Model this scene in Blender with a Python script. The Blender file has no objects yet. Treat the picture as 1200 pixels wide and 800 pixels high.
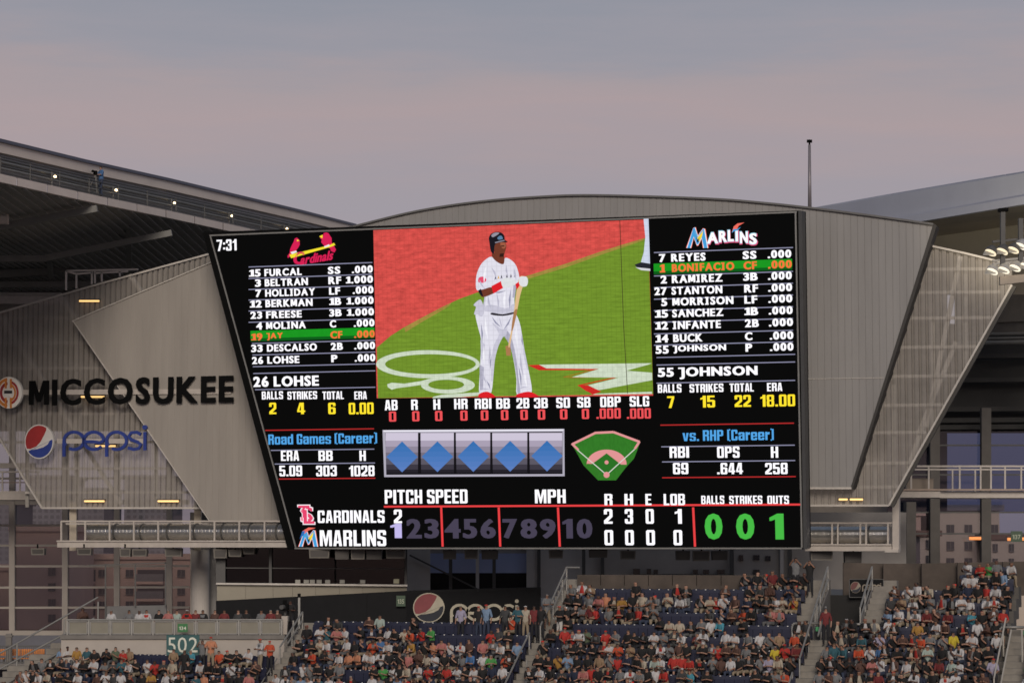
import bpy, bmesh, math, random
from mathutils import Vector, Matrix, noise
from mathutils.geometry import tessellate_polygon
random.seed(7)
SC = bpy.context.scene
COL = SC.collection
R = math.radians
V = Vector

# ---------------------------------------------------------------- camera
F = 3100.0                       # focal length in pixels of a 1200 x 800 frame
HOR = 641.0                      # row of the horizon in that frame
PITCH = math.atan((HOR - 400) / F)
EYE = V((0, 0, 30.0))
cam = bpy.data.objects.new('camera', bpy.data.cameras.new('camera'))
COL.objects.link(cam)
cam.location = EYE
cam.rotation_euler = (math.pi / 2 + PITCH, 0, 0)
cam.data.sensor_width = 36
cam.data.lens = 36 * F / 1200
cam.data.clip_start = 0.5
cam.data.clip_end = 6000
SC.camera = cam

# ---------------------------------------------------------------- sky and light
SUN_EL, SUN_AZ = 22, 178          # where the soft light comes from: high behind the viewer, a little to the left
w = bpy.data.worlds.new('World')
SC.world = w
w.use_nodes = True
nt = w.node_tree
nt.nodes.clear()
def N(t, **k):
    n = nt.nodes.new(t)
    for a, b in k.items():
        setattr(n, a, b)
    return n
out = N('ShaderNodeOutputWorld')
bg = N('ShaderNodeBackground')
bg2 = N('ShaderNodeBackground')
add = N('ShaderNodeAddShader')
sky = N('ShaderNodeTexSky', sky_type='NISHITA')
sky.sun_disc = False
sky.sun_elevation = R(4)
sky.sun_rotation = R(SUN_AZ)
tc = N('ShaderNodeTexCoord')
sep = N('ShaderNodeSeparateXYZ')
nt.links.new(tc.outputs['Generated'], sep.inputs[0])
mp = N('ShaderNodeMapping')
mp.inputs['Scale'].default_value = (3.0, 3.0, 24)
mp.inputs['Rotation'].default_value = (0, R(-0.6), 0)
nz = N('ShaderNodeTexNoise')
nz.inputs['Scale'].default_value = 1.3
nz.inputs['Detail'].default_value = 7
nz.inputs['Roughness'].default_value = .6
nt.links.new(tc.outputs['Generated'], mp.inputs[0])
nt.links.new(mp.outputs[0], nz.inputs['Vector'])
# elevation, pushed up and down a little by the cloud noise
ma = N('ShaderNodeMath', operation='MULTIPLY_ADD')
ma.inputs[1].default_value = .09
nt.links.new(nz.outputs['Fac'], ma.inputs[0])
nt.links.new(sep.outputs[2], ma.inputs[2])
ramp = N('ShaderNodeValToRGB')
nt.links.new(ma.outputs[0], ramp.inputs[0])
def lin(c):
    c /= 255
    return c / 12.92 if c <= .04045 else ((c + .055) / 1.055) ** 2.4
def rgb(r, g, b, a=1):
    return (lin(r), lin(g), lin(b), a)
el = ramp.color_ramp.elements
el[0].position, el[0].color = 0.0, rgb(134, 132, 150)
el[1].position, el[1].color = 1.0, rgb(96, 108, 128)
# the noise adds about 0.05 on average, so the frame's 0 .. 0.20 of elevation lies at 0.05 .. 0.25
for p, c in ((.10, (154, 150, 162)), (.155, (150, 145, 156)), (.180, (153, 145, 154)), (.207, (163, 147, 151)), (.224, (158, 146, 151)), (.238, (146, 143, 153)), (.256, (137, 139, 151)), (.31, (128, 133, 149)), (.5, (104, 114, 132))):
    e = el.new(p)
    e.color = rgb(*c)
nt.links.new(ramp.outputs[0], bg.inputs[0])
bg.inputs[1].default_value = 1.06
nt.links.new(sky.outputs[0], bg2.inputs[0])
bg2.inputs[1].default_value = 0.008
nt.links.new(bg.outputs[0], add.inputs[0])
nt.links.new(bg2.outputs[0], add.inputs[1])
nt.links.new(add.outputs[0], out.inputs[0])

ld = bpy.data.lights.new('sun', 'SUN')
ld.energy = 1.95
ld.angle = R(22)
ld.color = (1.0, .90, .80)
sun = bpy.data.objects.new('sun', ld)
COL.objects.link(sun)
# blender: a sun lamp shines along its -Z
a = R(SUN_AZ)                     # clockwise from +Y
sdir = V((math.sin(a) * math.cos(R(SUN_EL)), math.cos(a) * math.cos(R(SUN_EL)), math.sin(R(SUN_EL))))
sun.rotation_euler = sdir.to_track_quat('Z', 'Y').to_euler()

vs = SC.view_settings
vs.view_transform = 'Standard'
vs.look = 'None'
vs.exposure = 0
vs.gamma = 1
vs.use_curve_mapping = False
SC.render.resolution_x, SC.render.resolution_y = 1024, 682
SC.cycles.filter_width = 1.6
SC.cycles.max_bounces = 5
SC.cycles.transparent_max_bounces = 16

# ---------------------------------------------------------------- geometry helpers
cp, sp = math.cos(PITCH), math.sin(PITCH)
def ray(px, py):
    dx, dy = (px - 600) / F, (400 - py) / F
    return V((dx, cp - sp * dy, sp + cp * dy))
def at(px, py, Y):
    d = ray(px, py)
    return EYE + d * (Y / d.y)
def proj(p):
    q = p - EYE
    zc = q.y * cp + q.z * sp
    yc = -q.y * sp + q.z * cp
    return 600 + F * q.x / zc, 400 - F * yc / zc
def hz(px, Y, z):                 # the point in pixel column px, at depth Y and height z
    p = at(px, HOR, Y)
    return V((p.x, Y, z))

YAW = R(18.5)
class Plane:
    """A wall plane facing the field: origin, along (u), up (v), toward the viewer (n)."""
    def __init__(s, px, py, Y, yaw=YAW, tilt=0.0):
        s.o = at(px, py, Y)
        s.u = V((math.cos(yaw), -math.sin(yaw), 0))
        n = V((-math.sin(yaw), -math.cos(yaw), 0))
        s.v = (V((0, 0, 1)) * math.cos(tilt) + n * math.sin(tilt)).normalized()
        s.n = s.u.cross(s.v) * -1
        if s.n.dot(n) < 0:
            s.n = -s.n
        m = Matrix((( s.u.x, -s.n.x, s.v.x, s.o.x), (s.u.y, -s.n.y, s.v.y, s.o.y), (s.u.z, -s.n.z, s.v.z, s.o.z), (0, 0, 0, 1)))
        s.m = m
    def uv(s, px, py):
        d = ray(px, py)
        t = (s.o - EYE).dot(s.n) / d.dot(s.n)
        q = EYE + d * t - s.o
        return q.dot(s.u), q.dot(s.v)
    def w(s, u, v, off=0):        # off: metres in front of the plane
        return s.o + s.u * u + s.v * v + s.n * off
    def p(s, px, py, off=0):
        return s.w(*s.uv(px, py), off)
    def shifted(s, off):
        q = object.__new__(Plane)
        q.u, q.v, q.n = s.u, s.v, s.n
        q.o = s.o + s.n * off
        q.m = s.m.copy()
        q.m.translation = q.o
        return q

ORG = {}                          # the world matrix of every thing (for placing its parts)
def tag(o, label=None, cat=None, group=None, kind=None):
    if label: o['label'] = label
    if cat: o['category'] = cat
    if group: o['group'] = group
    if kind: o['kind'] = kind
    return o
def thing(name, label, cat, loc=None, group=None, m=None):
    o = bpy.data.objects.new(name, None)
    COL.objects.link(o)
    M = m.copy() if m is not None else Matrix.Translation(loc)
    o.matrix_world = M
    o.empty_display_size = .3
    ORG[o.name] = M
    return tag(o, label, cat, group)
class MB:
    def __init__(s):
        s.v, s.f, s.mi = [], [], []
    def poly(s, pts, mi=0):
        b = len(s.v)
        s.v += [V(p) for p in pts]
        s.f.append(list(range(b, b + len(pts))))
        s.mi.append(mi)
    def prism(s, pts, ext, mi=0):
        """pts: planar polygon (may be concave), pushed by the vector ext"""
        pts = [V(p) for p in pts]
        n = len(pts)
        b = len(s.v)
        s.v += pts + [p + V(ext) for p in pts]
        tr = tessellate_polygon([pts])
        for t in tr:
            s.f.append([b + i for i in t]); s.mi.append(mi)
            s.f.append([b + n + i for i in reversed(t)]); s.mi.append(mi)
        for i in range(n):
            j = (i + 1) % n
            s.f.append([b + i, b + j, b + n + j, b + n + i]); s.mi.append(mi)
    def box(s, lo, hi, mi=0):
        x0, y0, z0 = lo; x1, y1, z1 = hi
        s.prism([(x0, y0, z0), (x1, y0, z0), (x1, y0, z1), (x0, y0, z1)], (0, y1 - y0, 0), mi)
    def beam(s, a, b, wd, h, mi=0, up=(0, 0, 1)):
        a, b, up = V(a), V(b), V(up)
        d = (b - a).normalized()
        sd = d.cross(up)
        if sd.length < 1e-4: sd = V((1, 0, 0))
        sd.normalize()
        u2 = sd.cross(d).normalized()
        q = [a + sd * x * wd / 2 + u2 * y * h / 2 for x, y in ((-1, -1), (1, -1), (1, 1), (-1, 1))]
        s.prism(q, b - a, mi)
    def tube(s, a, b, r, n=8, mi=0, r2=None):
        a, b = V(a), V(b)
        d = (b - a).normalized()
        sd = d.cross(V((0, 0, 1)))
        if sd.length < 1e-3: sd = V((1, 0, 0))
        sd.normalize()
        u2 = sd.cross(d)
        r2 = r if r2 is None else r2
        b0 = len(s.v)
        for c, rr in ((a, r), (b, r2)):
            s.v += [c + (sd * math.cos(2 * math.pi * i / n) + u2 * math.sin(2 * math.pi * i / n)) * rr for i in range(n)]
        for i in range(n):
            j = (i + 1) % n
            s.f.append([b0 + i, b0 + j, b0 + n + j, b0 + n + i]); s.mi.append(mi)
        s.f.append([b0 + i for i in range(n)]); s.mi.append(mi)
        s.f.append([b0 + n + i for i in reversed(range(n))]); s.mi.append(mi)
    def path(s, pts, r, n=6, mi=0):
        for p, q in zip(pts, pts[1:]):
            s.tube(p, q, r, n, mi)
    def plane_rect(s, P, x0, y0, x1, y1, off, th, mi=0):
        s.prism([P.p(x0, y0, off), P.p(x1, y0, off), P.p(x1, y1, off), P.p(x0, y1, off)], -P.n * th, mi)
    def build(s, name, mat, parent=None, label=None, smooth=False, kind=None, m=None):
        if parent is not None:
            M = ORG[parent.name]
        else:
            M = m if m is not None else Matrix.Translation(sum(s.v, V()) / len(s.v))
        inv = M.inverted()
        me = bpy.data.meshes.new(name)
        me.from_pydata([inv @ p for p in s.v], [], s.f)
        for x in (mat if isinstance(mat, (list, tuple)) else [mat]):
            me.materials.append(x)
        if any(s.mi):
            me.polygons.foreach_set('material_index', s.mi)
        bm = bmesh.new(); bm.from_mesh(me)
        bmesh.ops.recalc_face_normals(bm, faces=bm.faces)
        bm.to_mesh(me); bm.free()
        if smooth:
            me.polygons.foreach_set('use_smooth', [True] * len(me.polygons))
        o = bpy.data.objects.new(name, me)
        COL.objects.link(o)
        if parent is None:
            o.matrix_world = M
        else:
            o.parent = parent
        ORG[o.name] = M
        if label: o['label'] = label
        if kind: o['kind'] = kind
        return o

# ---------------------------------------------------------------- materials
MATS = {}
def mat(name, col, rough=.7, metal=0, var=.12, scale=1.5, bump=0, emit=None, es=1, streak=1.0, coord='Object', spec=None):
    if name in MATS: return MATS[name]
    m = bpy.data.materials.new(name)
    m.use_nodes = True
    t = m.node_tree
    b = t.nodes['Principled BSDF']
    b.inputs['Roughness'].default_value = rough
    b.inputs['Metallic'].default_value = metal
    if spec is not None: b.inputs['Specular IOR Level'].default_value = spec
    c = tuple(col[:3]) + (1,)
    b.inputs['Base Color'].default_value = c
    if var:
        co = t.nodes.new('ShaderNodeTexCoord')
        mpp = t.nodes.new('ShaderNodeMapping')
        mpp.inputs['Scale'].default_value = (1, 1, streak)
        nn = t.nodes.new('ShaderNodeTexNoise')
        nn.inputs['Scale'].default_value = scale
        nn.inputs['Detail'].default_value = 6
        nn.inputs['Roughness'].default_value = .65
        mx = t.nodes.new('ShaderNodeMix'); mx.data_type = 'RGBA'
        lo = tuple(x * (1 - var) for x in c[:3]) + (1,)
        hi = tuple(min(1, x * (1 + var)) for x in c[:3]) + (1,)
        mx.inputs[6].default_value = lo; mx.inputs[7].default_value = hi
        mr = t.nodes.new('ShaderNodeMapRange')
        mr.inputs[1].default_value = .3; mr.inputs[2].default_value = .7
        t.links.new(co.outputs[coord], mpp.inputs[0])
        t.links.new(mpp.outputs[0], nn.inputs['Vector'])
        t.links.new(nn.outputs['Fac'], mr.inputs[0])
        t.links.new(mr.outputs[0], mx.inputs[0])
        t.links.new(mx.outputs[2], b.inputs['Base Color'])
        if bump:
            bp = t.nodes.new('ShaderNodeBump')
            bp.inputs['Strength'].default_value = bump
            t.links.new(nn.outputs['Fac'], bp.inputs['Height'])
            t.links.new(bp.outputs[0], b.inputs['Normal'])
    if emit:
        b.inputs['Emission Color'].default_value = tuple(emit[:3]) + (1,)
        b.inputs['Emission Strength'].default_value = es
    MATS[name] = m
    return m
def emis(name, col, s=1.0, noise_=0, scale=(3, 3, 3), net=False):
    """A lit colour of the screen; net adds the fine grid of the backstop netting seen on the video picture."""
    if name in MATS: return MATS[name]
    m = bpy.data.materials.new(name)
    m.use_nodes = True
    t = m.node_tree
    t.nodes.clear()
    o = t.nodes.new('ShaderNodeOutputMaterial')
    e = t.nodes.new('ShaderNodeEmission')
    e.inputs[0].default_value = tuple(col[:3]) + (1,)
    e.inputs[1].default_value = s
    src = None
    if noise_ or net:
        co = t.nodes.new('ShaderNodeTexCoord')
    if noise_:
        mpp = t.nodes.new('ShaderNodeMapping'); mpp.inputs['Scale'].default_value = scale
        nn = t.nodes.new('ShaderNodeTexNoise'); nn.inputs['Scale'].default_value = 1; nn.inputs['Detail'].default_value = 5; nn.inputs['Roughness'].default_value = .7
        mr = t.nodes.new('ShaderNodeMapRange'); mr.inputs[1].default_value = .3; mr.inputs[2].default_value = .7
        mr.inputs[3].default_value = 1 - noise_; mr.inputs[4].default_value = 1 + noise_
        mx = t.nodes.new('ShaderNodeVectorMath'); mx.operation = 'SCALE'
        mx.inputs[0].default_value = col[:3]
        t.links.new(co.outputs['Object'], mpp.inputs[0]); t.links.new(mpp.outputs[0], nn.inputs['Vector'])
        t.links.new(nn.outputs['Fac'], mr.inputs[0]); t.links.new(mr.outputs[0], mx.inputs['Scale'])
        src = mx.outputs[0]
    if net:
        sx = t.nodes.new('ShaderNodeSeparateXYZ')
        t.links.new(co.outputs['Object'], sx.inputs[0])
        prev = None
        for ax in (0, 2):
            a1 = t.nodes.new('ShaderNodeMath'); a1.operation = 'MULTIPLY'; a1.inputs[1].default_value = 1 / .26
            a2 = t.nodes.new('ShaderNodeMath'); a2.operation = 'FRACT'
            a3 = t.nodes.new('ShaderNodeMath'); a3.operation = 'LESS_THAN'; a3.inputs[1].default_value = .16
            t.links.new(sx.outputs[ax], a1.inputs[0]); t.links.new(a1.outputs[0], a2.inputs[0]); t.links.new(a2.outputs[0], a3.inputs[0])
            if prev:
                a4 = t.nodes.new('ShaderNodeMath'); a4.operation = 'MAXIMUM'
                t.links.new(prev, a4.inputs[0]); t.links.new(a3.outputs[0], a4.inputs[1])
                prev = a4.outputs[0]
            else:
                prev = a3.outputs[0]
        k = t.nodes.new('ShaderNodeMath'); k.operation = 'MULTIPLY_ADD'; k.inputs[1].default_value = -.11; k.inputs[2].default_value = 1
        t.links.new(prev, k.inputs[0])
        my = t.nodes.new('ShaderNodeVectorMath'); my.operation = 'SCALE'
        if src: t.links.new(src, my.inputs[0])
        else: my.inputs[0].default_value = col[:3]
        t.links.new(k.outputs[0], my.inputs['Scale'])
        src = my.outputs[0]
    if src: t.links.new(src, e.inputs[0])
    t.links.new(e.outputs[0], o.inputs[0])
    MATS[name] = m
    return m
def mesh_metal(name, col, alpha, rough=.5, scale=1.0):
    """Perforated sheet: part of the light goes straight through the holes."""
    m = mat(name, col, rough, 0, .10, scale)
    t = m.node_tree
    b = t.nodes['Principled BSDF']
    b.inputs['Alpha'].default_value = alpha
    return m
def glass(name, tint, gloss=.12, body=None, bodymix=0):
    m = bpy.data.materials.new(name)
    m.use_nodes = True
    t = m.node_tree; t.nodes.clear()
    o = t.nodes.new('ShaderNodeOutputMaterial')
    tr = t.nodes.new('ShaderNodeBsdfTransparent'); tr.inputs[0].default_value = tint
    gl = t.nodes.new('ShaderNodeBsdfGlossy'); gl.inputs['Roughness'].default_value = .05; gl.inputs[0].default_value = (.8, .85, 1, 1)
    mx = t.nodes.new('ShaderNodeMixShader'); mx.inputs[0].default_value = gloss
    t.links.new(tr.outputs[0], mx.inputs[1]); t.links.new(gl.outputs[0], mx.inputs[2])
    t.links.new(mx.outputs[0], o.inputs[0])
    MATS[name] = m
    return m

M_white = mat('warm_white_paint', (.47, .42, .37), .55)
M_panel = mat('grey_cladding', (.25, .238, .226), .5, .0, .10, .9, streak=.12, bump=.03)
M_panel_dk = mat('cladding_edge', (.10, .095, .09), .6)
M_perf = mesh_metal('perforated_sheet', (.40, .36, .315), .54)
M_trim = mat('pale_trim', (.50, .46, .41), .5)
M_black = mat('black_metal', (.006, .006, .006), .7, var=.05, spec=.05)
M_dark = mat('dark_steel', (.075, .072, .068), .6)
M_deck = mat('roof_deck', (.24, .232, .215), .7)
M_conc = mat('concrete', (.18, .165, .148), .85, 0, .18, 1.2, .15)
M_conc_dk = mat('dark_concrete', (.13, .12, .11), .9, 0, .2, 1.2, .15)
M_wallw = mat('pale_wall', (.40, .355, .31), .8, 0, .08, .6)
M_blueg = mat('blue_grey_fascia', (.42, .435, .49), .45, 0, .05, .4)
M_beige = mat('beige_fascia', (.66, .57, .50), .6, 0, .07, .5)
M_capblue = mat('blue_grey_cap', (.07, .075, .11), .5)
M_soffit = mat('tan_soffit', (.52, .45, .34), .7, 0, .1, .3)
M_rail = mat('galvanised_rail', (.25, .24, .22), .45, .3)
M_duct = mat('silver_duct', (.55, .53, .50), .32, .9, .1, 3)
M_banner = mat('black_banner', (.014, .014, .015), .8, var=.1, spec=.15)
def arc_pts(pts, n=6):
    """smooth a run of picture points (Catmull-Rom)"""
    out = []
    P_ = [pts[0]] + list(pts) + [pts[-1]]
    for i in range(1, len(P_) - 2):
        p0, p1, p2, p3 = P_[i - 1:i + 3]
        for k in range(n):
            t = k / n
            out.append(tuple(.5 * (2 * b + (c - a) * t + (2 * a - 5 * b + 4 * c - d) * t * t + (3 * b - a - 3 * c + d) * t ** 3) for a, b, c, d in zip(p0, p1, p2, p3)))
    out.append(pts[-1])
    return out
# ================================================================ SCOREBOARD
BP = Plane(600, 641, 140, tilt=R(4.0))
board = thing('scoreboard', 'huge black video scoreboard showing a batter between two team lineups', 'scoreboard', m=BP.m)
fr = MB()
outer = [(236.5, 272), (937, 246.5), (943, 643.5), (336, 643.5)]
fr.prism([BP.p(x, y, -.12) for x, y in outer], -BP.n * 1.4)
fr.build('housing', M_black, board)
scr = MB()
scr.prism([BP.p(x, y, 0) for x, y in ((247, 277), (932, 249.5), (939.5, 641), (347, 641))], -BP.n * .1)
scr.build('screen_face', mat('screen_black', (.002, .002, .002), .8, var=0, emit=(.0022, .0022, .0022), es=1, spec=0.0), board)
tr = MB()
for a_, b_, ww in (((247, 277), (347, 641), .045), ((932.5, 249), (940, 641), .07), ((346, 642), (940, 642), .1), ((246, 276), (934, 248.5), .05)):
    tr.beam(BP.p(*a_, .04), BP.p(*b_, .04), ww, .08, 0, BP.v)
tr.build('edge_trim', mat('trim_grey', (.24, .235, .22), .4, .2), board)
sd = MB()
sd.prism([BP.p(936, 247, .1), BP.p(940, 247, .1), BP.p(946, 643, .1), BP.p(942, 643, .1)], -BP.n * .8)
sd.build('side_post', mat('post_dark', (.05, .05, .05), .5), board)

E_white = emis('lit_white', rgb(252, 250, 255), 1.12)
E_orange = emis('lit_orange', rgb(248, 120, 62), 1)
E_yellow = emis('lit_yellow', rgb(255, 228, 48), 1.05)
E_red = emis('lit_red', rgb(232, 66, 68), 1)
E_pinkred = emis('lit_pink_red', rgb(238, 84, 88), 1)
E_blue = emis('lit_blue', rgb(84, 166, 232), 1)
E_green = emis('lit_green', rgb(72, 186, 70), 1)
E_greenbar = emis('lit_bar_green', rgb(28, 150, 34), 1, .08)
E_greendk = emis('lit_bar_dark', rgb(16, 92, 28), 1)
E_line = emis('lit_line', rgb(142, 142, 168), 1)
E_redline = emis('lit_red_line', rgb(176, 44, 44), 1)
E_grey = emis('unlit_grey', rgb(72, 66, 84), 1)
E_lav = emis('lit_lavender', rgb(196, 186, 238), 1)

# ---- lettering: outlines of the built-in font, thickened, laid out and fitted to a rectangle
chars = sorted(set("ABCDEFGHIJKLMNOPRSTUVWXYZabcdefghijklmnopqrstuvwxyz0123456789.:()'"))
tmp = {}
for off in (0.0, .022):
    for ch in chars:
        cu = bpy.data.curves.new('g', 'FONT'); cu.body = ch; cu.size = 1; cu.offset = off; cu.resolution_u = 3; cu.fill_mode = 'FRONT'
        ob = bpy.data.objects.new('g', cu); COL.objects.link(ob); tmp[ch, off] = ob
dg = bpy.context.evaluated_depsgraph_get(); dg.update()
GL = {}
for k, ob in tmp.items():
    me = ob.evaluated_get(dg).to_mesh()
    vv = [(v.co.x, v.co.y) for v in me.vertices]
    GL[k] = (vv, [list(p.vertices) for p in me.polygons], min(x for x, y in vv), max(x for x, y in vv))
    ob.evaluated_get(dg).to_mesh_clear()
for off in (0.0, .022):
    e = off
    GL['1', off] = ([(.20 - e, 0), (.34 + e, 0), (.34 + e, .682), (.235, .682), (.03, .60 - e), (.03, .49), (.20 - e, .545)], [[0, 1, 2, 3, 6], [3, 4, 5, 6]], .03, .34 + e)
for off in (0.0, .022):
    GL['\u00b5', off] = GL['M', off]
    GL['M', off] = ([(0, 0), (0, .682), (.17, .682), (.32, .28), (.47, .682), (.64, .682), (.64, 0), (.51, 0), (.51, .45), (.37, .08), (.27, .08), (.13, .45), (.13, 0)], [[0, 1, 11, 12], [1, 2, 3, 10, 11], [3, 9, 10], [3, 4, 8, 9], [4, 5, 8], [5, 6, 7, 8]], 0, .64)
for ob in tmp.values():
    cu = ob.data
    bpy.data.objects.remove(ob); bpy.data.curves.remove(cu)

# ---- a second, condensed heavy face, drawn stroke by stroke on a unit box
def _face():
    s, b, c = .35, .15, .08
    r = lambda x0, y0, x1, y1: [(x0, y0), (x1, y0), (x1, y1), (x0, y1)]
    top = lambda y=1, x0=0, x1=1: [(x0, y - b), (x1, y - b), (x1, y - c), (x1 - c * 1.6, y), (x0 + c * 1.6, y), (x0, y - c)]
    bot = lambda y=0, x0=0, x1=1: [(x0, y + c), (x0 + c * 1.6, y), (x1 - c * 1.6, y), (x1, y + c), (x1, y + b), (x0, y + b)]
    ring = lambda y0, y1, x0=0, x1=1: [bot(y0, x0, x1), top(y1, x0, x1), r(x0, y0 + b, x0 + s, y1 - b), r(x1 - s, y0 + b, x1, y1 - b)]
    mir = lambda p, w=1: [(w - x, y) for x, y in p]
    Lf, Rt = r(0, 0, s, 1), r(1 - s, 0, 1, 1)
    G = {}
    G['0'] = G['O'] = ring(0, 1)
    G['D'] = [Lf, r(s, 0, .7, b), r(s, 1 - b, .7, 1), r(1 - s, b, 1, 1 - b), [(.7, 0), (.86, 0), (1, c), (1, b), (.7, b)], [(.7, 1), (.86, 1), (1, 1 - c), (1, 1 - b), (.7, 1 - b)]]
    G['1'] = [r(.34, 0, .72, 1), [(.02, .66), (.34, .72), (.34, 1), (.3, .86), (.02, .8)]]
    G['2'] = [top(), r(0, .64, s, 1 - b), r(1 - s, .56, 1, 1 - b), [(1 - s, .56), (1, .56), (1, .48), (s + .08, b), (0, b), (0, .22)], r(0, 0, 1, b)]
    G['3'] = [top(), bot(), r(0, .68, s, 1 - b), r(0, b, s, .32), r(1 - s, .56, 1, 1 - b), r(1 - s, b, 1, .46), r(.36, .44, .96, .58)]
    G['4'] = [r(.48, 0, .84, 1), r(0, .18, .48, .32), r(.84, .18, 1, .32), [(0, .32), (.26, .32), (.48, .8), (.48, 1), (.32, 1)]]
    G['5'] = [r(0, 1 - b, .95, 1), r(0, .46, s, 1 - b), [(s, .48), (s, .64), (.82, .64), (1, .56), (1, .48)], r(1 - s, b, 1, .48), bot(), r(0, b, s, .3)]
    G['6'] = [bot(), r(0, b, s, 1 - b), top(), r(1 - s, .7, 1, 1 - b), r(1 - s, b, 1, .5), [(s, .46), (1, .46), (1, .52), (.86, .6), (s, .6)]]
    G['9'] = [[(1 - x, 1 - y) for x, y in p] for p in G['6']]
    G['7'] = [r(0, 1 - b, 1, 1), [(.2, 0), (.58, 0), (1, 1 - b), (1 - s, 1 - b)]]
    G['8'] = [top(), bot(), r(0, b, s, .46), r(1 - s, b, 1, .46), r(0, .57, s, 1 - b), r(1 - s, .57, 1, 1 - b), r(.04, .46, .96, .57)]
    A_ = [(0, 0), (.33, 0), (.5, .8), (.5, 1), (.26, 1)]
    G['A'] = [A_, mir(A_), r(.36, .18, .64, .32)]
    G['B'] = [Lf, r(s, 0, .8, b), r(s, 1 - b, .8, 1), r(s, .44, .9, .58), r(1 - s, b, 1, .46), r(1 - s, .57, .98, 1 - b), [(.8, 0), (1, c), (1, b), (.8, b)], [(.8, 1), (.98, 1 - c), (.98, 1 - b), (.8, 1 - b)]]
    G['C'] = [top(), bot(), r(0, b, s, 1 - b), r(1 - s, .62, 1, 1 - b), r(1 - s, b, 1, .38)]
    G['E'] = [r(0, 0, s, 1), r(s, 0, .86, b), r(s, 1 - b, .86, 1), r(s, .43, .78, .57)]
    G['G'] = [top(), bot(), r(0, b, s, 1 - b), r(1 - s, .66, 1, 1 - b), r(1 - s, b, 1, .52), r(.52, .40, 1 - s, .52)]
    G['H'] = [Lf, Rt, r(s, .43, 1 - s, .57)]
    G['I'] = [r(0, 0, .38, 1)]
    G['K'] = [Lf, [(s, .3), (s, .6), (.64, 1), (1, 1)], [(.46, .44), (.68, .62), (1.02, 0), (.64, 0)]]
    G['L'] = [Lf, r(s, 0, .82, b)]
    M_ = [(.32, 1), (.46, 1), (.69, .42), (.69, 0), (.6, 0), (.32, .72)]
    G['M'] = [r(0, 0, .32, 1), r(1.06, 0, 1.38, 1), M_, mir(M_, 1.38)]
    G['N'] = [r(0, 0, .33, 1), r(.7, 0, 1.03, 1), [(.33, 1), (.33, .56), (.7, 0), (.7, .44)]]
    G['P'] = [Lf, r(s, 1 - b, .8, 1), r(1 - s, .56, 1, 1 - b), r(s, .42, .8, .56), [(.8, 1), (1, 1 - c), (1, 1 - b), (.8, 1 - b)], [(.8, .42), (1, .5), (1, .56), (.8, .56)]]
    G['R'] = [Lf, r(s, 1 - b, .8, 1), r(1 - s, .58, 1, 1 - b), r(s, .43, .92, .58), [(.8, 1), (1, 1 - c), (1, 1 - b), (.8, 1 - b)], r(1 - s, 0, 1, .43)]
    G['S'] = [top(), bot(), r(0, .58, s, 1 - b), r(1 - s, .7, 1, 1 - b), r(1 - s, b, 1, .44), r(0, b, s, .3), [(0, .58), (.06, .48), (1, .34), (1, .44), (.94, .54), (s, .64), (s, .58)]]
    G['T'] = [r(0, 1 - b, 1, 1), r(.31, 0, .69, 1 - b)]
    G['U'] = [bot(), r(0, b, s, 1), r(1 - s, b, 1, 1)]
    V_ = [(0, 1), (.35, 1), (.5, .24), (.5, 0), (.27, 0)]
    G['V'] = [V_, mir(V_)]
    G['.'] = [r(0, 0, .36, .17)]
    G[':'] = [r(0, .12, .36, .3), r(0, .56, .36, .74)]
    G['('] = [r(0, 0, .3, 1.02), r(.3, -.06, .5, .06), r(.3, .94, .5, 1.06)]
    G[')'] = [mir(p, .5) for p in G['(']]
    h = .76
    G['o'] = ring(0, h)
    G['a'] = [top(h), r(0, .5, s, h - b), r(1 - s, 0, 1, h - b), bot(0, 0, .8), r(0, b, s, .36), [(0, .34), (s, .34), (1 - s, .42), (1 - s, .5), (.1, .42)]]
    G['d'] = [Rt, r(0, .1, s, h - .1), r(.08, 0, 1 - s, b), r(.08, h - b, 1 - s, h)]
    G['e'] = [top(h), bot(), r(0, b, s, h - b), r(1 - s, .42, 1, h - b), r(s, .32, 1, .43), r(1 - s, b, 1, .24)]
    G['m'] = [r(0, 0, .33, h), r(.58, 0, .9, h - .08), r(1.16, 0, 1.49, h - .1), r(.33, h - b, 1.4, h)]
    G['r'] = [r(0, 0, s, h), [(s, h - .26), (s, h - .06), (.7, h), (.7, h - .22)]]
    G['s'] = [[(x, y * h) for x, y in p] for p in G['S']]
    G['v'] = [[(x, y * h) for x, y in p] for p in G['V']]
    return G
FACE = _face()
def face_geo(st, gap=.16, space=.5, wid=.52):
    vs_, fs, x = [], [], 0
    for ch in st:
        if ch == ' ': x += space; continue
        P_ = FACE[ch]
        w_ = max(a for p in P_ for a, _ in p)
        for n_, p in enumerate(P_):
            b = len(vs_)
            vs_ += [((x + a) * wid, y, n_ * .12) for a, y in p]
            tr = tessellate_polygon([[V((a, y, 0)) for a, y in p]])
            fs += [[b + i for i in t] for t in tr]
        x += w_ + gap
    return vs_, fs

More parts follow.
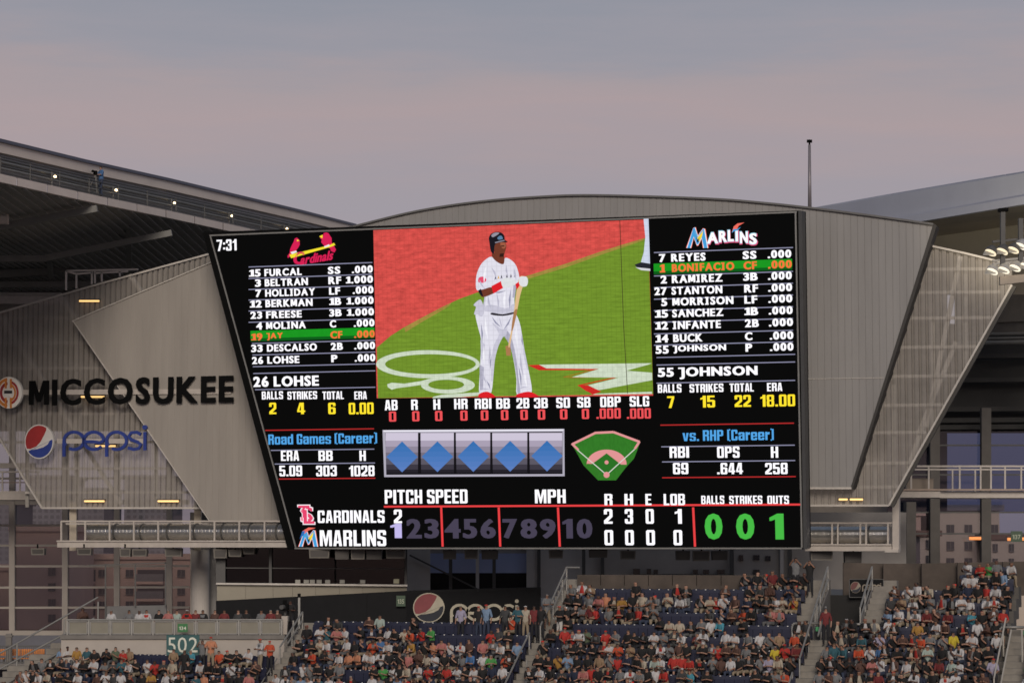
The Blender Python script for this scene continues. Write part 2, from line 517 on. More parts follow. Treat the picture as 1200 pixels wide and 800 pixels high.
def text_geo(s, bold=.022, gap=.075, fat=0, space=.3, serif_i=False):
    """(verts, faces): letters in a row; fat > 0 also widens every stroke sideways"""
    x = 0; vs_, fs = [], []
    for ch in s:
        if ch == ' ':
            x += space; continue
        vv, ff, x0, x1 = GL[ch, bold]
        if serif_i and ch == 'I': x += .11
        for k in ((0,) if not fat else (-fat, -fat / 2, 0, fat / 2, fat)):
            b = len(vs_)
            vs_ += [(x + a - x0 + k + fat, c, 0.0 if not fat else (k / fat) * .5 + .5) for a, c in vv]
            fs += [[b + i for i in f] for f in ff]
        if serif_i and ch in 'IJ1':
            top = max(c for a, c in vv); bot = min(c for a, c in vv)
            th = .12
            wid = x1 - x0
            if ch == 'I':
                bars = [(-.1, wid + .1, top - th, top), (-.1, wid + .1, bot, bot + th)]
            elif ch == 'J':
                bars = [(-.08, wid, top - th, top)]
            else:
                bars = [(-.02, wid + .12, bot, bot + th)]
            for a, c, d, e in bars:
                b = len(vs_)
                vs_ += [(x + a, d, 1), (x + c, d, 1), (x + c, e, 1), (x + a, e, 1)]
                fs += [[b, b + 1, b + 2, b + 3]]
        x += (x1 - x0) + 2 * fat + gap + (.12 if serif_i and ch == 'I' else 0)
    return vs_, fs

class Ink:
    """collects flat lettering on a plane, one builder per colour"""
    def __init__(s, P): s.P = P; s.mb = {}
    def get(s, m, key=None):
        return s.mb.setdefault(key or m.name, (MB(), m))[0]
    def text(s, st, x0, x1, y0, y1, m, bold=.022, off=.02, shear=0, ymap=None, **k):
        P = s.P
        vv, ff = face_geo(st) if k.get('imp') else text_geo(st, bold, **k)
        a0, a1 = min(v[0] for v in vv), max(v[0] for v in vv)
        # cap height without descenders of brackets
        b0, b1 = min(v[1] for v in vv), max(v[1] for v in vv)
        ym, xm = (y0 + y1) / 2, (x0 + x1) / 2
        u0, u1 = P.uv(x0, ym)[0], P.uv(x1, ym)[0]
        v0, v1 = P.uv(xm, y1)[1], P.uv(xm, y0)[1]
        mb = s.get(m, ('w', len(s.mb), st))
        b = len(mb.v)
        for x, y, l in vv:
            fx, fy = (x - a0) / (a1 - a0), (y - b0) / (b1 - b0)
            u = u0 + (u1 - u0) * fx + shear * (v1 - v0) * (fy - .5)
            v = v0 + (v1 - v0) * fy
            if ymap: v += ymap(fx) 
            mb.v.append(P.w(u, v, off + l * .004))
        mb.f += [[b + i for i in f] for f in ff]
        mb.mi += [0] * len(ff)
    def poly(s, pts, m, off=.02):
        P = s.P
        w3 = [P.p(x, y, off) for x, y in pts]
        mb = s.get(m)
        b = len(mb.v)
        mb.v += w3
        for t in tessellate_polygon([w3]):
            mb.f.append([b + i for i in t]); mb.mi.append(0)
    def line(s, x0, x1, y, m, th=.05, y1=None, off=.02):
        """a level line on the board: y is its row at x0 (or, with y1, a free line)"""
        P = s.P
        u0, v0 = P.uv(x0, y)
        if y1 is None:
            u1 = P.uv(x1, y)[0]; v1 = v0
        else:
            u1, v1 = P.uv(x1, y1)
        d = V((u1 - u0, v1 - v0)).normalized(); n_ = V((-d.y, d.x)) * th / 2
        mb = s.get(m)
        mb.poly([P.w(u0 - n_.x, v0 - n_.y, off), P.w(u1 - n_.x, v1 - n_.y, off), P.w(u1 + n_.x, v1 + n_.y, off), P.w(u0 + n_.x, v0 + n_.y, off)])
    def build(s, name, parent, label=None):
        for n_, (mb, m) in s.mb.items():
            word = isinstance(n_, tuple)
            me = bpy.data.meshes.new(name)
            inv = ORG[parent.name].inverted()
            me.from_pydata([inv @ p for p in mb.v], [], mb.f)
            me.materials.append(m)
            nm = name if not word else ('digit' if n_[2].isdigit() and len(n_[2]) == 1 else 'word')
            if name == 'club_logo' or name == 'club_emblem': nm = name
            o = bpy.data.objects.new(nm, me); COL.objects.link(o); o.parent = parent
            ORG[o.name] = ORG[parent.name]
            if (word and len(n_[2].replace(' ', '')) > 1) or not word: o['kind'] = 'stuff'
            if label: o['label'] = label

IMP = dict(imp=True)        # narrow heavy face
VER = dict(gap=.08, serif_i=True, fat=.033)

def panel(name, label):
    """an area of the screen: a thin sheet that carries its own lettering"""
    return name, label
def screen_area(name, corners, label):
    mb = MB()
    mb.prism([BP.p(x, y, .012) for x, y in corners], -BP.n * .008)
    return mb.build(name, MATS['screen_black'], board, label)

# --- visitors' lineup
A = screen_area('lineup_panel', ((290, 300), (437, 294), (441, 500), (346, 500)), 'left lineup panel with nine names and pitching figures')
k = Ink(BP)
rows = [('15', 292, 305.6, 'FURCAL', 310, 353.8, 'SS', 384.4, 399, '.000', 412.4, 437, 318.8),
        ('3', 299, 306, 'BELTRAN', 310.4, 361, 'RF', 385, 400, '1.000', 405.5, 437.2, 330.6),
        ('7', 299.5, 306.4, 'HOLLIDAY', 310.9, 369.5, 'LF', 385.8, 398.7, '.000', 413.4, 437.8, 342.8),
        ('12', 293, 307, 'BERKMAN', 311.2, 366.5, '1B', 386, 400, '1.000', 406.2, 438, 355),
        ('23', 293.6, 307.4, 'FREESE', 312, 353.8, '3B', 386, 400.6, '1.000', 406.6, 438.4, 368.2),
        ('4', 300.4, 307.6, 'MOLINA', 312, 358.6, 'C', 386.6, 394, '.000', 414.6, 439, 381),
        ('19', 294.5, 307.8, 'JAY', 312.5, 331.7, 'CF', 387.2, 401.4, '.000', 415, 439.4, 393.8),
        ('33', 294.5, 308, 'DESCALSO', 313, 371.6, '2B', 387.8, 402, '.000', 415.2, 439.7, 407.2),
        ('26', 295.5, 308.6, 'LOHSE', 313.4, 351, 'P', 388.3, 395.6, '.000', 415.8, 440, 421.3)]
def lineup(k, rows, hl, dy, ch):
    for i, r in enumerate(rows):
        m = E_orange if i == hl else E_white
        yc = r[12]
        for t, x0, x1 in (r[0:3], r[3:6], r[6:9], r[9:12]):
            xm = (x0 + x1) / 2
            # rows are level on the board: follow them in the picture
            v = BP.uv(r[4] + 22, yc)[1]
            y = yc
            for _ in range(4):
                y += (BP.uv(xm, y)[1] - v) * 22
            k.text(t, x0, x1, y - ch / 2, y + ch / 2, m, **VER)
def bar(k, x0, x1, y0, y1):
    P = BP
    u0, va = P.uv(x0, y0); _, vb = P.uv(x0, y1); u1 = P.uv(x1, (y0 + y1) / 2)[0]
    for a_, b_, m in ((0, .72, E_greenbar), (.72, 1, E_greendk)):
        k.get(m).poly([P.w(u0, va + (vb - va) * a_, .017), P.w(u1, va + (vb - va) * a_, .017), P.w(u1, va + (vb - va) * b_, .017), P.w(u0, va + (vb - va) * b_, .017)])
bar(k, 293.6, 439, 387.6, 400)
lineup(k, rows, 6, 0, 8.6)
for y in (312.9, 326.4, 339.2, 351.6, 364.4, 377.6): k.line(291.5, 436.5, y, E_line)
for x, y in ((295.5, 402.4), (296, 415.9), (296.5, 429.5), (297, 437.5), (299, 456.4)): k.line(x, 440, y, E_line)
k.text('26 LOHSE', 297, 373.8, 440.3, 452.6, E_white, **VER)
for t, a_, b_ in (('BALLS', 307, 331.8), ('STRIKES', 337, 371.7), ('TOTAL', 378, 403), ('ERA', 415.4, 430)):
    k.text(t, a_, b_, 458.4, 467.6, E_white, **IMP)
for t, a_, b_ in (('2', 315.7, 323.9), ('4', 348.4, 357.7), ('6', 384.8, 393.4), ('0.00', 408.8, 438)):
    k.text(t, a_, b_, 471.6, 485, E_yellow, **IMP)
k.build('lettering', A)
A = screen_area('statistics_panel', ((311, 501), (443, 501), (443, 566), (328, 566)), 'left panel of road game figures')
k = Ink(BP)
k.line(311, 438.5, 504, E_redline, .06)
k.text('Road Games (Career)', 314.6, 442, 507.2, 520.5, E_blue, **IMP)
k.line(317.5, 438.8, 527.4, E_line); k.line(322, 439.6, 543.4, E_line); k.line(327, 440, 560.9, E_redline, .06)
for t, a_, b_ in (('ERA', 329.4, 350.6), ('BB', 373.4, 390), ('H', 421.4, 428.8)): k.text(t, a_, b_, 527.6, 539.6, E_white, **IMP)
for t, a_, b_ in (('5.09', 327.6, 354.2), ('303', 370.6, 394.8), ('1028', 409.2, 439)): k.text(t, a_, b_, 545.2, 557.6, E_white, **IMP)
k.build('lettering', A)
# --- clock
A = screen_area('clock_panel', ((252, 279.6), (279, 278.4), (279, 295), (257, 296)), 'white game clock digits at the upper left of the board')
k = Ink(BP)
k.text('7:31', 254, 277.4, 280.7, 293.8, E_white, **IMP)
k.build('lettering', A)

# --- home lineup
A = screen_area('lineup_panel', ((764, 290), (931, 283), (934, 492), (769, 492)), 'right lineup panel with nine names and pitching figures')
k = Ink(BP)
rows = [('7', 772.4, 780, 'REYES', 786.6, 827, 'SS', 870.4, 886.6, '.000', 899.6, 927.4, 301.3),
        ('1', 773.2, 779.6, 'BONIFACIO', 787.4, 860.6, 'CF', 871.4, 887, '.000', 900, 928, 313.4),
        ('2', 774.2, 781.6, 'RAMIREZ', 787.4, 847, '3B', 871, 888, '.000', 900, 928, 326.4),
        ('27', 767, 781.6, 'STANTON', 787, 846.6, 'RF', 872.2, 888.4, '.000', 900.2, 928.4, 340.1),
        ('5', 775, 782, 'MORRISON', 788, 859.6, 'LF', 872.4, 887.6, '.000', 900.4, 928.6, 353),
        ('15', 767.6, 783, 'SANCHEZ', 787.8, 848, '1B', 872.4, 888.6, '.000', 900.8, 929, 366.6),
        ('12', 768, 783, 'INFANTE', 788.4, 844.8, '2B', 873, 889.4, '.000', 901, 929.4, 380.4),
        ('14', 768.2, 783.4, 'BUCK', 789, 823.5, 'C', 873, 881.8, '.000', 902, 929.8, 395.6),
        ('55', 768.4, 783.8, 'JOHNSON', 788.5, 851, 'P', 873.7, 881.6, '.000', 902.2, 930, 408.8)]
bar(k, 766, 928.5, 309, 321.6)
lineup(k, rows, 1, 0, 9.4)
for y in (296, 323.4, 337, 350.6, 364, 377.6, 391.2, 404.4): k.line(766.5, 929.5, y, E_line)
for y in (418.8, 427.6, 448.8): k.line(769.5, 932, y, E_line)
k.text('55 JOHNSON', 771, 887.9, 429.6, 443.6, E_white, **VER)
for t, a_, b_ in (('BALLS', 771, 798.6), ('STRIKES', 808.2, 847.8), ('TOTAL', 855, 883.4), ('ERA', 899, 916.8)):
    k.text(t, a_, b_, 450 - (a_ - 771) * .013, 459.8 - (a_ - 771) * .013, E_white, **IMP)
for t, a_, b_ in (('7', 782, 790.3), ('15', 820.9, 838), ('22', 861, 880), ('18.00', 891.2, 931.8)):
    k.text(t, a_, b_, 464.2 - (a_ - 771) * .017, 478 - (a_ - 771) * .017, E_yellow, **IMP)
k.build('lettering', A)
A = screen_area('statistics_panel', ((772, 493), (934, 493), (934, 564), (773, 564)), 'right panel of career figures against right handed pitching')
k = Ink(BP)
k.line(774, 930.6, 497.9, E_redline, .06)
k.text('vs. RHP (Career)', 800, 906.8, 502.6, 516.6, E_blue, **IMP)
k.line(775, 931.5, 523.2, E_line); k.line(776, 932, 540.9, E_line); k.line(776, 932.6, 559.4, E_redline, .06)
for t, a_, b_ in (('RBI', 784.8, 807.5), ('OPS', 840.5, 866.7), ('H', 903.5, 912)): k.text(t, a_, b_, 522.9, 536, E_white, **IMP)
for t, a_, b_ in (('69', 788.8, 806.7), ('.644', 840.5, 870.7), ('258', 896.8, 923)): k.text(t, a_, b_, 542, 555.2, E_white, **IMP)
k.build('lettering', A)

# --- batting line under the video picture
A = screen_area('batting_panel', ((443, 467), (766, 464), (767, 497), (443, 497)), 'row of batting columns under the video picture')
k = Ink(BP)
for t, a_, b_, y in (('AB', 451, 466, 474.4), ('R', 482, 489.6, 474), ('H', 508, 516, 473.6), ('HR', 532.4, 548, 473), ('RBI', 556.6, 576, 472.8), ('BB', 581.6, 597.6, 472.6), ('2B', 605.4, 620.4, 472.2), ('3B', 626, 642, 472), ('SO', 652, 668, 471.6), ('SB', 676.5, 692, 471.2), ('OBP', 703.5, 727.5, 470.6), ('SLG', 738, 760.8, 470)):
    k.text(t, a_, b_, y - 6, y + 6, E_white, **IMP)
for a_, b_ in ((456, 464.4), (483.2, 491.6), (510, 518.6), (539.6, 548), (563.6, 572.4), (587.2, 595.8), (610, 618.6), (630.4, 639), (656.4, 665), (682, 690.4)):
    y = 487.8 - (a_ - 456) * .0135
    k.text('0', a_, b_, y - 5.9, y + 5.9, E_pinkred, **IMP)
for a_, b_ in ((699, 727.5), (734.7, 762.8)): k.text('.000', a_, b_, 478.2, 490.2, E_pinkred, **IMP)
k.build('lettering', A)

# --- five diamond cells
A = screen_area('diamond_panel', ((444, 499), (665, 498), (665, 562), (446, 562)), 'row of five grey cells each with a blue diamond')
k = Ink(BP)
k.poly([(448.4, 503.6), (661.4, 502.2), (661.8, 557.6), (450.4, 558.6)], emis('lit_frame', rgb(176, 172, 186)), .016)
k.poly([(449.4, 504), (660.4, 502.8), (660.4, 504.4), (449.4, 505.6)], emis('lit_frame_top', rgb(238, 236, 246)), .019)
k.poly([(451.6, 507), (659.2, 505.6), (659.4, 555), (452.8, 556)], emis('cell_gap', rgb(22, 20, 24)), .019)
GR = [(206, 198, 216), (170, 160, 180), (144, 136, 154), (118, 112, 128), (92, 88, 100), (62, 58, 68), (38, 35, 42)]
for x0, x1 in ((452, 490), (493, 532), (534.4, 574.6), (577, 618), (620.4, 659)):
    ys = [507, 516, 523, 530, 537, 544, 550, 554]
    for i in range(7):
        k.poly([(x0 + i * .12, ys[i]), (x1, ys[i] - .2), (x1, ys[i + 1] - .2), (x0 + i * .12, ys[i + 1])], emis('cell_%d' % i, rgb(*GR[i])), .022)
for xc in (471.4, 512.8, 554.8, 598, 641.2):
    yc = 535 - (xc - 471) * .006
    for i in range(6):
        t0, t1 = -1 + i / 3, -1 + (i + 1) / 3
        h0, h1 = 18.4 * (1 - abs(t0)), 18.4 * (1 - abs(t1))
        k.poly([(xc - h0, yc + t0 * 18), (xc + h0, yc + t0 * 18), (xc + h1, yc + t1 * 18), (xc - h1, yc + t1 * 18)], emis('diamond_%d' % i, rgb(56 + i * 7, 112 + i * 3, 178 + i * 3)), .026)
k.build('diamond_cells', A)

# --- little field map
A = screen_area('field_map_panel', ((667, 500), (754, 500), (754, 568), (668, 568)), 'small green map of a baseball diamond')
k = Ink(BP)
g = emis('map_green', rgb(52, 120, 40), 1, .12, (9, 9, 4))
pk = emis('map_pink', rgb(226, 150, 150))
k.poly([(670, 520), (697, 506.6), (719, 505.6), (750.4, 517), (747, 527), (743, 537), (733, 548), (722, 562.4), (701, 562.4), (684, 545), (677, 532)], g, .016)
for a_, b_ in (((670.4, 520.4), (697.4, 507.2)), ((697, 507), (719, 506)), ((719, 506), (749.6, 517.4)), ((749.6, 517), (744, 525.6)), ((670.2, 519.4), (678, 527))):
    k.line(a_[0], b_[0], a_[1], pk, .12, y1=b_[1], off=.02)
arc = [(711 + 23.4 * math.cos(t), 543.5 - 17 * math.sin(t)) for t in [R(a_) for a_ in range(-2, 183, 8)]]
k.poly(arc + [(688, 543)] , pk, .02)
k.poly([(711, 530.8), (728, 544), (711.4, 558), (693, 544)], emis('map_green2', rgb(44, 112, 38)), .024)
k.line(677, 711, 527, emis('map_line', rgb(214, 214, 204)), .05, y1=556, off=.028)
k.line(744, 711, 526, MATS['map_line'], .05, y1=556, off=.028)
for cx_, cy_, r_ in ((711, 556, 3.6), (711, 541.4, 2.4)):
    k.poly([(cx_ + r_ * math.cos(t / 12 * 2 * math.pi), cy_ + r_ * math.sin(t / 12 * 2 * math.pi)) for t in range(12)], pk, .03)
k.build('field_drawing', A)

# --- innings and totals
A = screen_area('line_score_panel', ((346, 571), (939, 569), (940, 641), (354, 641)), 'bottom panel with team names, innings and totals')
k = Ink(BP)
k.text('PITCH SPEED', 451, 548, 573.4, 589.6, E_white, **IMP)
k.text('MPH', 627, 663, 573.2, 589.2, E_white, **IMP)
for t, a_, b_ in (('R', 708.5, 717.9), ('H', 732, 742), ('E', 756.5, 763.5), ('LOB', 777.9, 802.8)): k.text(t, a_, b_, 578.3, 591.5, E_white, off=.03, **IMP)
for t, a_, b_ in (('BALLS', 821.9, 848.8), ('STRIKES', 854.7, 893.4), ('OUTS', 899.4, 924.6)): k.text(t, a_, b_, 580.4, 590.2, E_white, **IMP)
k.line(450, 939, 593.3, E_red, .1)
for x0, x1 in ((517.2, 518.9), (584.6, 586.4), (654, 656.2), (812.4, 814.6)):
    k.line(x0, x1, 594, E_red, .12, y1=640, off=.026)
k.text('CARDINALS', 372.4, 450.8, 597.6, 612.2, E_white, **IMP)
k.text('MARLINS', 375, 452.6, 620.8, 639.4, E_white, **IMP)
k.text('2', 461.8, 471.2, 596.6, 612.6, E_white, off=.034, **IMP)
k.text('1', 457.6, 471, 613, 630, E_lav, bold=.022, fat=.03, gap=.05)
for t, a_, b_ in (('2', 476.4, 494.4), ('3', 497.4, 514.6), ('4', 521, 540), ('5', 542.4, 559.4), ('6', 563, 581.2), ('7', 589, 606.4), ('8', 610, 629.6), ('9', 632.8, 651.4), ('1', 659.2, 671.4), ('0', 675.8, 694.4)):
    k.text(t, a_, b_, 607.6, 630.4, E_grey, bold=.022, fat=.03, gap=.05)
for t, a_, b_ in (('2', 708, 718), ('3', 732.4, 742), ('0', 756.8, 766.4), ('1', 791, 799.2)): k.text(t, a_, b_, 596, 613.2, E_white, off=.034, **IMP)
for a_ in (708.5, 732.7, 757.4, 789.4): k.text('0', a_, a_ + 10.2, 620.6, 638.4, E_white, **IMP)
for t, a_, b_ in (('0', 825.9, 846.8), ('0', 862.7, 884.2), ('1', 902, 918.6)): k.text(t, a_, b_, 601.4, 631.6, E_green, bold=.022, fat=.02, gap=.05)
k.build('lettering', A)
# emblems before the team names
k = Ink(BP)
pinkr = emis('emblem_pink', rgb(232, 70, 110))
for dx, m_, o_ in ((.5, emis('emblem_white', rgb(250, 236, 242)), .022), (0, pinkr, .03)):
    gw = 1.2 if dx else 0
    k.text('S', 353 - gw, 367 + gw, 594 - gw, 611 + gw, m_, off=o_, fat=.0 if not dx else .04)
    k.text('T', 349.8 - gw, 363 + gw, 592 - gw, 606 + gw, m_, off=o_ + .004, fat=.0 if not dx else .04)
    k.text('L', 356 - gw, 368.6 + gw, 597 - gw, 613.2 + gw, m_, off=o_ + .008, fat=.0 if not dx else .04)
k.build('club_emblem', A, 'interlocked pink and white letters')
k = Ink(BP)
mo, mw, my_, mb_ = emis('em_orange', rgb(240, 110, 96)), emis('em_white', rgb(245, 250, 255)), emis('em_yellow', rgb(250, 220, 60)), emis('em_blue', rgb(70, 160, 220))
def big_m(k, x0, x1, y0, y1, off=.022):
    X = lambda t: x0 + (x1 - x0) * t
    Y = lambda t: y1 + (y0 - y1) * t
    def M(g, m, o_):
        pts = [(0 - g, 0), (.30, .95 + g * .4), (.36 + g, 1.0), (.53, .55 + g), (.78, .92 + g * .5), (.84 + g, .92), (1 + g, 0), (.84 - g, 0), (.72, .5 - g), (.55, .18 - g), (.48, .16 - g), (.32, .55 - g), (.14 + g, 0)]
        k.poly([(X(a_), Y(b_)) for a_, b_ in pts], m, off + o_)
    M(.07, mo, 0); M(.035, mw, .004); M(0, mb_, .008)
    k.poly([(X(a_), Y(b_)) for a_, b_ in ((.33, .9), (.5, .5), (.6, .3), (.74, .55), (.8, .85), (.62, .62), (.53, .42), (.42, .68))], my_, off + .012)
    k.poly([(X(a_), Y(b_)) for a_, b_ in ((.44, .6), (.53, .38), (.62, .55), (.56, .28), (.5, .26))], emis('em_black', rgb(20, 24, 30)), off + .016)
big_m(k, 351, 372, 619.5, 640)
k.poly([(351.6, 631), (354.6, 622), (362, 617.6), (370.4, 618), (362, 621), (357.5, 624.6)], mo, .045)
k.poly([(351.6, 631), (354.6, 622), (358, 621.4), (356.6, 626)], emis('em_deep_blue', rgb(48, 110, 180)), .048)
k.build('club_emblem', A, 'slanted many coloured letter M emblem')

# --- left club logo: two red birds on a yellow bat over script
k = Ink(BP)
red = emis('logo_red', rgb(214, 34, 84)); yel = emis('logo_yellow', rgb(245, 226, 50)); wht = emis('logo_white', rgb(236, 232, 236))
def bird(ax, ay, sc, mir):
    pts = [(0, 0), (2.6, -1.2), (4.8, .4), (6.2, 3.2), (6.4, 7.4), (4.6, 11), (1.8, 14.6), (-2, 17.4), (-5, 22.2), (-8.6, 24.2), (-9, 21.6), (-6.4, 18), (-5.6, 13), (-3.4, 8), (-1.4, 4.4)]
    k.poly([(ax + x * sc * mir, ay + y * sc) for x, y in pts], red, .022)
    k.poly([(ax + x * sc * mir, ay + y * sc) for x, y in ((2.8, 1.2), (6.2, 2.4), (3, 3.6))], yel, .026)
bird(345.5, 279.6, .94, 1)
k.poly([(385.0, 273.2), (382.4, 272.4), (379.6, 273.2), (378.6, 276), (375.4, 277.6), (375.6, 279.8), (377.2, 280.4), (376.6, 284), (381, 289), (386.6, 290.8), (388.4, 294.4), (392, 296), (394, 292.6), (391.8, 288.6), (389, 284.4), (388.8, 279)], red, .022)
k.poly([(378.4, 275), (374.2, 277), (378, 279.4)], yel, .026)
k.poly([(339.4, 298.4), (386, 287.6), (391.6, 284.6), (393.2, 287.2), (387, 289.6), (341.4, 302.6)], yel, .03)
k.poly([(340.6, 295.4), (347.4, 293.6), (348.4, 295.6), (342.4, 297.8)], wht, .034)
k.poly([(380, 288.6), (386, 286.2), (386.6, 288.4), (380.6, 290)], wht, .034)
k.text('C', 344, 356.4, 295, 309.8, red, shear=.2, off=.026, fat=.04)
k.text('ardinals', 352.6, 391, 296.2, 307.8, red, shear=.25, off=.03, fat=.03, gap=.02, ymap=lambda f: f * .22 - .1)
k.build('club_logo', board, 'two red birds perched on a yellow bat above red script')
# --- right club logo
k = Ink(BP)
big_m(k, 805.6, 829, 266.4, 290.6)
pk2 = emis('logo_pink', rgb(224, 90, 130)); bl2 = emis('logo_sky', rgb(160, 220, 240))
for t, a_, b_, y0, y1 in (('A', 829, 841.6, 272.6, 285), ('R', 843, 852, 270.8, 283.4), ('L', 853.4, 859.8, 269.8, 282.6), ('I', 862.4, 864.8, 270.4, 282.6), ('N', 867.6, 876.4, 271.6, 284.6), ('S', 878.6, 887, 273.6, 286)):
    k.text(t, a_ - 1, b_ + 1.4, y0 - .6, y1 + 1.8, pk2, off=.022, fat=.05)
    k.text(t, a_ - .8, b_ + .4, y0 - .8, y1 + .6, bl2, off=.03, fat=.04)
    k.text(t, a_, b_, y0, y1, E_white, off=.04, fat=.02)
k.poly([(858, 272), (860, 265.6), (864.4, 262), (872.6, 260.8), (866, 264.6), (864, 268.6), (861.2, 269)], mo, .05)
k.poly([(858, 273), (859.6, 268.6), (864, 268.6), (868.6, 266), (864.4, 270.4), (860.4, 271)], mb_, .055)
k.build('club_logo', board, 'silver team lettering with a leaping fish over the letter I')

# --- video picture
VP_ = ((437.6, 269.8), (759.4, 257.2), (765.4, 463.4), (441.6, 466.4))
mb = MB(); mb.prism([BP.p(x, y, .012) for x, y in VP_], -BP.n * .008)
A = mb.build('video_picture', emis('video_red', rgb(212, 80, 74), 1, .3, (1.6, 1, 5), True), board, 'picture of a batter in white holding a bat beside red dirt and green grass')
k = Ink(BP)
S_ = 350 / 1197
def Z(pts): return [(430 + x * S_, 240 + y * S_) for x, y in pts]
grass = emis('video_grass', rgb(114, 146, 46), 1, .22, (1.1, 1, 9), True)
k.poly(Z([(40, 572), (95, 525), (150, 490), (220, 452), (300, 410), (370, 377), (440, 352), (540, 316), (640, 285), (720, 260), (800, 235), (880, 207), (940, 186), (1030, 158), (1111, 134), (1128, 134), (1147, 757), (45, 774)]), grass, .016)
# a lighter worn strip where dirt meets grass
worn = emis('video_worn', rgb(160, 138, 66), 1, .2, (2, 1, 6), True)
k.poly(Z([(150, 490), (220, 452), (300, 410), (340, 392), (330, 404), (300, 424), (220, 470), (155, 510)]), worn, .019)
k.poly(Z([(640, 285), (720, 260), (800, 235), (940, 186), (1111, 134), (1111, 142), (940, 200), (800, 250), (720, 275), (645, 297)]), worn, .019)
chalk = emis('video_chalk', rgb(206, 218, 196), 1, .14, (3, 1, 3), True)
# painted oval
ov = [(245 + 208 * math.cos(t), 638 + 56 * math.sin(t)) for t in [i / 36 * 2 * math.pi for i in range(37)]]
ov2 = [(255 + 182 * math.cos(t), 638 + 40 * math.sin(t)) for t in [i / 36 * 2 * math.pi for i in range(37)]]
for i in range(36): k.poly(Z([ov[i], ov[i + 1], ov2[i + 1], ov2[i]]), chalk, .02)
ov = [(325 + 108 * math.cos(t), 722 + 34 * math.sin(t)) for t in [i / 30 * 2 * math.pi for i in range(31)]]
ov2 = [(318 + 72 * math.cos(t), 720 + 20 * math.sin(t)) for t in [i / 30 * 2 * math.pi for i in range(31)]]
for i in range(30): k.poly(Z([ov[i], ov[i + 1], ov2[i + 1], ov2[i]]), chalk, .022)
k.poly(Z([(82, 718), (100, 712), (150, 716), (215, 706), (260, 694), (262, 704), (222, 720), (170, 728), (120, 734), (100, 740), (84, 730)]), chalk, .024)
k.poly(Z([(268, 768), (300, 760), (460, 750), (460, 762), (380, 770), (262, 774)]), chalk, .022)
# zigzag painted letter on the right
rz = emis('video_zig_red', rgb(206, 44, 40), 1, .1, (3, 1, 3), True)
k.poly(Z([(645, 642), (700, 640), (720, 655), (930, 657), (790, 690), (820, 692), (1010, 690), (848, 726), (900, 745), (915, 758), (880, 746), (845, 722), (985, 692), (785, 690), (900, 662), (690, 662)]), rz, .02)
k.poly(Z([(690, 640), (1142, 634), (1128, 640), (1040, 664), (1143, 672), (1144, 702), (930, 742), (880, 724), (1010, 692), (822, 690), (930, 657), (720, 655)]), chalk, .024)
k.poly(Z([(900, 757), (1143, 748), (1143, 757), (905, 760)]), chalk, .024)
k.poly(Z([(850, 722), (886, 722), (940, 748), (905, 760)]), rz, .028)
# the leg of another player at the right edge
leg = emis('video_leg', rgb(208, 216, 236), 1, .06, (3, 1, 2), True)
k.poly(Z([(1109, 56), (1129, 56), (1135, 238), (1098, 232), (1110, 190), (1116, 130)]), leg, .024)
k.poly(Z([(1073, 240), (1100, 230), (1136, 236), (1136, 258), (1084, 252)]), emis('video_shoe', rgb(40, 40, 50)), .028)
k.poly(Z([(1076, 250), (1136, 256), (1136, 265), (1100, 262)]), emis('video_sole', rgb(214, 214, 220)), .032)
# the dark rope of the net
rope = emis('video_rope', rgb(60, 50, 34))
for a_, b_ in (((1015, 62), (1020, 200)), ((1020, 200), (1030, 480)), ((1030, 480), (1046, 755))):
    p, q = Z([a_, b_]); k.line(p[0], q[0], p[1], rope, .035, y1=q[1], off=.07)
k.build('field_picture', A)
# the batter
k = Ink(BP)
_Z = Z
def Z(pts, sharp=False):
    # a closed outline, rounded through its corner points
    q = _Z(pts)
    n = len(q)
    if n < 5: return q
    o_ = []
    for i in range(n):
        p0, p1, p2, p3 = q[i - 1], q[i], q[(i + 1) % n], q[(i + 2) % n]
        for t in (0, .33, .67):
            o_.append(tuple(.5 * (2 * b + (c - a) * t + (2 * a - 5 * b + 4 * c - d) * t * t + (3 * b - a - 3 * c + d) * t ** 3) for a, b, c, d in zip(p0, p1, p2, p3)))
    return o_
jers = emis('bat_jersey', rgb(226, 224, 236), 1, .05, (2, 1, 2), True)
jsh = emis('bat_jersey_shade', rgb(176, 174, 192), 1, .08, (3, 1, 3), True)
jmid = emis('bat_jersey_mid', rgb(202, 200, 216), 1, .06, (3, 1, 3), True)
skin = emis('bat_skin', rgb(112, 58, 42), 1, .08, (4, 1, 4)); skl = emis('bat_skin_light', rgb(158, 92, 68), 1)
hel = emis('bat_helmet', rgb(28, 26, 34)); hel2 = emis('bat_helmet_shine', rgb(150, 146, 160))
redb = emis('bat_red', rgb(220, 34, 42)); wood = emis('bat_wood', rgb(222, 186, 138)); wood2 = emis('bat_wood_dark', rgb(170, 122, 80))
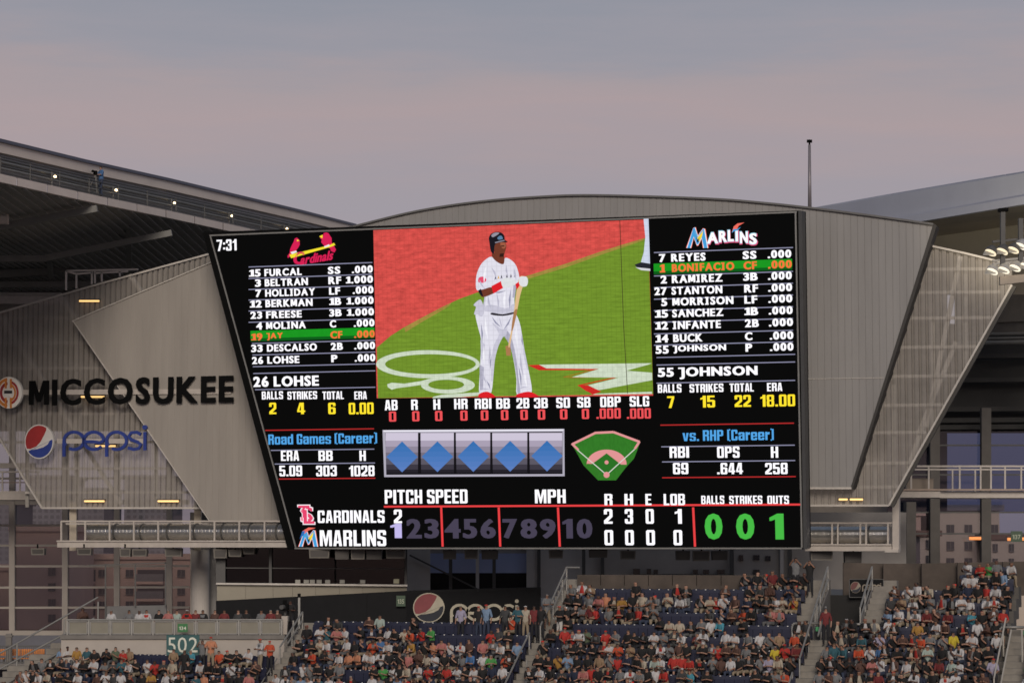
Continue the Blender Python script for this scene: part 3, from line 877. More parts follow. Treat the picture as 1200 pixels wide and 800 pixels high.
# trousers
k.poly(Z([(436, 432), (470, 424), (530, 432), (588, 430), (612, 470), (624, 530), (632, 580), (648, 660), (662, 740), (648, 756), (602, 760), (600, 700), (588, 620), (572, 560), (546, 516), (524, 560), (512, 610), (508, 680), (500, 748), (484, 758), (452, 756), (452, 690), (456, 610), (458, 540), (446, 490)]), jers, .03)
k.poly(Z([(500, 470), (546, 500), (560, 480), (560, 520), (546, 530), (528, 566), (514, 620), (506, 700), (498, 700), (500, 620), (510, 560), (530, 516)]), jmid, .034)
k.poly(Z([(546, 516), (572, 560), (590, 624), (602, 700), (604, 752), (616, 750), (608, 690), (600, 620), (586, 552), (566, 506)]), jsh, .034)
k.poly(Z([(452, 640), (470, 650), (466, 740), (454, 742)]), jsh, .034)
k.poly(Z([(456, 540), (474, 560), (470, 610), (458, 620)]), jmid, .034)
k.poly(Z([(626, 560), (632, 580), (648, 660), (640, 650), (628, 600)]), jmid, .034)
# boots
k.poly(Z([(452, 756), (484, 748), (512, 764), (510, 772), (452, 772)]), redb, .036)
k.poly(Z([(604, 758), (650, 748), (684, 762), (682, 770), (606, 770)]), redb, .036)
# rag at the hip
k.poly(Z([(456, 380), (440, 388), (428, 402), (438, 410), (430, 438), (446, 440), (460, 448), (470, 430), (466, 400)]), jmid, .034)
# bat behind the hand
k.poly(Z([(612, 290), (634, 294), (616, 360), (604, 420), (586, 500), (574, 568), (568, 560), (580, 500), (590, 430), (600, 350)]), wood, .05)
k.poly(Z([(556, 566), (576, 560), (578, 604), (560, 604)]), wood2, .046)
k.poly(Z([(604, 420), (594, 470), (586, 500), (580, 500), (590, 430)]), wood2, .054)
# shirt
k.poly(Z([(500, 208), (520, 226), (548, 228), (556, 212), (580, 222), (600, 246), (612, 290), (612, 318), (594, 330), (592, 380), (588, 430), (540, 436), (490, 428), (466, 418), (472, 372), (470, 340), (448, 344), (438, 332), (440, 282), (456, 242), (476, 220)]), jers, .038)
k.poly(Z([(470, 330), (480, 350), (474, 412), (490, 428), (466, 418), (472, 372)]), jmid, .042)
k.poly(Z([(500, 400), (560, 414), (590, 396), (588, 430), (540, 436), (490, 428), (474, 410)]), jmid, .042)
k.poly(Z([(590, 300), (600, 320), (594, 372), (584, 372)]), jsh, .042)
k.poly(Z([(502, 432), (545, 438), (588, 430), (588, 437), (545, 445), (500, 440)]), emis('bat_belt', rgb(44, 40, 48)), .046)
# patch and team word
k.poly(Z([(450, 292), (468, 288), (480, 300), (470, 312), (448, 310)]), emis('bat_patch', rgb(226, 80, 110)), .044)
for i, (x, c) in enumerate(((512, (60, 60, 90)), (524, (220, 170, 60)), (536, (40, 40, 60)), (558, (40, 36, 60)), (574, (60, 40, 70)), (590, (70, 60, 90)))):
    k.poly(Z([(x, 302 - i * 2), (x + 4, 284 - i * 2), (x + 9, 301 - i * 2), (x + 5, 296 - i * 2)]), emis('word_%d' % i, rgb(*c)), .044)
# neck, head
k.poly(Z([(506, 192), (544, 198), (552, 214), (548, 238), (524, 230), (504, 210)]), skin, .044)
k.poly(Z([(506, 160), (520, 148), (552, 148), (560, 166), (554, 190), (548, 206), (530, 208), (514, 194)]), skin, .048)
k.poly(Z([(536, 152), (553, 150), (558, 166), (550, 176), (540, 170)]), skl, .05)
k.poly(Z([(534, 196), (550, 194), (549, 208), (532, 209)]), emis('bat_beard', rgb(52, 30, 26)), .052)
k.poly(Z([(538, 164), (552, 163), (552, 167), (538, 168)]), emis('bat_eye', rgb(40, 22, 20)), .054)
k.poly(Z([(492, 150), (490, 132), (500, 116), (520, 109), (540, 112), (552, 124), (554, 140), (564, 147), (562, 151), (540, 150), (518, 156), (512, 170), (510, 196), (498, 186)]), hel, .056)
k.poly(Z([(500, 122), (514, 112), (532, 113), (522, 122), (506, 130)]), hel2, .06)
k.poly(Z([(524, 133), (534, 124), (542, 126), (546, 137), (530, 140)]), emis('bat_badge', rgb(92, 128, 160)), .06)
k.poly(Z([(514, 150), (552, 141), (554, 144), (516, 154)]), hel2, .06)
# arms
k.poly(Z([(448, 344), (470, 338), (500, 330), (510, 350), (502, 358), (468, 370), (456, 362)]), skin, .05)
k.poly(Z([(447, 344), (458, 336), (468, 368), (456, 362)]), hel, .052)
k.poly(Z([(500, 326), (538, 306), (548, 332), (508, 356)]), redb, .054)
k.poly(Z([(540, 304), (560, 292), (592, 300), (596, 320), (560, 332), (546, 330)]), emis('bat_glove', rgb(222, 224, 226), 1, .1, (6, 1, 6)), .056)
k.poly(Z([(596, 318), (610, 308), (614, 322), (602, 340)]), redb, .054)
k.poly(Z([(610, 296), (618, 288), (640, 288), (647, 304), (642, 324), (626, 328), (612, 318)]), MATS['bat_glove'], .058)
# creases: slim tapered strokes of shade on the cloth
cr1 = emis('bat_crease', rgb(190, 188, 206), 1, .04, (3, 1, 3), True); cr2 = emis('bat_crease_deep', rgb(150, 150, 174), 1, .04, (3, 1, 3), True); cr3 = emis('bat_highlight', rgb(244, 243, 250), 1, .03, (3, 1, 3), True)
def crease(x0, y0, x1, y1, w_, m, bend=0):
    dx, dy = x1 - x0, y1 - y0; L_ = math.hypot(dx, dy); nx, ny = -dy / L_, dx / L_
    mx_, my2 = (x0 + x1) / 2 + nx * bend, (y0 + y1) / 2 + ny * bend
    k.poly(_Z([(x0, y0), (mx_ + nx * w_ / 2, my2 + ny * w_ / 2), (x1, y1), (mx_ - nx * w_ / 2, my2 - ny * w_ / 2)]), m, .0445)
for c_ in ((480, 240, 470, 320, 9, cr3, 3), (500, 250, 520, 296, 8, cr1, -3), (560, 240, 566, 286, 7, cr1, 3), (590, 250, 600, 300, 9, cr1, 2), (452, 300, 470, 334, 7, cr1, 2), (486, 360, 500, 420, 9, cr1, 4), (520, 350, 528, 426, 7, cr1, -4), (556, 340, 552, 420, 9, cr3, 3), (578, 336, 574, 424, 8, cr2, 3), (500, 350, 560, 344, 6, cr2, 4),
           (476, 448, 486, 540, 10, cr3, 4), (500, 446, 540, 492, 7, cr2, 4), (580, 446, 548, 500, 7, cr2, -4), (530, 446, 544, 500, 5, cr1, 0), (600, 470, 606, 580, 10, cr3, 3), (470, 560, 474, 650, 9, cr3, 3), (494, 560, 488, 640, 8, cr1, -3), (462, 660, 482, 720, 7, cr1, 3), (478, 700, 496, 742, 6, cr2, -3), (500, 600, 496, 660, 6, cr2, 2),
           (616, 590, 628, 690, 9, cr1, 4), (608, 640, 620, 740, 7, cr2, -3), (632, 660, 646, 740, 8, cr3, 3), (452, 730, 494, 738, 5, cr1, 3), (606, 736, 652, 730, 5, cr1, -3), (458, 470, 462, 560, 7, cr2, -3), (622, 520, 628, 570, 6, cr2, 2)):
    crease(*c_)
k.build('batter_figure', A)
# ================================================================ THE BUILDING BEHIND
WP = Plane(600, 641, 142.2)             # plane of the cladding, just behind the board
def yspan(poly, u):
    ys = []
    n = len(poly)
    for i in range(n):
        (x0, y0), (x1, y1) = poly[i], poly[(i + 1) % n]
        if (x0 - u) * (x1 - u) < 0 or (x0 == u) != (x1 == u):
            ys.append(y0 + (y1 - y0) * (u - x0) / (x1 - x0))
    return (min(ys), max(ys)) if len(ys) >= 2 else None
def corrugated(P, pxpoly, off, pitch, depth, duty=.75, back=None):
    """vertical ribbed sheet cut to an outline: wide raised pans and narrow recessed joints"""
    poly = [P.uv(x, y) for x, y in pxpoly]
    us = [p[0] for p in poly]
    u = min(us) + 1e-3; u1 = max(us) - 1e-3
    cuts = [(u, 0)]
    x = u
    prof = [(0, 0), (duty, 0), (duty + .06, -depth), (.94, -depth)]
    pts = []
    k = 0
    corner = sorted(us)
    while True:
        done = False
        for t, d in prof:
            q = u + (k + t) * pitch
            if q > u1: done = True; break
            pts.append((q, d))
        if done: break
        k += 1
    pts.append((u1, 0))
    for c in corner[1:-1]:
        if min(abs(c - q[0]) for q in pts) > .01:
            import bisect
            i = bisect.bisect([q[0] for q in pts], c)
            d0 = pts[i - 1]; d1 = pts[min(i, len(pts) - 1)]
            t = (c - d0[0]) / max(1e-6, d1[0] - d0[0])
            pts.insert(i, (c, d0[1] + (d1[1] - d0[1]) * t))
    mb = MB()
    for (a_, da), (b_, db) in zip(pts, pts[1:]):
        if b_ - a_ < 1e-5: continue
        e = min(1e-3, (b_ - a_) / 4)
        s0, s1 = yspan(poly, a_ + e), yspan(poly, b_ - e)
        if not s0 or not s1: continue
        mb.poly([P.w(a_, s0[0], off + da), P.w(b_, s1[0], off + db), P.w(b_, s1[1], off + db), P.w(a_, s0[1], off + da)])
    return mb
top = arc_pts([(408, 268), (425, 263), (490, 247.5), (560, 236.8), (630, 231), (700, 229), (830, 233), (900, 238.4), (960, 245), (1030, 254), (1094, 263)])
arch = top + [(997, 571), (941, 571), (900, 571), (900, 300), (408, 300)]
t = thing('arched_facade', 'grey ribbed metal facade with curved top rising behind the scoreboard', 'facade', m=WP.m)
corrugated(WP, top + [(997, 571), (900, 571), (900, 330), (408, 330)], 0, .36, .018, .88).build('ribbed_cladding', M_panel, t, kind='stuff')
mb = MB()
mb.prism([WP.p(x, y, -.06) for x, y in (top + [(997, 570), (900, 570), (900, 330), (408, 330)])], -WP.n * .5)
mb.build('backing', M_panel_dk, t)
mb = MB()
for p, q in zip(top, top[1:]):
    mb.beam(WP.p(*p, -.1), WP.p(*q, -.1), .5, .1, 0, WP.v)
mb.build('coping', mat('coping_dark', (.12, .115, .11), .5), t)
mb = MB()
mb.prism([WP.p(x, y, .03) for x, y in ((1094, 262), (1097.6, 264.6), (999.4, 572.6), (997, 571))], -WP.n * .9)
mb.build('slanted_edge', mat('edge_dark', (.04, .036, .032), .7), t)  # one even dark tone over the edge strip
mb = MB()
mb.beam(WP.p(941, 571.8, .03), WP.p(998, 571.8, .03), .1, .1); mb.beam(WP.p(941, 444, .02), WP.p(1036, 442.6, .02), .03, .03)
mb.build('seam_trim', M_trim, t)

t = thing('wing_wall', 'solid grey ribbed wall panel slanting left of the scoreboard behind black letters', 'facade', m=WP.m)
wing = [(86, 376), (268, 296.5), (400, 330), (400, 608), (246, 608)]
wing = [(86, 376), (268, 296.5), (356, 618), (250, 611)]
wing = [(86, 376), (256, 304.5), (345, 610), (247, 610)]
corrugated(WP, wing, 0, .40, .02, .9).build('ribbed_cladding', mat('wing_cladding', (.31, .28, .245), .5, .0, .10, .9, streak=.12, bump=.03), t, kind='stuff')
mb = MB(); mb.prism([WP.p(x, y, -.06) for x, y in wing], -WP.n * .3); mb.build('backing', M_panel_dk, t)
mb = MB()
mb.beam(WP.p(85, 376.4, .02), WP.p(256, 304, .02), .12, .06, 0, WP.v)
mb.beam(WP.p(86, 376, .02), WP.p(246, 610, .02), .1, .05, 0, WP.v)
mb.build('edge_trim', M_trim, t)

# ---- perforated screens
SP = WP.shifted(-.75)
t = thing('perforated_screen', 'see-through ribbed metal screen behind the lettering left of the scoreboard', 'screen', m=SP.m)
left = [(-60, 391), (0, 367), (120, 332.5), (245, 298.5), (262, 360), (262, 595), (50, 595), (0, 513), (-60, 420)]
corrugated(SP, left, 0, .33, .13, .55).build('ribbed_sheet', M_perf, t, kind='stuff')
mb = MB()
for a_, b_ in (((-60, 390), (0, 366.5)), ((0, 366.5), (120, 332)), ((120, 332), (245, 298)), ((-60, 414.7), (50, 595)), ((50, 595), (247, 595))):
    mb.beam(SP.p(*a_, .04), SP.p(*b_, .04), .14, .1, 0, SP.v)
mb.build('edge_trim', M_trim, t)
FP = SP.shifted(-.7)
mb = MB()
for x0, x1, y in ((-40, 250, 373), (-30, 250, 402), (-20, 250, 431.5), (-10, 262, 485), (0, 262, 518), (20, 262, 549), (30, 262, 577)):
    mb.beam(FP.p(x0, y), FP.p(x1, y - .6), .14, .14, 0, FP.v)
mb.build('girt', M_trim, t)
for a_, b_ in (((0, 372), (52, 450)), ((68, 345), (98, 390)), ((150, 322), (164, 341)), ((52, 450), (140, 590)), ((-30, 440), (10, 500))):
    mb = MB(); mb.beam(FP.p(*a_, -.2), FP.p(*b_, -.2), .2, .2, 0, FP.v); mb.build('diagonal_brace', M_trim, t)
for x in (29, 87, 133, 180, 228):
    mb = MB(); mb.beam(FP.p(x, 368, -.3), FP.p(x, 594, -.3), .2, .2, 0, (1, 0, 0)); mb.build('post', mat('dim_trim', (.27, .25, .22), .6), t)

t = thing('perforated_screen', 'see-through ribbed metal screen sloping in at the right of the grey facade', 'screen', m=SP.m)
right = [(941, 595), (941, 560), (990, 560), (1090, 287), (1097, 289), (1130, 297), (1184, 309), (1186, 334), (1040, 595)]
right = [(941, 592), (941, 564), (992, 564), (1088, 287), (1130, 297), (1187, 311), (1186, 334), (1042, 592)]
corrugated(SP, right, 0, .37, .15, .55).build('ribbed_sheet', M_perf, t, kind='stuff')
mb = MB()
for a_, b_ in (((1090, 288), (1130, 296.6)), ((1130, 296.6), (1188, 310.6)), ((1186, 334), (1042, 592)), ((941, 592), (1042, 592))):
    mb.beam(SP.p(*a_, .04), SP.p(*b_, .04), .14, .1, 0, SP.v)
mb.build('edge_trim', M_trim, t)
mb = MB()
mb.beam(SP.p(1188.6, 335, -.12), SP.p(1044.6, 593, -.12), .16, .2, 0, SP.v)
mb.build('edge_channel', mat('channel_dark', (.05, .046, .04), .6), t)
mb = MB()
for x0, x1, y in ((1070, 1170, 316), (1060, 1172, 343), (1055, 1170, 373), (1050, 1148, 407), (1040, 1130, 441), (1025, 1108, 475), (1015, 1085, 507), (1005, 1066, 543), (995, 1052, 571)):
    mb.beam(FP.p(x0, y), FP.p(x1, y - 1), .16, .16, 0, FP.v)
mb.build('girt', M_trim, t)
for a_, b_ in (((1125, 300), (1085, 500)), ((1120, 400), (1075, 510)), ((1080, 500), (1060, 560))):
    mb = MB(); mb.beam(FP.p(*a_, -.2), FP.p(*b_, -.2), .22, .22, 0, FP.v); mb.build('diagonal_brace', M_trim, t)
for x, y0, y1 in ((1024, 560, 590), (1046, 470, 575), (1092, 390, 495), (1130, 340, 430)):
    mb = MB(); mb.beam(FP.p(x, y0 - 20, -.3), FP.p(x, y1, -.3), .2, .2, 0, (1, 0, 0)); mb.build('post', MATS['dim_trim'], t)

# ---- warm tube lights behind and on the screens
LM = mat('tube_light', (.8, .6, .3), .5, var=0, emit=rgb(255, 205, 130), es=1.15)
def tube_light(x0, x1, y, P, off, lab):
    t = thing('tube_light', lab, 'light', m=P.m, group='warm tube lights on the screens')
    mb = MB(); mb.tube(P.p(x0, y, off), P.p(x1, y, off), .055, 8); mb.build('glowing_tube', LM, t)
    mb = MB(); mb.beam(P.p(x0 - 1, y - 1.9, off - .02), P.p(x1 + 1, y - 1.9, off - .02), .2, .05); mb.build('fitting', M_dark, t)
tube_light(95, 118, 353, SP, .2, 'glowing warm tube light high on the left screen below its top edge')
tube_light(97, 124, 465, SP, .2, 'glowing warm tube light behind the middle of the black lettering')
tube_light(114, 137, 522.5, SP, .2, 'glowing warm tube light behind the blue lettering')
tube_light(101, 124, 587, SP, .2, 'glowing warm tube light at the foot of the left screen, further from the board')
tube_light(187, 211, 587, SP, .2, 'glowing warm tube light at the foot of the left screen, nearer the board')
tube_light(984, 994, 585, SP, .2, 'short glowing tube light at the foot of the right screen, nearer the board')
tube_light(997, 1012, 585, SP, .2, 'longer glowing tube light at the foot of the right screen')

# ---- MICCOSUKEE sign and its emblem
SGN = SP.shifted(.9)
def letters3d(P, st, x0, x1, y0, y1, mat_, parent, depth=.18, fat=.03, bold=.022, gap=.09, off=.0):
    vv, ff = text_geo(st, bold, gap=gap, fat=0)
    a0, a1 = min(v[0] for v in vv), max(v[0] for v in vv)
    b0, b1 = min(v[1] for v in vv), max(v[1] for v in vv)
    ym, xm = (y0 + y1) / 2, (x0 + x1) / 2
    u0, u1 = P.uv(x0, ym)[0], P.uv(x1, ym)[0]
    v0, v1 = P.uv(xm, y1)[1], P.uv(xm, y0)[1]
    # one object per letter
    x = 0
    for ch in st:
        gv, gf, g0, g1 = GL[ch, bold]
        pts = [(x + a - g0, c) for a, c in gv]
        x += g1 - g0 + gap
        mb = MB()
        fx = lambda a: u0 + (u1 - u0) * (a - a0) / (a1 - a0)
        fy = lambda c: v0 + (v1 - v0) * (c - b0) / (b1 - b0)
        n = len(pts)
        dx = fat * (u1 - u0) / (a1 - a0)
        mb.v = [P.w(fx(a), fy(c), off + depth) for a, c in pts] + [P.w(fx(a), fy(c), off) for a, c in pts]
        edges = {}
        for f in gf:
            mb.f.append(list(f)); mb.mi.append(0)
            mb.f.append([n + i for i in reversed(f)]); mb.mi.append(0)
            for i in range(len(f)):
                e = (f[i], f[(i + 1) % len(f)])
                if (e[1], e[0]) in edges: del edges[(e[1], e[0])]
                else: edges[e] = 1
        for a, b in edges:
            mb.f.append([b, a, n + a, n + b]); mb.mi.append(0)
        if fat:                         # a heavier face: the same letter again beside itself, a hair behind
            for s_ in (-1, 1):
                b = len(mb.v)
                mb.v += [P.w(fx(a) + s_ * dx, fy(c), off + depth - .004 * (2 + s_)) for a, c in pts]
                mb.f += [[b + i for i in f] for f in gf]; mb.mi += [0] * len(gf)
        mb.build('letter', mat_, parent)
t = thing('sign_lettering', 'big black MICCOSUKEE letters standing off the left screen', 'sign', m=SGN.m)
letters3d(SGN, 'MICCOSUKEE', 35.4, 274, 442.2, 473.6, M_black, t, .1, .022, gap=.13)
mb = MB(); mb.beam(SGN.p(25, 459.4, -.12), SGN.p(270, 458.4, -.12), .12, .28, 0, SGN.v); mb.build('mounting_rail', M_white, t)
t = thing('round_emblem_sign', 'round red orange and white emblem in front of the black lettering', 'sign', m=SGN.m)
def disc(P, cx, cy, rx, ry, off, th, m, name, parent, a0=0, a1=360, hole=0):
    mb = MB()
    n = 40
    pts = [(cx + rx * math.cos(R(a0 + (a1 - a0) * i / n)), cy - ry * math.sin(R(a0 + (a1 - a0) * i / n))) for i in range(n + 1)]
    if hole:
        inn = [(cx + rx * hole * math.cos(R(a0 + (a1 - a0) * i / n)), cy - ry * hole * math.sin(R(a0 + (a1 - a0) * i / n))) for i in range(n + 1)]
        for i in range(n):
            mb.prism([P.p(*pts[i], off), P.p(*pts[i + 1], off), P.p(*inn[i + 1], off), P.p(*inn[i], off)], -P.n * th)
    else:
        if a1 - a0 == 360: pts = pts[:-1]
        mb.prism([P.p(*q, off) for q in pts], -P.n * th)
    return mb.build(name, m, parent)
Mr, Mo, Mw, Mk = mat('sign_red', (.36, .025, .02), .5), mat('sign_orange', (.65, .22, .03), .5), mat('sign_white', (.82, .78, .70), .5), mat('sign_black', (.02, .018, .016), .5)
disc(SGN, 11.2, 460, 15.4, 18.6, .1, .2, Mw, 'white_rim', t)
disc(SGN, 10.6, 460, 14, 17.2, .115, .1, Mo, 'orange_ring', t, 95, 265, .8)
disc(SGN, 10.6, 460, 9.6, 12.4, .12, .1, Mr, 'red_ring', t, 95, 265, .72)
disc(SGN, 12.2, 460, 10.6, 13.8, .125, .1, Mr, 'red_ring', t, -85, 85, .8)
disc(SGN, 12.2, 460, 7.6, 10.4, .13, .1, Mo, 'orange_ring', t, -85, 85, .76)
disc(SGN, 11.2, 460, 5, 5.2, .14, .1, Mw, 'white_hub', t)

mb = MB()
mb.plane_rect(SGN, 7, 444, 9, 455, .15, .05); mb.plane_rect(SGN, 13, 444, 15, 455, .15, .05); mb.plane_rect(SGN, 7, 466, 9, 478, .15, .05); mb.plane_rect(SGN, 13, 466, 15, 478, .15, .05)
mb.build('bar', Mo, t)
mb = MB(); mb.plane_rect(SGN, 6.5, 457.6, 15.6, 461, .17, .05); mb.build('black_center_bar', Mk, t)

# ---- soda sign on the screen: globe and rounded letters
t = thing('globe_emblem_sign', 'round red white and blue globe emblem left of the blue lettering', 'sign', m=SGN.m)
Mred, Mblue, Mwh = mat('globe_red', (.34, .022, .02), .45), mat('globe_blue', (.022, .045, .24), .45), mat('globe_white', (.62, .59, .55), .45)
def globe(P, cx, cy, rx, ry, t, mr, mb_, mw, off=.1, hide_blue=False):
    disc(P, cx, cy, rx, ry, off, .2, mw, 'white_disc', t)
    def wave(f, a0, a1, m, name, k):
        pts = []
        n = 20
        for i in range(n + 1):
            a_ = R(a0 + (a1 - a0) * i / n)
            pts.append((cx + rx * .93 * math.cos(a_), cy - ry * .93 * math.sin(a_)))
        pts += [(cx + rx * x, cy + ry * y) for x, y in f]
        mb = MB(); mb.prism([P.p(*q, off + .012 + k) for q in pts], -P.n * .05); mb.build(name, m, t)
    wave([(-.6, .42), (-.2, .28), (.1, .02), (.36, -.4), (.5, -.68)], 58, 206, mr, 'red_field', 0)
    if not hide_blue:
        wave([(.75, -.06), (.6, .16), (.3, .33), (-.1, .42), (-.5, .48)], 8, -143, mb_, 'blue_field', .002)
globe(SGN, 46.8, 517.3, 16.9, 20.2, t, Mred, Mblue, Mwh)
def stroke(P, pts, wid, off, th, mb, taper=None):
    """a flat ribbon of constant width (in metres) along picture points"""
    q = [V(P.uv(*p)) for p in pts]
    L = []
    for i in range(len(q)):
        d = (q[min(i + 1, len(q) - 1)] - q[max(i - 1, 0)]).normalized()
        n_ = V((-d.y, d.x)) * wid / 2
        L.append((q[i] + n_, q[i] - n_))
    for (a, b), (c, d) in zip(L, L[1:]):
        mb.prism([P.w(a.x, a.y, off), P.w(c.x, c.y, off), P.w(d.x, d.y, off), P.w(b.x, b.y, off)], -P.n * th)
def soda_word(P, x0, x1, yb, xh, desc, m, t, wid, off=.0, th=.12, only=None):
    """p e p s i : bowls drawn as open rounds. yb baseline row, xh letter height, desc depth of the tail"""
    W_ = x1 - x0
    rx = W_ * .118; ry = xh * .5; cy = yb - ry
    def ell(cx, a0, a1, n=22, kx=1, ky=1, c=None): return [(cx + rx * kx * math.cos(R(a0 + (a1 - a0) * i / n)), (c or cy) - ry * ky * math.sin(R(a0 + (a1 - a0) * i / n))) for i in range(n + 1)]
    def put(run_list):
        mb = MB()
        for i, r_ in enumerate(run_list): stroke(P, r_, wid, off + i * .003, th, mb)
        mb.build('letter', m, t)
    c1 = x0 + rx + W_ * .012
    put([ell(c1, 215, -118), [(c1 - rx, cy + ry * .1), (c1 - rx, yb + desc)]][:2])
    c2 = x0 + W_ * .365
    put([ell(c2, 0, 318), ell(c2, 0, 0, 1)[:1] + [(c2 + rx, cy - 0), (c2 + rx * .6, cy + ry * .22), (c2, cy + ry * .12), (c2 - rx * .92, cy + ry * .1)]])
    c3 = x0 + W_ * .635
    put([ell(c3, 215, -118), [(c3 - rx, cy + ry * .1), (c3 - rx, yb + desc)]])
    c4 = x0 + W_ * .85
    put([[(c4 + rx * .62, cy - ry * .72), (c4 + rx * .2, cy - ry * .98), (c4 - rx * .35, cy - ry * .92), (c4 - rx * .62, cy - ry * .5), (c4 - rx * .35, cy - ry * .12), (c4 + rx * .25, cy + ry * .12), (c4 + rx * .62, cy + ry * .45), (c4 + rx * .4, cy + ry * .88), (c4 - rx * .1, cy + ry * 1.0), (c4 - rx * .68, cy + ry * .82)]])
    c5 = x1 - W_ * .03
    put([[(c5, yb + 1), (c5, yb - xh)]])
    mb = MB()
    mb.prism([P.p(c5 + W_ * .028 * math.cos(i / 12 * 2 * math.pi), yb - xh * 1.27 + W_ * .028 * math.sin(i / 12 * 2 * math.pi), off) for i in range(12)], -P.n * th)
    mb.build('dot_of_letter', m, t)
t = thing('soda_sign_lettering', 'blue pepsi letters standing off the left screen', 'sign', m=SGN.m)
soda_word(SGN, 74, 173, 526.4, 20.4, 8.4, Mblue, t, .175, .06)
mb = MB(); mb.beam(SGN.p(66, 516.6, -.12), SGN.p(167, 516.6, -.12), .1, .26, 0, SGN.v); mb.build('mounting_rail', M_white, t)

# ================================================================ ROOFS
def roofY(px): return 55.5 / (.236 + (600 - px) / F)
ST = [(-110, 134.5), (-60, 147), (0, 162.2), (100, 186.6), (200, 209), (290, 230.6), (350, 245), (418, 262.5)]
def ytop(px):
    for (a, b), (c, d) in zip(ST, ST[1:]):
        if a <= px <= c: return b + (d - b) * (px - a) / (c - a)
prof = {}                              # how far below the top edge each line of the roof edge lies, in picture rows
def lines(px):
    k = (293 + px * 0) and (1 - px / 1500)
    y = ytop(px)
    return y, y + 3.8 * k, y + 16.5 * k, y + 41.5 * (1 - px / 2600), y + 51 * (1 - px / 2400)
sx = [s for s, _ in ST]
t = thing('left_roof', 'long sloping stadium roof edge with beige fascia and walkway at upper left', 'roof', loc=at(150, 230, 150))
def strip(i0, i1, d0, d1, name, m, th=.5, seg=sx):
    mb = MB()
    for a, b in zip(seg, seg[1:]):
        A, B = lines(a), lines(b)
        q = [at(a, A[i0], roofY(a) + d0), at(b, B[i0], roofY(b) + d0), at(b, B[i1], roofY(b) + d1), at(a, A[i1], roofY(a) + d1)]
        mb.prism(q, (-.25 * th, th, 0))
    return mb.build(name, m, t)
strip(0, 1, 1.2, 1.2, 'roof_cap', M_capblue, .8)
strip(1, 2, 1.5, 1.5, 'upper_fascia', M_beige, .5)
strip(2, 3, 2.3, 2.3, 'recess_wall', mat('recess_grey', (.34, .335, .335), .55, .1, .15, .8), .3)
# lower fascia in separate panels with joints
px_ = -90
while px_ < 380:
    w_ = 36 * (1 - px_ / 3000)
    a, b = px_ + .5, px_ + w_ - .5
    A, B = lines(a), lines(min(b, 417)); b = min(b, 417)
    mb = MB()
    mb.prism([at(a, A[3], roofY(a)), at(b, B[3], roofY(b)), at(b, B[4], roofY(b)), at(a, A[4], roofY(a))], (-.1, .4, 0))
    mb.build('fascia_panel', M_beige, t)
    px_ += w_
for k_, (d, r_) in enumerate(((24, .05), (28, .09), (31.5, .05), (35, .07), (21, .04))):
    mb = MB()
    for a, b in zip(sx, sx[1:]):
        mb.tube(at(a, ytop(a) + d * (1 - a / 2400), roofY(a) + 1.9 - k_ * .22), at(b, ytop(b) + d * (1 - b / 2400), roofY(b) + 1.9 - k_ * .22), r_, 6)
    mb.build('conduit', M_rail if k_ % 2 else M_dark, t)
# handrail
mb = MB()
for a, b in zip(sx, sx[1:]):
    for up in (0, 8, 15.5):
        mb.tube(at(a, lines(a)[3] - 2 - up * (1 - a / 1500), roofY(a) + .15), at(b, lines(b)[3] - 2 - up * (1 - b / 1500), roofY(b) + .15), .028 if up < 15 else .04, 5)
mb.build('handrail', M_dark, t)
for i in range(14):
    x = -70 + i * 35.5 - i * i * .12
    if x > 400: break
    mb = MB(); L_ = lines(x)
    mb.tube(at(x, L_[3] + 4, roofY(x) + .12), at(x, L_[3] - 20 * (1 - x / 1500), roofY(x) + .12), .035, 5)
    mb.build('rail_post', M_dark, t)
# underside of the roof
M_truss = mat('truss_grey', (.17, .165, .15), .7)
zu = at(0, 213.5, roofY(0)).z
mb = MB()
a0, a1 = at(-110, HOR, roofY(-110)), at(417, HOR, roofY(417))
front = [at(s, lines(s)[4] - .5, roofY(s)) + V((-.1, .3, .02)) for s in sx]
def lowz(px): return at(px, lines(px)[4], roofY(px)).z
for p, q in zip(front, front[1:]):
    mb.poly([p, q, V((q.x + (199 - q.y) * .0, 199, q.z)), V((p.x, 199, p.z))])
mb.poly([front[0], V((front[0].x, 199, front[0].z)), V((-75, 199, front[0].z)), V((-75, 125, front[0].z))])

mb.build('underside_deck', M_deck, t)
mb = MB()
for i in range(100):
    x = -52 + i * .48
    # ribs run away from the viewer under the deck
    f = (x - a0.x) / (a1.x - a0.x)
    if x > front[-1].x: break
    y0, z0 = 125, front[0].z
    for p, q in zip(front, front[1:]):
        if p.x <= x <= q.x:
            g_ = (x - p.x) / (q.x - p.x); y0 = p.y + (q.y - p.y) * g_ + .3; z0 = p.z + (q.z - p.z) * g_
    mb.beam((x, y0, z0 - .04), (x, 198, z0 - .04), .16, .08)
mb.build('deck_ribs', mat('deck_rib', (.27, .26, .24), .7), t, kind='stuff')
for Y, h in ((141, .9), (152, 1.0), (166, 1.1), (181, 1.2)):
    # a tied truss: bottom chord, arched top chord, posts
    xr = a0.x + (Y - a0.y) / (a1.y - a0.y) * (a1.x - a0.x) - .5
    z1 = zu - .3
    mb = MB(); mb.beam((-58, Y, z1 - h), (xr - 7, Y, z1 - h), .35, .35); mb.beam((xr - 7, Y, z1 - h), (xr + .4, Y, z1 + .5), .35, .35); mb.build('truss_chord', M_truss, t)
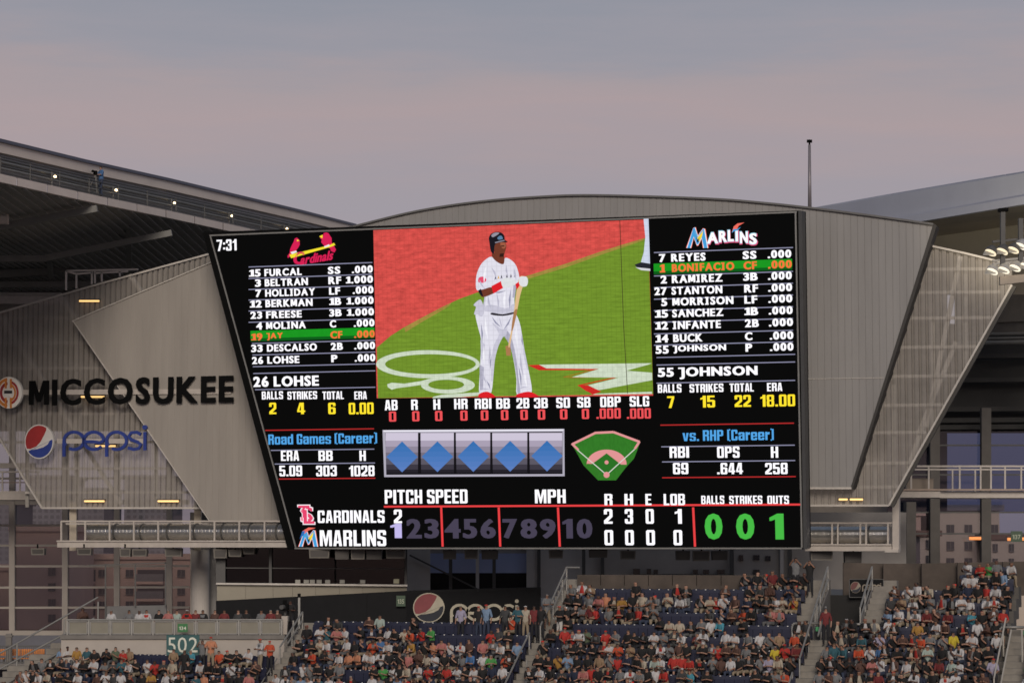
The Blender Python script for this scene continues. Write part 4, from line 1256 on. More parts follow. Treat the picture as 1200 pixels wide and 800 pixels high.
for px0, y0, Y0, px1, y1, Y1, w_ in ((52, 258, 152, 60, 325, 166, .3), (150, 262, 152, 152, 325, 166, .3), (-60, 325, 166, 60, 318, 166, .45), (60, 318, 166, 150, 292, 166, .45), (150, 292, 166, 225, 262, 166, .45), (-40, 350, 181, 120, 338, 181, .4), (120, 338, 181, 215, 300, 181, .4)):
    mb = MB(); mb.beam(at(px0, y0, Y0), at(px1, y1, Y1), w_, w_); mb.build('strut', M_truss, t)
mb = MB(); mb.beam(at(-60, 349, 176), at(72, 350, 176), .6, .75); mb.build('white_edge_beam', mat('bright_beam', (.85, .80, .74), .5), t)
mb = MB(); mb.beam(at(-60, 344.5, 175.6), at(72, 345.5, 175.6), .6, .1); mb.build('beam_flange', mat('bright_beam', (.85, .80, .74), .5), t)
mb = MB(); p = at(2, 254, 140); mb.box((p.x - .3, p.y, p.z - .35), (p.x + .3, p.y + .5, p.z + .35)); mb.build('junction_box', M_beige, t)

t2 = thing('tubular_frame', 'white tubular rail frame sticking up behind the left screen', 'railing', loc=at(110, 325, 156))
for x0, y0, x1, y1 in ((77.5, 317.5, 162, 315.6), (77.5, 317.5, 77.5, 340), (77.5, 317.6, 89.5, 321), (89.5, 321, 108, 319.4), (89.5, 321, 89.5, 338), (107.6, 317, 107.6, 333), (111.2, 317, 111.2, 332), (119.2, 319, 119.2, 330), (111, 320, 150, 318), (140.4, 317, 140.4, 324)):
    mb = MB(); mb.beam(at(x0, y0, 156), at(x1, y1, 156), .1, .1, 0, (0, 1, 0)); mb.build('tube', mat('bright_beam', (.85, .80, .74), .5), t2)

# walkway lamps
for i, (x, y) in enumerate(((65, 207.5), (136.5, 223.2), (204.8, 238.4), (272, 253.4), (336.5, 268.4))):
    Y = roofY(x) + .6
    p = at(x, y, Y)
    t2 = thing('walkway_lamp', ['small lit floodlight on the roof walkway nearest the picture edge', 'small lit floodlight on the roof walkway right after the cameraman', 'middle one of the small lit floodlights along the roof walkway', 'small lit floodlight on the roof walkway above the board corner', 'last small lit floodlight at the low end of the roof walkway'][i], 'floodlight', loc=p, group='small floodlights along the roof walkway')
    mb = MB(); mb.tube(p + V((0, -.1, 0)), p + V((.02, .14, .03)), .13, 8, 0, .09); mb.build('lamp_head', M_dark, t2)
    mb = MB(); mb.tube(p + V((0, -.14, 0)), p + V((0, -.105, 0)), .075, 8); mb.build('lens', mat('lamp_lit', (1, .9, .7), .4, var=0, emit=rgb(255, 222, 170), es=5), t2)
    mb = MB(); mb.tube(p + V((-.2, .1, -.8)), p + V((-.2, .1, .35)), .04, 5); mb.tube(p + V((-.2, .1, 0)), p + V((0, .1, 0)), .035, 5); mb.build('bracket', M_rail, t2)

# ---- right roof
t = thing('right_roof', 'blue-grey stadium roof edge with tan soffit at upper right', 'roof', loc=at(1100, 240, 150))
def rY(px): return 172 - (px - 940) * .115
SR = [940, 1000, 1060, 1130, 1200, 1290]
def rt(px): return 245.6 - (px - 940) * .183 + (4e-5) * (px - 940) ** 2
def rm(px): return 275.5 - (px - 940) * .176
def rb(px): return 282.5 - (px - 940) * .166
for i, (a, b) in enumerate(((940, 1045), (1045, 1152), (1152, 1178), (1178, 1290))):
    mb = MB(); mb.prism([at(a + .2, rt(a), rY(a)), at(b - .2, rt(b), rY(b)), at(b - .2, rm(b) - .5, rY(b) - .3), at(a + .2, rm(a) - .5, rY(a) - .3)], (.1, .5, 0)); mb.build('fascia_panel', M_blueg, t)
mb = MB(); mb.prism([at(940, rm(940), rY(940) - .3), at(1290, rm(1290), rY(1290) - .3), at(1290, rb(1290), rY(1290) - .35), at(940, rb(940), rY(940) - .35)], (.1, .5, 0)); mb.build('lower_fascia', mat('blue_grey_low', (.48, .49, .54), .45, 0, .05, .4), t)
mb = MB(); mb.prism([at(940, rt(940) + 1, rY(940) + .6), at(1290, rt(1290) + 1, rY(1290) + .6), at(1290, rb(1290) - 1, rY(1290) + .6), at(940, rb(940) - 1, rY(940) + .6)], (.1, .4, 0)); mb.build('backing', MATS['blue_grey_low'], t)
A0, A1 = at(1020, rb(1020) - .6, rY(1020) + .2), at(1290, rb(1290) - .6, rY(1290) + .2)
B0 = at(1020, 288, 174); B1 = at(1290, 250, 160)
mb = MB(); mb.prism([A0, A1, B1, B0], (0, 0, .3)); mb.build('soffit', M_soffit, t)
C0 = at(1020, 345, 175); C1 = at(1290, 345, 161)
mb = MB(); mb.prism([B0 + V((0, -.2, .5)), B1 + V((0, -.2, .5)), C1, C0], (0, .3, 0)); mb.build('inner_wall', mat('inner_tan', (.50, .46, .38), .8, 0, .1, .3), t)
mb = MB(); mb.prism([at(1120, 345, 170), at(1290, 345, 158), at(1290, 372, 158), at(1120, 380, 170)], (0, .4, 0)); mb.build('inner_wall_base', M_conc, t)
mb = MB(); mb.prism([at(1120, 380, 170.3), at(1290, 372, 158.3), at(1290, 388, 158.3), at(1120, 392, 170.3)], (0, .4, 0)); mb.build('inner_wall_strip', M_conc_dk, t)
for y, r_ in ((391, .1), (396, .08), (401, .14)):
    mb = MB(); mb.tube(at(1120, y + 1, 168), at(1290, y - 2, 156), r_, 8); mb.build('pipe', M_rail, t)

# ---- lamp cluster under the right roof
Yc = 118
t = thing('stadium_light_cluster', 'cluster of bright floodlights hanging on posts under the right roof', 'floodlights', loc=at(1180, 300, Yc))
mb = MB(); mb.beam(at(1175, 247, Yc), at(1175, 318, Yc), .26, .2, 0, (1, 0, 0)); mb.build('hanging_post', M_dark, t)
mb = MB(); mb.beam(at(1196, 256, Yc), at(1196, 312, Yc), .22, .2, 0, (1, 0, 0)); mb.build('hanging_post', M_dark, t)
mb = MB(); mb.beam(at(1170, 246.4, Yc), at(1181, 246, Yc), .4, .14); mb.build('ceiling_bracket', M_black, t)
for y in (282, 304.5, 308):
    mb = MB(); mb.beam(at(1163, y + 1.4, Yc + .1), at(1240, y - 6, Yc + .1), .12, .1); mb.build('cross_arm', M_rail if y > 300 else M_dark, t)
mb = MB(); mb.prism([at(1172, 324, Yc - .1), at(1240, 317, Yc - .1), at(1240, 326, Yc - .3), at(1172, 333.6, Yc - .3)], (0, .3, 0)); mb.build('ballast_box', mat('ballast', (.30, .25, .20), .6), t)
LL = mat('flood_lit', (1, .95, .85), .4, var=0, emit=rgb(255, 244, 220), es=1.05)
HS = mat('flood_housing', (.45, .43, .40), .35, .4)
for i, (x, y, kind) in enumerate([(1162, 294, 0), (1175.6, 292.6, 0), (1188.5, 291, 0), (1197, 286.6, 1), (1210, 285, 1), (1164, 316, 2), (1177.6, 314.6, 2), (1190.5, 312, 2), (1203, 310, 2), (1216, 308.5, 2), (1222, 284, 1)]):
    c = at(x, y, Yc - .25)
    ax = V((-.45, -.30, -.85)).normalized()
    mb = MB()
    # bowl: rings along the axis
    rings = [(-.28, .05), (-.22, .15), (-.08, .25), (.06, .29), (.10, .30)]
    for (d0, r0), (d1, r1) in zip(rings, rings[1:]):
        mb.tube(c + ax * d0, c + ax * d1, r0, 12, 0, r1)
    b_ = mb.build('lamp_bowl', HS if kind else M_dark, t, smooth=False)
    mb = MB(); mb.tube(c + ax * .101, c + ax * .115, .27 if kind else .27, 12); mb.build('lens', LL if kind else mat('flood_half', (1, .9, .7), .4, var=0, emit=rgb(255, 236, 200), es=1.0), b_)
    mb = MB(); mb.prism([c + ax * .1 + V((-.28, 0, .05)), c + ax * .1 + V((.28, 0, .05)), c + ax * .38 + V((.24, 0, .12)), c + ax * .38 + V((-.24, 0, .12))], (0, 0, .03)); mb.build('visor', M_rail, b_)

# added spots behind the cluster, aimed back and up to brighten soffit and wall
for q in ((1168, 300), (1200, 296)):
    l_ = bpy.data.lights.new('soffit_fill_spot', 'SPOT'); l_.energy = 5500; l_.color = (1, .88, .66); l_.shadow_soft_size = .5
    l_.spot_size = R(38); l_.spot_blend = 1
    lo_ = bpy.data.objects.new('soffit_fill_spot', l_); COL.objects.link(lo_); lo_.location = at(q[0], q[1], Yc + .8)
    lo_.rotation_euler = V((-.24, -1, -.24)).to_track_quat('Z', 'Y').to_euler()

# ---- flagpole
t = thing('flagpole', 'bare slim flagpole rising behind the curved facade', 'flagpole', loc=at(948.6, 244, 146))
Yp = 145
mb = MB(); mb.tube(at(949, 262, Yp), at(948.6, 170, Yp), .115, 10, 0, .075); mb.build('pole', mat('pole_grey', (.20, .18, .19), .4, .2), t, smooth=True)
mb = MB(); mb.tube(at(948.6, 170, Yp), at(948.6, 167, Yp), .05, 8); mb.tube(at(945.6, 165.6, Yp), at(951.6, 165.6, Yp), .09, 8); mb.tube(at(948.6, 166, Yp), at(948.6, 163.6, Yp), .13, 10, 0, .03); mb.build('finial', M_black, t)

# ================================================================ BACK OF THE BOWL
# dark interior volumes behind the screens
t = thing('left_concourse', 'dim concourse interior seen through the left screen', 'building part', loc=at(120, 450, 172))
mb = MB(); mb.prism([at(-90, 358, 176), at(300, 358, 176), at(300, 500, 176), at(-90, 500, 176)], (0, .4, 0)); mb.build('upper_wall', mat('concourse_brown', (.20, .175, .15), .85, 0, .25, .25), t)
for y, c_ in ((362, M_conc), (398, M_conc_dk), (430, M_conc), (468, M_conc_dk), (500, M_conc)):
    mb = MB(); mb.beam(at(-90, y, 173), at(300, y, 173), 1.5, .5); mb.build('floor_edge', c_, t)
for x in (20, 62, 140, 178, 236):
    mb = MB(); mb.beam(at(x, 360, 174), at(x, 500, 174), .8, .6, 0, (1, 0, 0)); mb.build('column', M_conc_dk, t)
t = thing('right_concourse', 'dark recess with glazing under the right roof', 'building part', loc=at(1120, 450, 172))
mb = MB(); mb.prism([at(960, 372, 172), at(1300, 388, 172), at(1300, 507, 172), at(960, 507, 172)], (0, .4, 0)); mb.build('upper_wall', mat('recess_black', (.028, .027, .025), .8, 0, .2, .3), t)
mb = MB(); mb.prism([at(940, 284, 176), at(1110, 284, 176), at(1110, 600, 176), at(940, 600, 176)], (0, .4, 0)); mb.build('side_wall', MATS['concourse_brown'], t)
for y in (418, 446, 480, 493, 501):
    mb = MB(); mb.beam(at(1060, y, 171), at(1300, y - 2, 171), .6, .3); mb.build('ceiling_beam', mat('beam_dim', (.035, .033, .03), .8), t)

# ---- glass walls
G_left = glass('tinted_glass', (.74, .71, .70, 1), .03)
G_right = glass('tinted_glass_blue', (.66, .66, .70, 1), .03); G_blue = glass('tinted_glass_deep', (.36, .39, .50, 1), .04)
t = thing('glass_wall', 'tall glass wall with pale mullions behind the terrace at lower left', 'glass wall', loc=at(100, 640, 166))
YG = 166
mull = [-60, 14.5, 76.5, 137, 198.5, 262]
rows_ = [500, 560, 588, 615, 638.5, 662.8, 687.6, 711.2, 738]
for i in range(len(mull) - 1):
    for j in range(len(rows_) - 1):
        mb = MB(); mb.prism([at(mull[i], rows_[j], YG), at(mull[i + 1], rows_[j], YG), at(mull[i + 1], rows_[j + 1], YG), at(mull[i], rows_[j + 1], YG)], (0, .03, 0)); mb.build('pane', G_left, t)
for x, wd in zip(mull, (.4, .42, .38, .27, .28, .3)):
    mb = MB(); mb.beam(at(x, 480, YG - .15), at(x, 742, YG - .15), wd, .35, 0, (1, 0, 0)); mb.build('mullion', M_wallw, t)
for y in rows_[1:-1]:
    mb = MB(); mb.beam(at(-70, y + .5, YG - .12), at(222, y, YG - .12), .2, .13 if y != 588 else .3); mb.build('transom', M_wallw, t)
mb = MB(); mb.beam(at(-70, 742, YG - .1), at(80, 742.4, YG - .1), .5, .42); mb.build('sill_beam', M_wallw, t)

t = thing('glass_wall', 'blue reflecting glass wall behind the right hand walkway', 'glass wall', loc=at(1140, 580, 170))
YR = 168
mull = [1040, 1095, 1155, 1216, 1290]
rows_ = [505, 521.5, 556, 600, 625, 668]
for i in range(len(mull) - 1):
    for j in range(len(rows_) - 1):
        mb = MB(); mb.prism([at(mull[i], rows_[j], YR), at(mull[i + 1], rows_[j], YR), at(mull[i + 1], rows_[j + 1], YR), at(mull[i], rows_[j + 1], YR)], (0, .03, 0)); mb.build('pane', G_blue if j < 3 else G_right, t)
for x in mull[1:]:
    mb = MB(); mb.beam(at(x, 478, YR - .5), at(x, 668, YR - .5), .62, .6, 0, (1, 0, 0)); mb.build('column', mat('taupe_column', (.10, .09, .08), .8), t)
for y in rows_[1:-1]:
    mb = MB(); mb.beam(at(1040, y, YR - .1), at(1290, y, YR - .1), .12, .1); mb.build('transom', M_dark, t)
mb = MB(); mb.beam(at(1066, 588, YR - 1), at(1066, 668, YR - 1), 1.4, .6, 0, (1, 0, 0)); mb.build('wide_column', MATS['taupe_column'], t)

# ---- middle, under the board
t = thing('rear_wall', 'grey rear wall with dark glazing under the scoreboard', 'wall', loc=at(700, 665, 158))
YM = 158
def rect(x0, y0, x1, y1, Y, th, m, name, lab=None):
    mb = MB(); mb.prism([at(x0, y0, Y), at(x1, y0, Y), at(x1, y1, Y), at(x0, y1, Y)], (0, th, 0)); return mb.build(name, m, t, lab)
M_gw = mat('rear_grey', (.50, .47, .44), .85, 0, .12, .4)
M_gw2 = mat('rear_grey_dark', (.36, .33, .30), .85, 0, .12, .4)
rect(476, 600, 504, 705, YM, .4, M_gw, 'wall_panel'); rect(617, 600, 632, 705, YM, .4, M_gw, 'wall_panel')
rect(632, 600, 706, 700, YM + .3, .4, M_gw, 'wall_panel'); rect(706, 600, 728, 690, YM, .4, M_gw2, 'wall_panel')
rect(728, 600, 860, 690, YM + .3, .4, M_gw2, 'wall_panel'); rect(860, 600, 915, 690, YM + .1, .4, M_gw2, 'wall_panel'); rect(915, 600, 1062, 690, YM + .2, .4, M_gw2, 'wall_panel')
rect(504, 600, 617, 650, YM + .5, .1, M_gw2, 'glazing_head')
blue = mat('painted_sky_glass', (.34, .42, .66), .3, 0, .1, .3, spec=.2); drk = mat('dark_glass', (.014, .014, .016), .4, spec=.1)  # sky reflection put into the panes as a blue base colour
rect(504, 648, 559.4, 671, YM + .4, .1, blue, 'pane'); rect(559.6, 648, 617, 671, YM + .4, .1, blue, 'pane')
rect(504, 671, 559.4, 705, YM + .4, .1, drk, 'pane'); rect(559.6, 671, 617, 705, YM + .4, .1, drk, 'pane')
for x, wd in ((559.5, .3), (528, .1), (579, .1), (631.5, .08), (684, .05), (706, .1), (857, .1), (916, .3), (926, .1)):
    mb = MB(); mb.beam(at(x, 600, YM - .1), at(x, 705, YM - .1), wd, .2, 0, (1, 0, 0)); mb.build('mullion', M_gw if wd > .2 else M_dark, t)
for x0, x1, y0, y1 in ((742, 750, 666, 673), (758, 763, 666, 673), (766, 771, 667, 674), (812, 818, 667, 675), (824, 831, 667, 675), (840, 849, 667, 675), (866, 871, 650, 657), (883, 890, 650, 656), (883, 890, 667, 673), (897, 903, 651, 657)):
    rect(x0, y0, x1, y1, YM - .02, .1, mat('small_window', (.03, .032, .04), .2), 'window')
mb = MB(); mb.beam(at(480, 650, YM - .2), at(560, 690, YM - .2), .1, .1); mb.build('brace', M_dark, t)
mb = MB(); mb.beam(at(750, 673, YM - .1), at(860, 673, YM - .1), .1, .08); mb.build('rail', M_dark, t)

# ---- press box
t = thing('press_box', 'press box with a dark window band above a tapering beige parapet', 'press box', loc=at(365, 680, 148))
YB = 147
rect(253, 600, 477, 686, YB + 2.5, .3, mat('press_dark', (.012, .012, .011), .7, 0, .3, .6), 'back_wall')
rect(253, 640, 264, 686, YB - .1, .4, M_dark, 'end_post'); rect(474, 640, 477, 690, YB - .1, .4, M_dark, 'end_post')
for a, b in ((264, 315), (319, 392), (394, 474)):
    mb = MB(); mb.prism([at(a, 640, YB + .3), at(b, 640, YB + .3), at(b, 684, YB + .3), at(a, 684, YB + .3)], (0, .03, 0)); mb.build('window', glass('press_glass', (.45, .45, .45, 1), .015) if 'press_glass' not in MATS else MATS['press_glass'], t)
for y in (665,):
    mb = MB(); mb.beam(at(264, y, YB), at(474, y + 1, YB), .08, .05); mb.build('window_bar', M_dark, t)
mb = MB(); mb.beam(at(317, 640, YB), at(317, 684, YB), .18, .15, 0, (1, 0, 0)); mb.build('window_post', M_dark, t)
x = 254.0
cuts = [254, 288, 320, 343, 370, 398, 425, 452, 477]
for a, b in zip(cuts, cuts[1:]):
    yb = lambda x: 705.5 - (x - 254) * .052
    mb = MB(); mb.prism([at(a + .15, 683.6 + (a - 254) * .008, YB - .5), at(b - .15, 683.6 + (b - 254) * .008, YB - .5), at(b - .15, yb(b), YB - .2), at(a + .15, yb(a), YB - .2)], (0, .5, 0)); mb.build('parapet_panel', mat('press_beige', (.37, .335, .265), .7, 0, .06, .5), t)
mb = MB(); mb.beam(at(253.5, 683.4, YB - .55), at(477.5, 685.6, YB - .55), .3, .1); mb.build('ledge', M_trim, t)
for x in (349, 359, 366, 374, 384, 401, 425, 464):
    mb = MB(); p = at(x, 681, YB + .05); mb.box((p.x - .14, p.y, p.z - .1), (p.x + .14, p.y + .02, p.z + .1)); mb.build('paper', mat('paper', (.35, .34, .30), .8), t)
mb = MB(); p = at(464.5, 680.5, YB - .1); mb.box((p.x - .15, p.y, p.z - .12), (p.x + .15, p.y + .03, p.z + .12)); mb.build('notice', mat('notice', (.45, .43, .3), .8), t)

# ---- dark wall below with the soda banner
t = thing('dark_wall', 'black wall under the press box, running to the middle stairs', 'wall', loc=at(450, 720, 146))
YD = 146
for a, b in ((253, 345), (345, 430), (430, 480), (480, 560), (560, 634)):
    ytp = (lambda x: 703.5 - (x - 254) * .052) if b <= 480 else (lambda x: 691.5 - (x - 480) * .026)
    mb = MB(); mb.prism([at(a + .1, ytp(a), YD), at(b - .1, ytp(b), YD), at(b - .1, 775, YD), at(a + .1, 775, YD)], (0, .3, 0)); mb.build('wall_panel', M_banner, t)
BN = Plane(560, 715, YD - .25, yaw=0)
t = thing('soda_banner', 'black banner with a cream edged red globe and cream pepsi letters', 'banner', m=BN.m)
mb = MB(); mb.prism([BN.p(x, y) for x, y in ((477, 694.6), (631, 690), (631, 742), (477, 742))], -BN.n * .04); mb.build('banner_sheet', mat('banner_sheet', (.012, .012, .013), .8, var=.1, spec=.1), t)
Mcr = mat('banner_cream', (.42, .38, .29), .7); Mcr_r = mat('banner_red', (.22, .05, .055), .7)
globe(BN, 502.5, 711.5, 18.5, 17.4, t, Mcr_r, mat('banner_navy', (.018, .02, .03), .7), Mcr, .02)
soda_word(BN, 528, 608, 725.5, 17, 4, Mcr, t, .15, .03, .02)
def small_sign(x0, y0, x1, y1, Y, txt, ms, ml, lab, cat='sign', name='section_sign', tx=None):
    P = Plane((x0 + x1) / 2, y1, Y, yaw=0)
    t = thing(name, lab, cat, m=P.m)
    mb = MB(); mb.plane_rect(P, x0, y0, x1, y1, 0, .06); mb.build('board', ms, t)
    k = Ink(P)
    a, b, c, d = tx or (x0 + (x1 - x0) * .14, x1 - (x1 - x0) * .14, y0 + (y1 - y0) * .32, y1 - (y1 - y0) * .24)
    k.text(txt, a, b, c, d, ml, bold=0.0 if (y1 - y0) > 20 else .022, gap=.1, off=.006)
    k.build('lettering', t)
M_teal = mat('sign_teal', (.02, .085, .085), .6); M_sgreen = mat('sign_green', (.03, .16, .045), .6); M_sgreen2 = mat('sign_olive', (.05, .085, .05), .6)
M_ltr = mat('sign_cream_letter', (.62, .62, .52), .6)
small_sign(464.4, 697.5, 475, 710, YD - .3, '135', M_sgreen2, mat('sign_dim_letter', (.35, .38, .28), .6), 'small dim green sign reading 135 on the black wall')
small_sign(1184.6, 622, 1198, 634.4, 150, '137', M_sgreen2, MATS['sign_dim_letter'], 'small dark green sign reading 137 hanging before the right glass wall')
t = thing('wall_pole', 'thin grey pole standing before the black wall by the stairs', 'pole', loc=at(350, 760, 138))
mb = MB(); mb.beam(at(350.6, 696, 138), at(350.6, 765, 138), .11, .11, 0, (1, 0, 0)); mb.build('shaft', M_rail, t)
mb = MB(); mb.beam(at(350.6, 695, 138), at(350.6, 699.6, 138), .16, .16, 0, (1, 0, 0)); mb.build('cap', M_black, t)

# ---- round column and wall at the left end of the press box
t = thing('round_column', 'thick round concrete column between the glass wall and press box', 'column', loc=at(235, 720, 152))
mb = MB(); mb.tube(at(235, 600, 152), at(235, 742, 152), .52, 24); mb.build('shaft', mat('column_concrete', (.46, .42, .38), .8, 0, .1, .8), t)
mb = MB(); mb.tube(at(235, 600, 152), at(235, 643, 152), .6, 24); mb.build('collar', M_conc, t)
t = thing('pilaster_wall', 'pale flat wall strips beside the round column', 'wall', loc=at(250, 700, 153))
for a, b, m_ in ((223, 226.4, M_wallw), (226.4, 246, M_conc_dk), (246, 254, mat('pale_grey_wall', (.36, .34, .32), .8)), ):
    mb = MB(); mb.prism([at(a, 600, 153), at(b - .1, 600, 153), at(b - .1, 745, 153), at(a, 745, 153)], (0, .3, 0)); mb.build('wall_panel', m_, t)

# ---- terrace with railing, wall and numbered sign
TY = 126.6
TP = Plane(200, 745, TY, yaw=R(4))
t = thing('terrace', 'terrace with pale front wall above the lower left seats', 'terrace', m=TP.m)
mb = MB(); mb.prism([TP.p(x, y) for x, y in ((71.6, 748), (333, 748), (333, 800), (71.6, 800))], -TP.n * .3); mb.build('front_wall', M_wallw, t)
mb = MB(); mb.prism([TP.p(x, y, .1) for x, y in ((71, 743.4), (334, 743.4), (334, 748.4), (71, 748.4))], -TP.n * 6); mb.build('floor_slab', M_conc, t)
e0 = TP.p(333, 748); 
mb = MB(); mb.prism([TP.p(333.1, 748.5), TP.p(333.1, 748.5) - TP.n * 6, TP.p(333.1, 800) - TP.n * 6, TP.p(333.1, 800)], (.15, 0, 0)); mb.build('side_wall', M_conc, t)
t = thing('terrace_railing', 'steel railing with square mesh panels along the terrace edge', 'railing', m=TP.m)
MP = mesh_metal('mesh_panel', (.24, .22, .17), .85)
posts = [79 + i * 25.1 for i in range(11)]
for a, b in zip(posts, posts[1:]):
    mb = MB(); mb.prism([TP.p(x, y, -.02) for x, y in ((a + 2.6, 728.6), (b - 2.6, 728.6), (b - 2.6, 741.6), (a + 2.6, 741.6))], -TP.n * .02); p_ = mb.build('mesh_panel', MP, t)
    mb = MB()
    c = [(a + 2, 728), (b - 2, 728), (b - 2, 742.2), (a + 2, 742.2)]
    for i in range(4): mb.beam(TP.p(*c[i], 0), TP.p(*c[(i + 1) % 4], 0), .05, .05, 0, TP.n)
    mb.build('panel_frame', M_rail, p_)
for a in posts:
    mb = MB(); mb.beam(TP.p(a, 725.6, 0), TP.p(a, 744, 0), .08, .08, 0, (1, 0, 0)); mb.build('rail_post', M_rail, t)
mb = MB(); mb.tube(TP.p(78, 726), TP.p(331, 726), .05, 8); mb.build('top_rail', M_rail, t)
mb = MB(); mb.prism([TP.p(x, y, -.6) for x, y in ((331.5, 728), (341, 728), (341, 743), (331.5, 743))], -TP.n * .02); mb.build('glass_panel', MATS['press_glass'], t)
mb = MB(); mb.beam(TP.p(341.5, 727, -.6), TP.p(341.5, 744, -.6), .07, .07, 0, (1, 0, 0)); mb.build('rail_post', M_rail, t)
mb = MB(); mb.prism([TP.p(x, y, -.3) for x, y in ((328.6, 721.6), (336, 721.6), (335, 743), (330, 743))], -TP.n * .5); mb.build('camera_pedestal', M_wallw, t)
small_sign(195, 743.5, 233.6, 767.4, TY - 1.15, '502', M_teal, M_ltr, 'large teal sign reading 502 on the terrace wall', tx=(196.6, 231.6, 746.2, 764))
small_sign(208.2, 730.4, 219.8, 740, TY - 1.1, '134', M_sgreen, M_ltr, 'small bright green sign reading 134 on the terrace railing')
# low wall and grey screens at the back of the terrace
t = thing('terrace_back_wall', 'low grey wall and grey screen behind the people on the terrace', 'wall', loc=at(160, 720, 140))
mb = MB(); mb.prism([at(124, 710, 141), at(195, 708.6, 141), at(195, 745, 141), at(124, 745, 141)], (0, .2, 0)); mb.build('grey_screen', mat('grey_screen', (.15, .145, .14), .8), t)
for a, b, y0, y1 in ((123.6, 123.6, 660, 742), (158.5, 158.5, 660, 710), (194, 194, 658, 710)):
    mb = MB(); mb.beam(at(a, y0, 140.8), at(b, y1, 140.8), .07, .07, 0, (1, 0, 0)); mb.build('thin_post', M_dark, t)
mb = MB(); mb.beam(at(104, 662, 140.8), at(196, 659, 140.8), .07, .06); mb.build('thin_rail', M_dark, t)

# ---- walkways with ducts
def walkway(lab, glab, x0, x1, ys, Y, posts, ytop_, dlab, dx0, dx1, end_post=None, Yoff=0):
    P = Plane((x0 + x1) / 2, 641, Y, yaw=YAW)
    t = thing('service_walkway', lab, 'walkway', m=P.m)
    mb = MB(); mb.prism([P.p(x0, ys), P.p(x1, ys), P.p(x1, ys + 7.4), P.p(x0, ys + 7.4)], -P.n * 2.6); mb.build('deck_beam', M_white, t)
    mb = MB(); mb.beam(P.p(x0, ys, .03), P.p(x1, ys, .03), .12, .08, 0, P.v); mb.build('flange', M_white, t)
    for p_ in posts:
        mb = MB(); mb.beam(P.p(p_, ys, -.06), P.p(p_, ytop_, -.06), .085, .085, 0, P.n); mb.build('rail_post', M_white, t)
    mb = MB(); mb.beam(P.p(posts[0], ytop_, -.06), P.p(x1, ytop_, -.06), .09, .09, 0, P.n); mb.build('top_rail', M_white, t)
    B = P.shifted(-2.2)
    for p_ in posts[1:]:
        mb = MB(); mb.beam(B.p(p_ + 8, ys, 0), B.p(p_ + 8, ytop_ + 3, 0), .08, .08, 0, P.n); mb.build('rail_post', M_white, t)
    mb = MB(); mb.beam(B.p(posts[0] + 6, ytop_ + 3, 0), B.p(x1, ytop_ + 3, 0), .08, .08, 0, P.n); mb.build('back_rail', M_white, t)
    if dx0:
        D = P.shifted(-1.2)
        t2 = thing('air_duct', dlab, 'duct', m=D.m)
        # spiral seams: many short bands, slightly different radii
        mb = MB()
        u0, v0 = D.uv(dx0, (ys + ytop_) / 2 + 1.4); u1, _ = D.uv(dx1, 625)
        n = int((u1 - u0) / .11)
        for i in range(n):
            a, b = u0 + (u1 - u0) * i / n, u0 + (u1 - u0) * (i + 1) / n
            r0 = .44 if i % 2 else .455
            mb.tube(D.w(a, v0), D.w(b, v0), r0, 20)
        mb.build('spiral_casing', M_duct, t2, kind='stuff')
        for i in range(1, int((u1 - u0) / 1.65) + 1):
            a = u0 + i * 1.65
            mb = MB(); mb.tube(D.w(a, v0), D.w(a + .1, v0), .49, 20); mb.build('joint_band', M_dark, t2)
    return t, P
walkway('cream walkway with railing under the left screen, ending at the board', '', 67, 348, 633.6, 146.5, [71.3, 99.4, 128, 156.4, 185, 222.4, 251, 280, 309.6], 610.4, 'silver spiral duct lying along the left walkway', 105, 350)
t, P = walkway('short cream walkway with railing right of the board', '', 943.5, 1045, 637.8, 139, [944.4, 975, 981.6, 1008, 1014.8, 1040.4], 612.4, 'silver spiral duct lying along the short right walkway', 946, 1041)
mb = MB(); mb.beam(P.p(1050, 580, -.1), P.p(1050, 647, -.1), .34, .4, 0, P.n); mb.build('cream_column', M_white, t)
mb = MB(); mb.beam(P.p(1038, 645, .1), P.p(1053.5, 645, .1), .4, .16, 0, P.v); mb.build('column_foot', M_white, t)
P2 = Plane(1130, 578, 150, yaw=R(4))
t = thing('service_walkway', 'cream walkway with tall railing in front of the blue glass wall', 'walkway', m=P2.m)
mb = MB(); mb.prism([P2.p(x, y) for x, y in ((1047, 573.5), (1102, 573.5), (1102, 582.6), (1045, 582.6))], -P2.n * 3); mb.build('deck_beam', M_white, t)
mb = MB(); mb.prism([P2.p(x, y, -.25) for x, y in ((1102, 575), (1300, 575), (1300, 583), (1102, 583))], -P2.n * 3); mb.build('deck_beam', M_white, t)
mb = MB(); mb.beam(P2.p(1045, 573.6, .06), P2.p(1300, 573.6, .06), .14, .09, 0, P2.v); mb.build('flange', mat('rust_tint_edge', (.36, .27, .21), .6), t)
for x in (1068, 1088.5, 1124.8, 1149.4, 1161.5, 1178, 1197, 1220, 1250):
    mb = MB(); mb.beam(P2.p(x, 574, -.1), P2.p(x, 546, -.1), .09, .09, 0, P2.n); mb.build('rail_post', M_white, t)
mb = MB(); mb.beam(P2.p(1063, 546, -.1), P2.p(1300, 546, -.1), .1, .1, 0, P2.n); mb.build('top_rail', M_white, t)
mb = MB(); mb.beam(P2.p(1070, 548.4, -2.4), P2.p(1300, 548.4, -2.4), .08, .08, 0, P2.n); mb.build('back_rail', M_white, t)
for x in (1093, 1121, 1148): 
    mb = MB(); mb.beam(P2.p(x, 574, -2.4), P2.p(x, 549, -2.4), .08, .08, 0, P2.n); mb.build('rail_post', M_white, t)
mb = MB(); mb.beam(P2.p(1050, 583, -.3), P2.p(1050, 600, -.3), .3, .3, 0, P2.n); mb.build('prop', M_white, t)
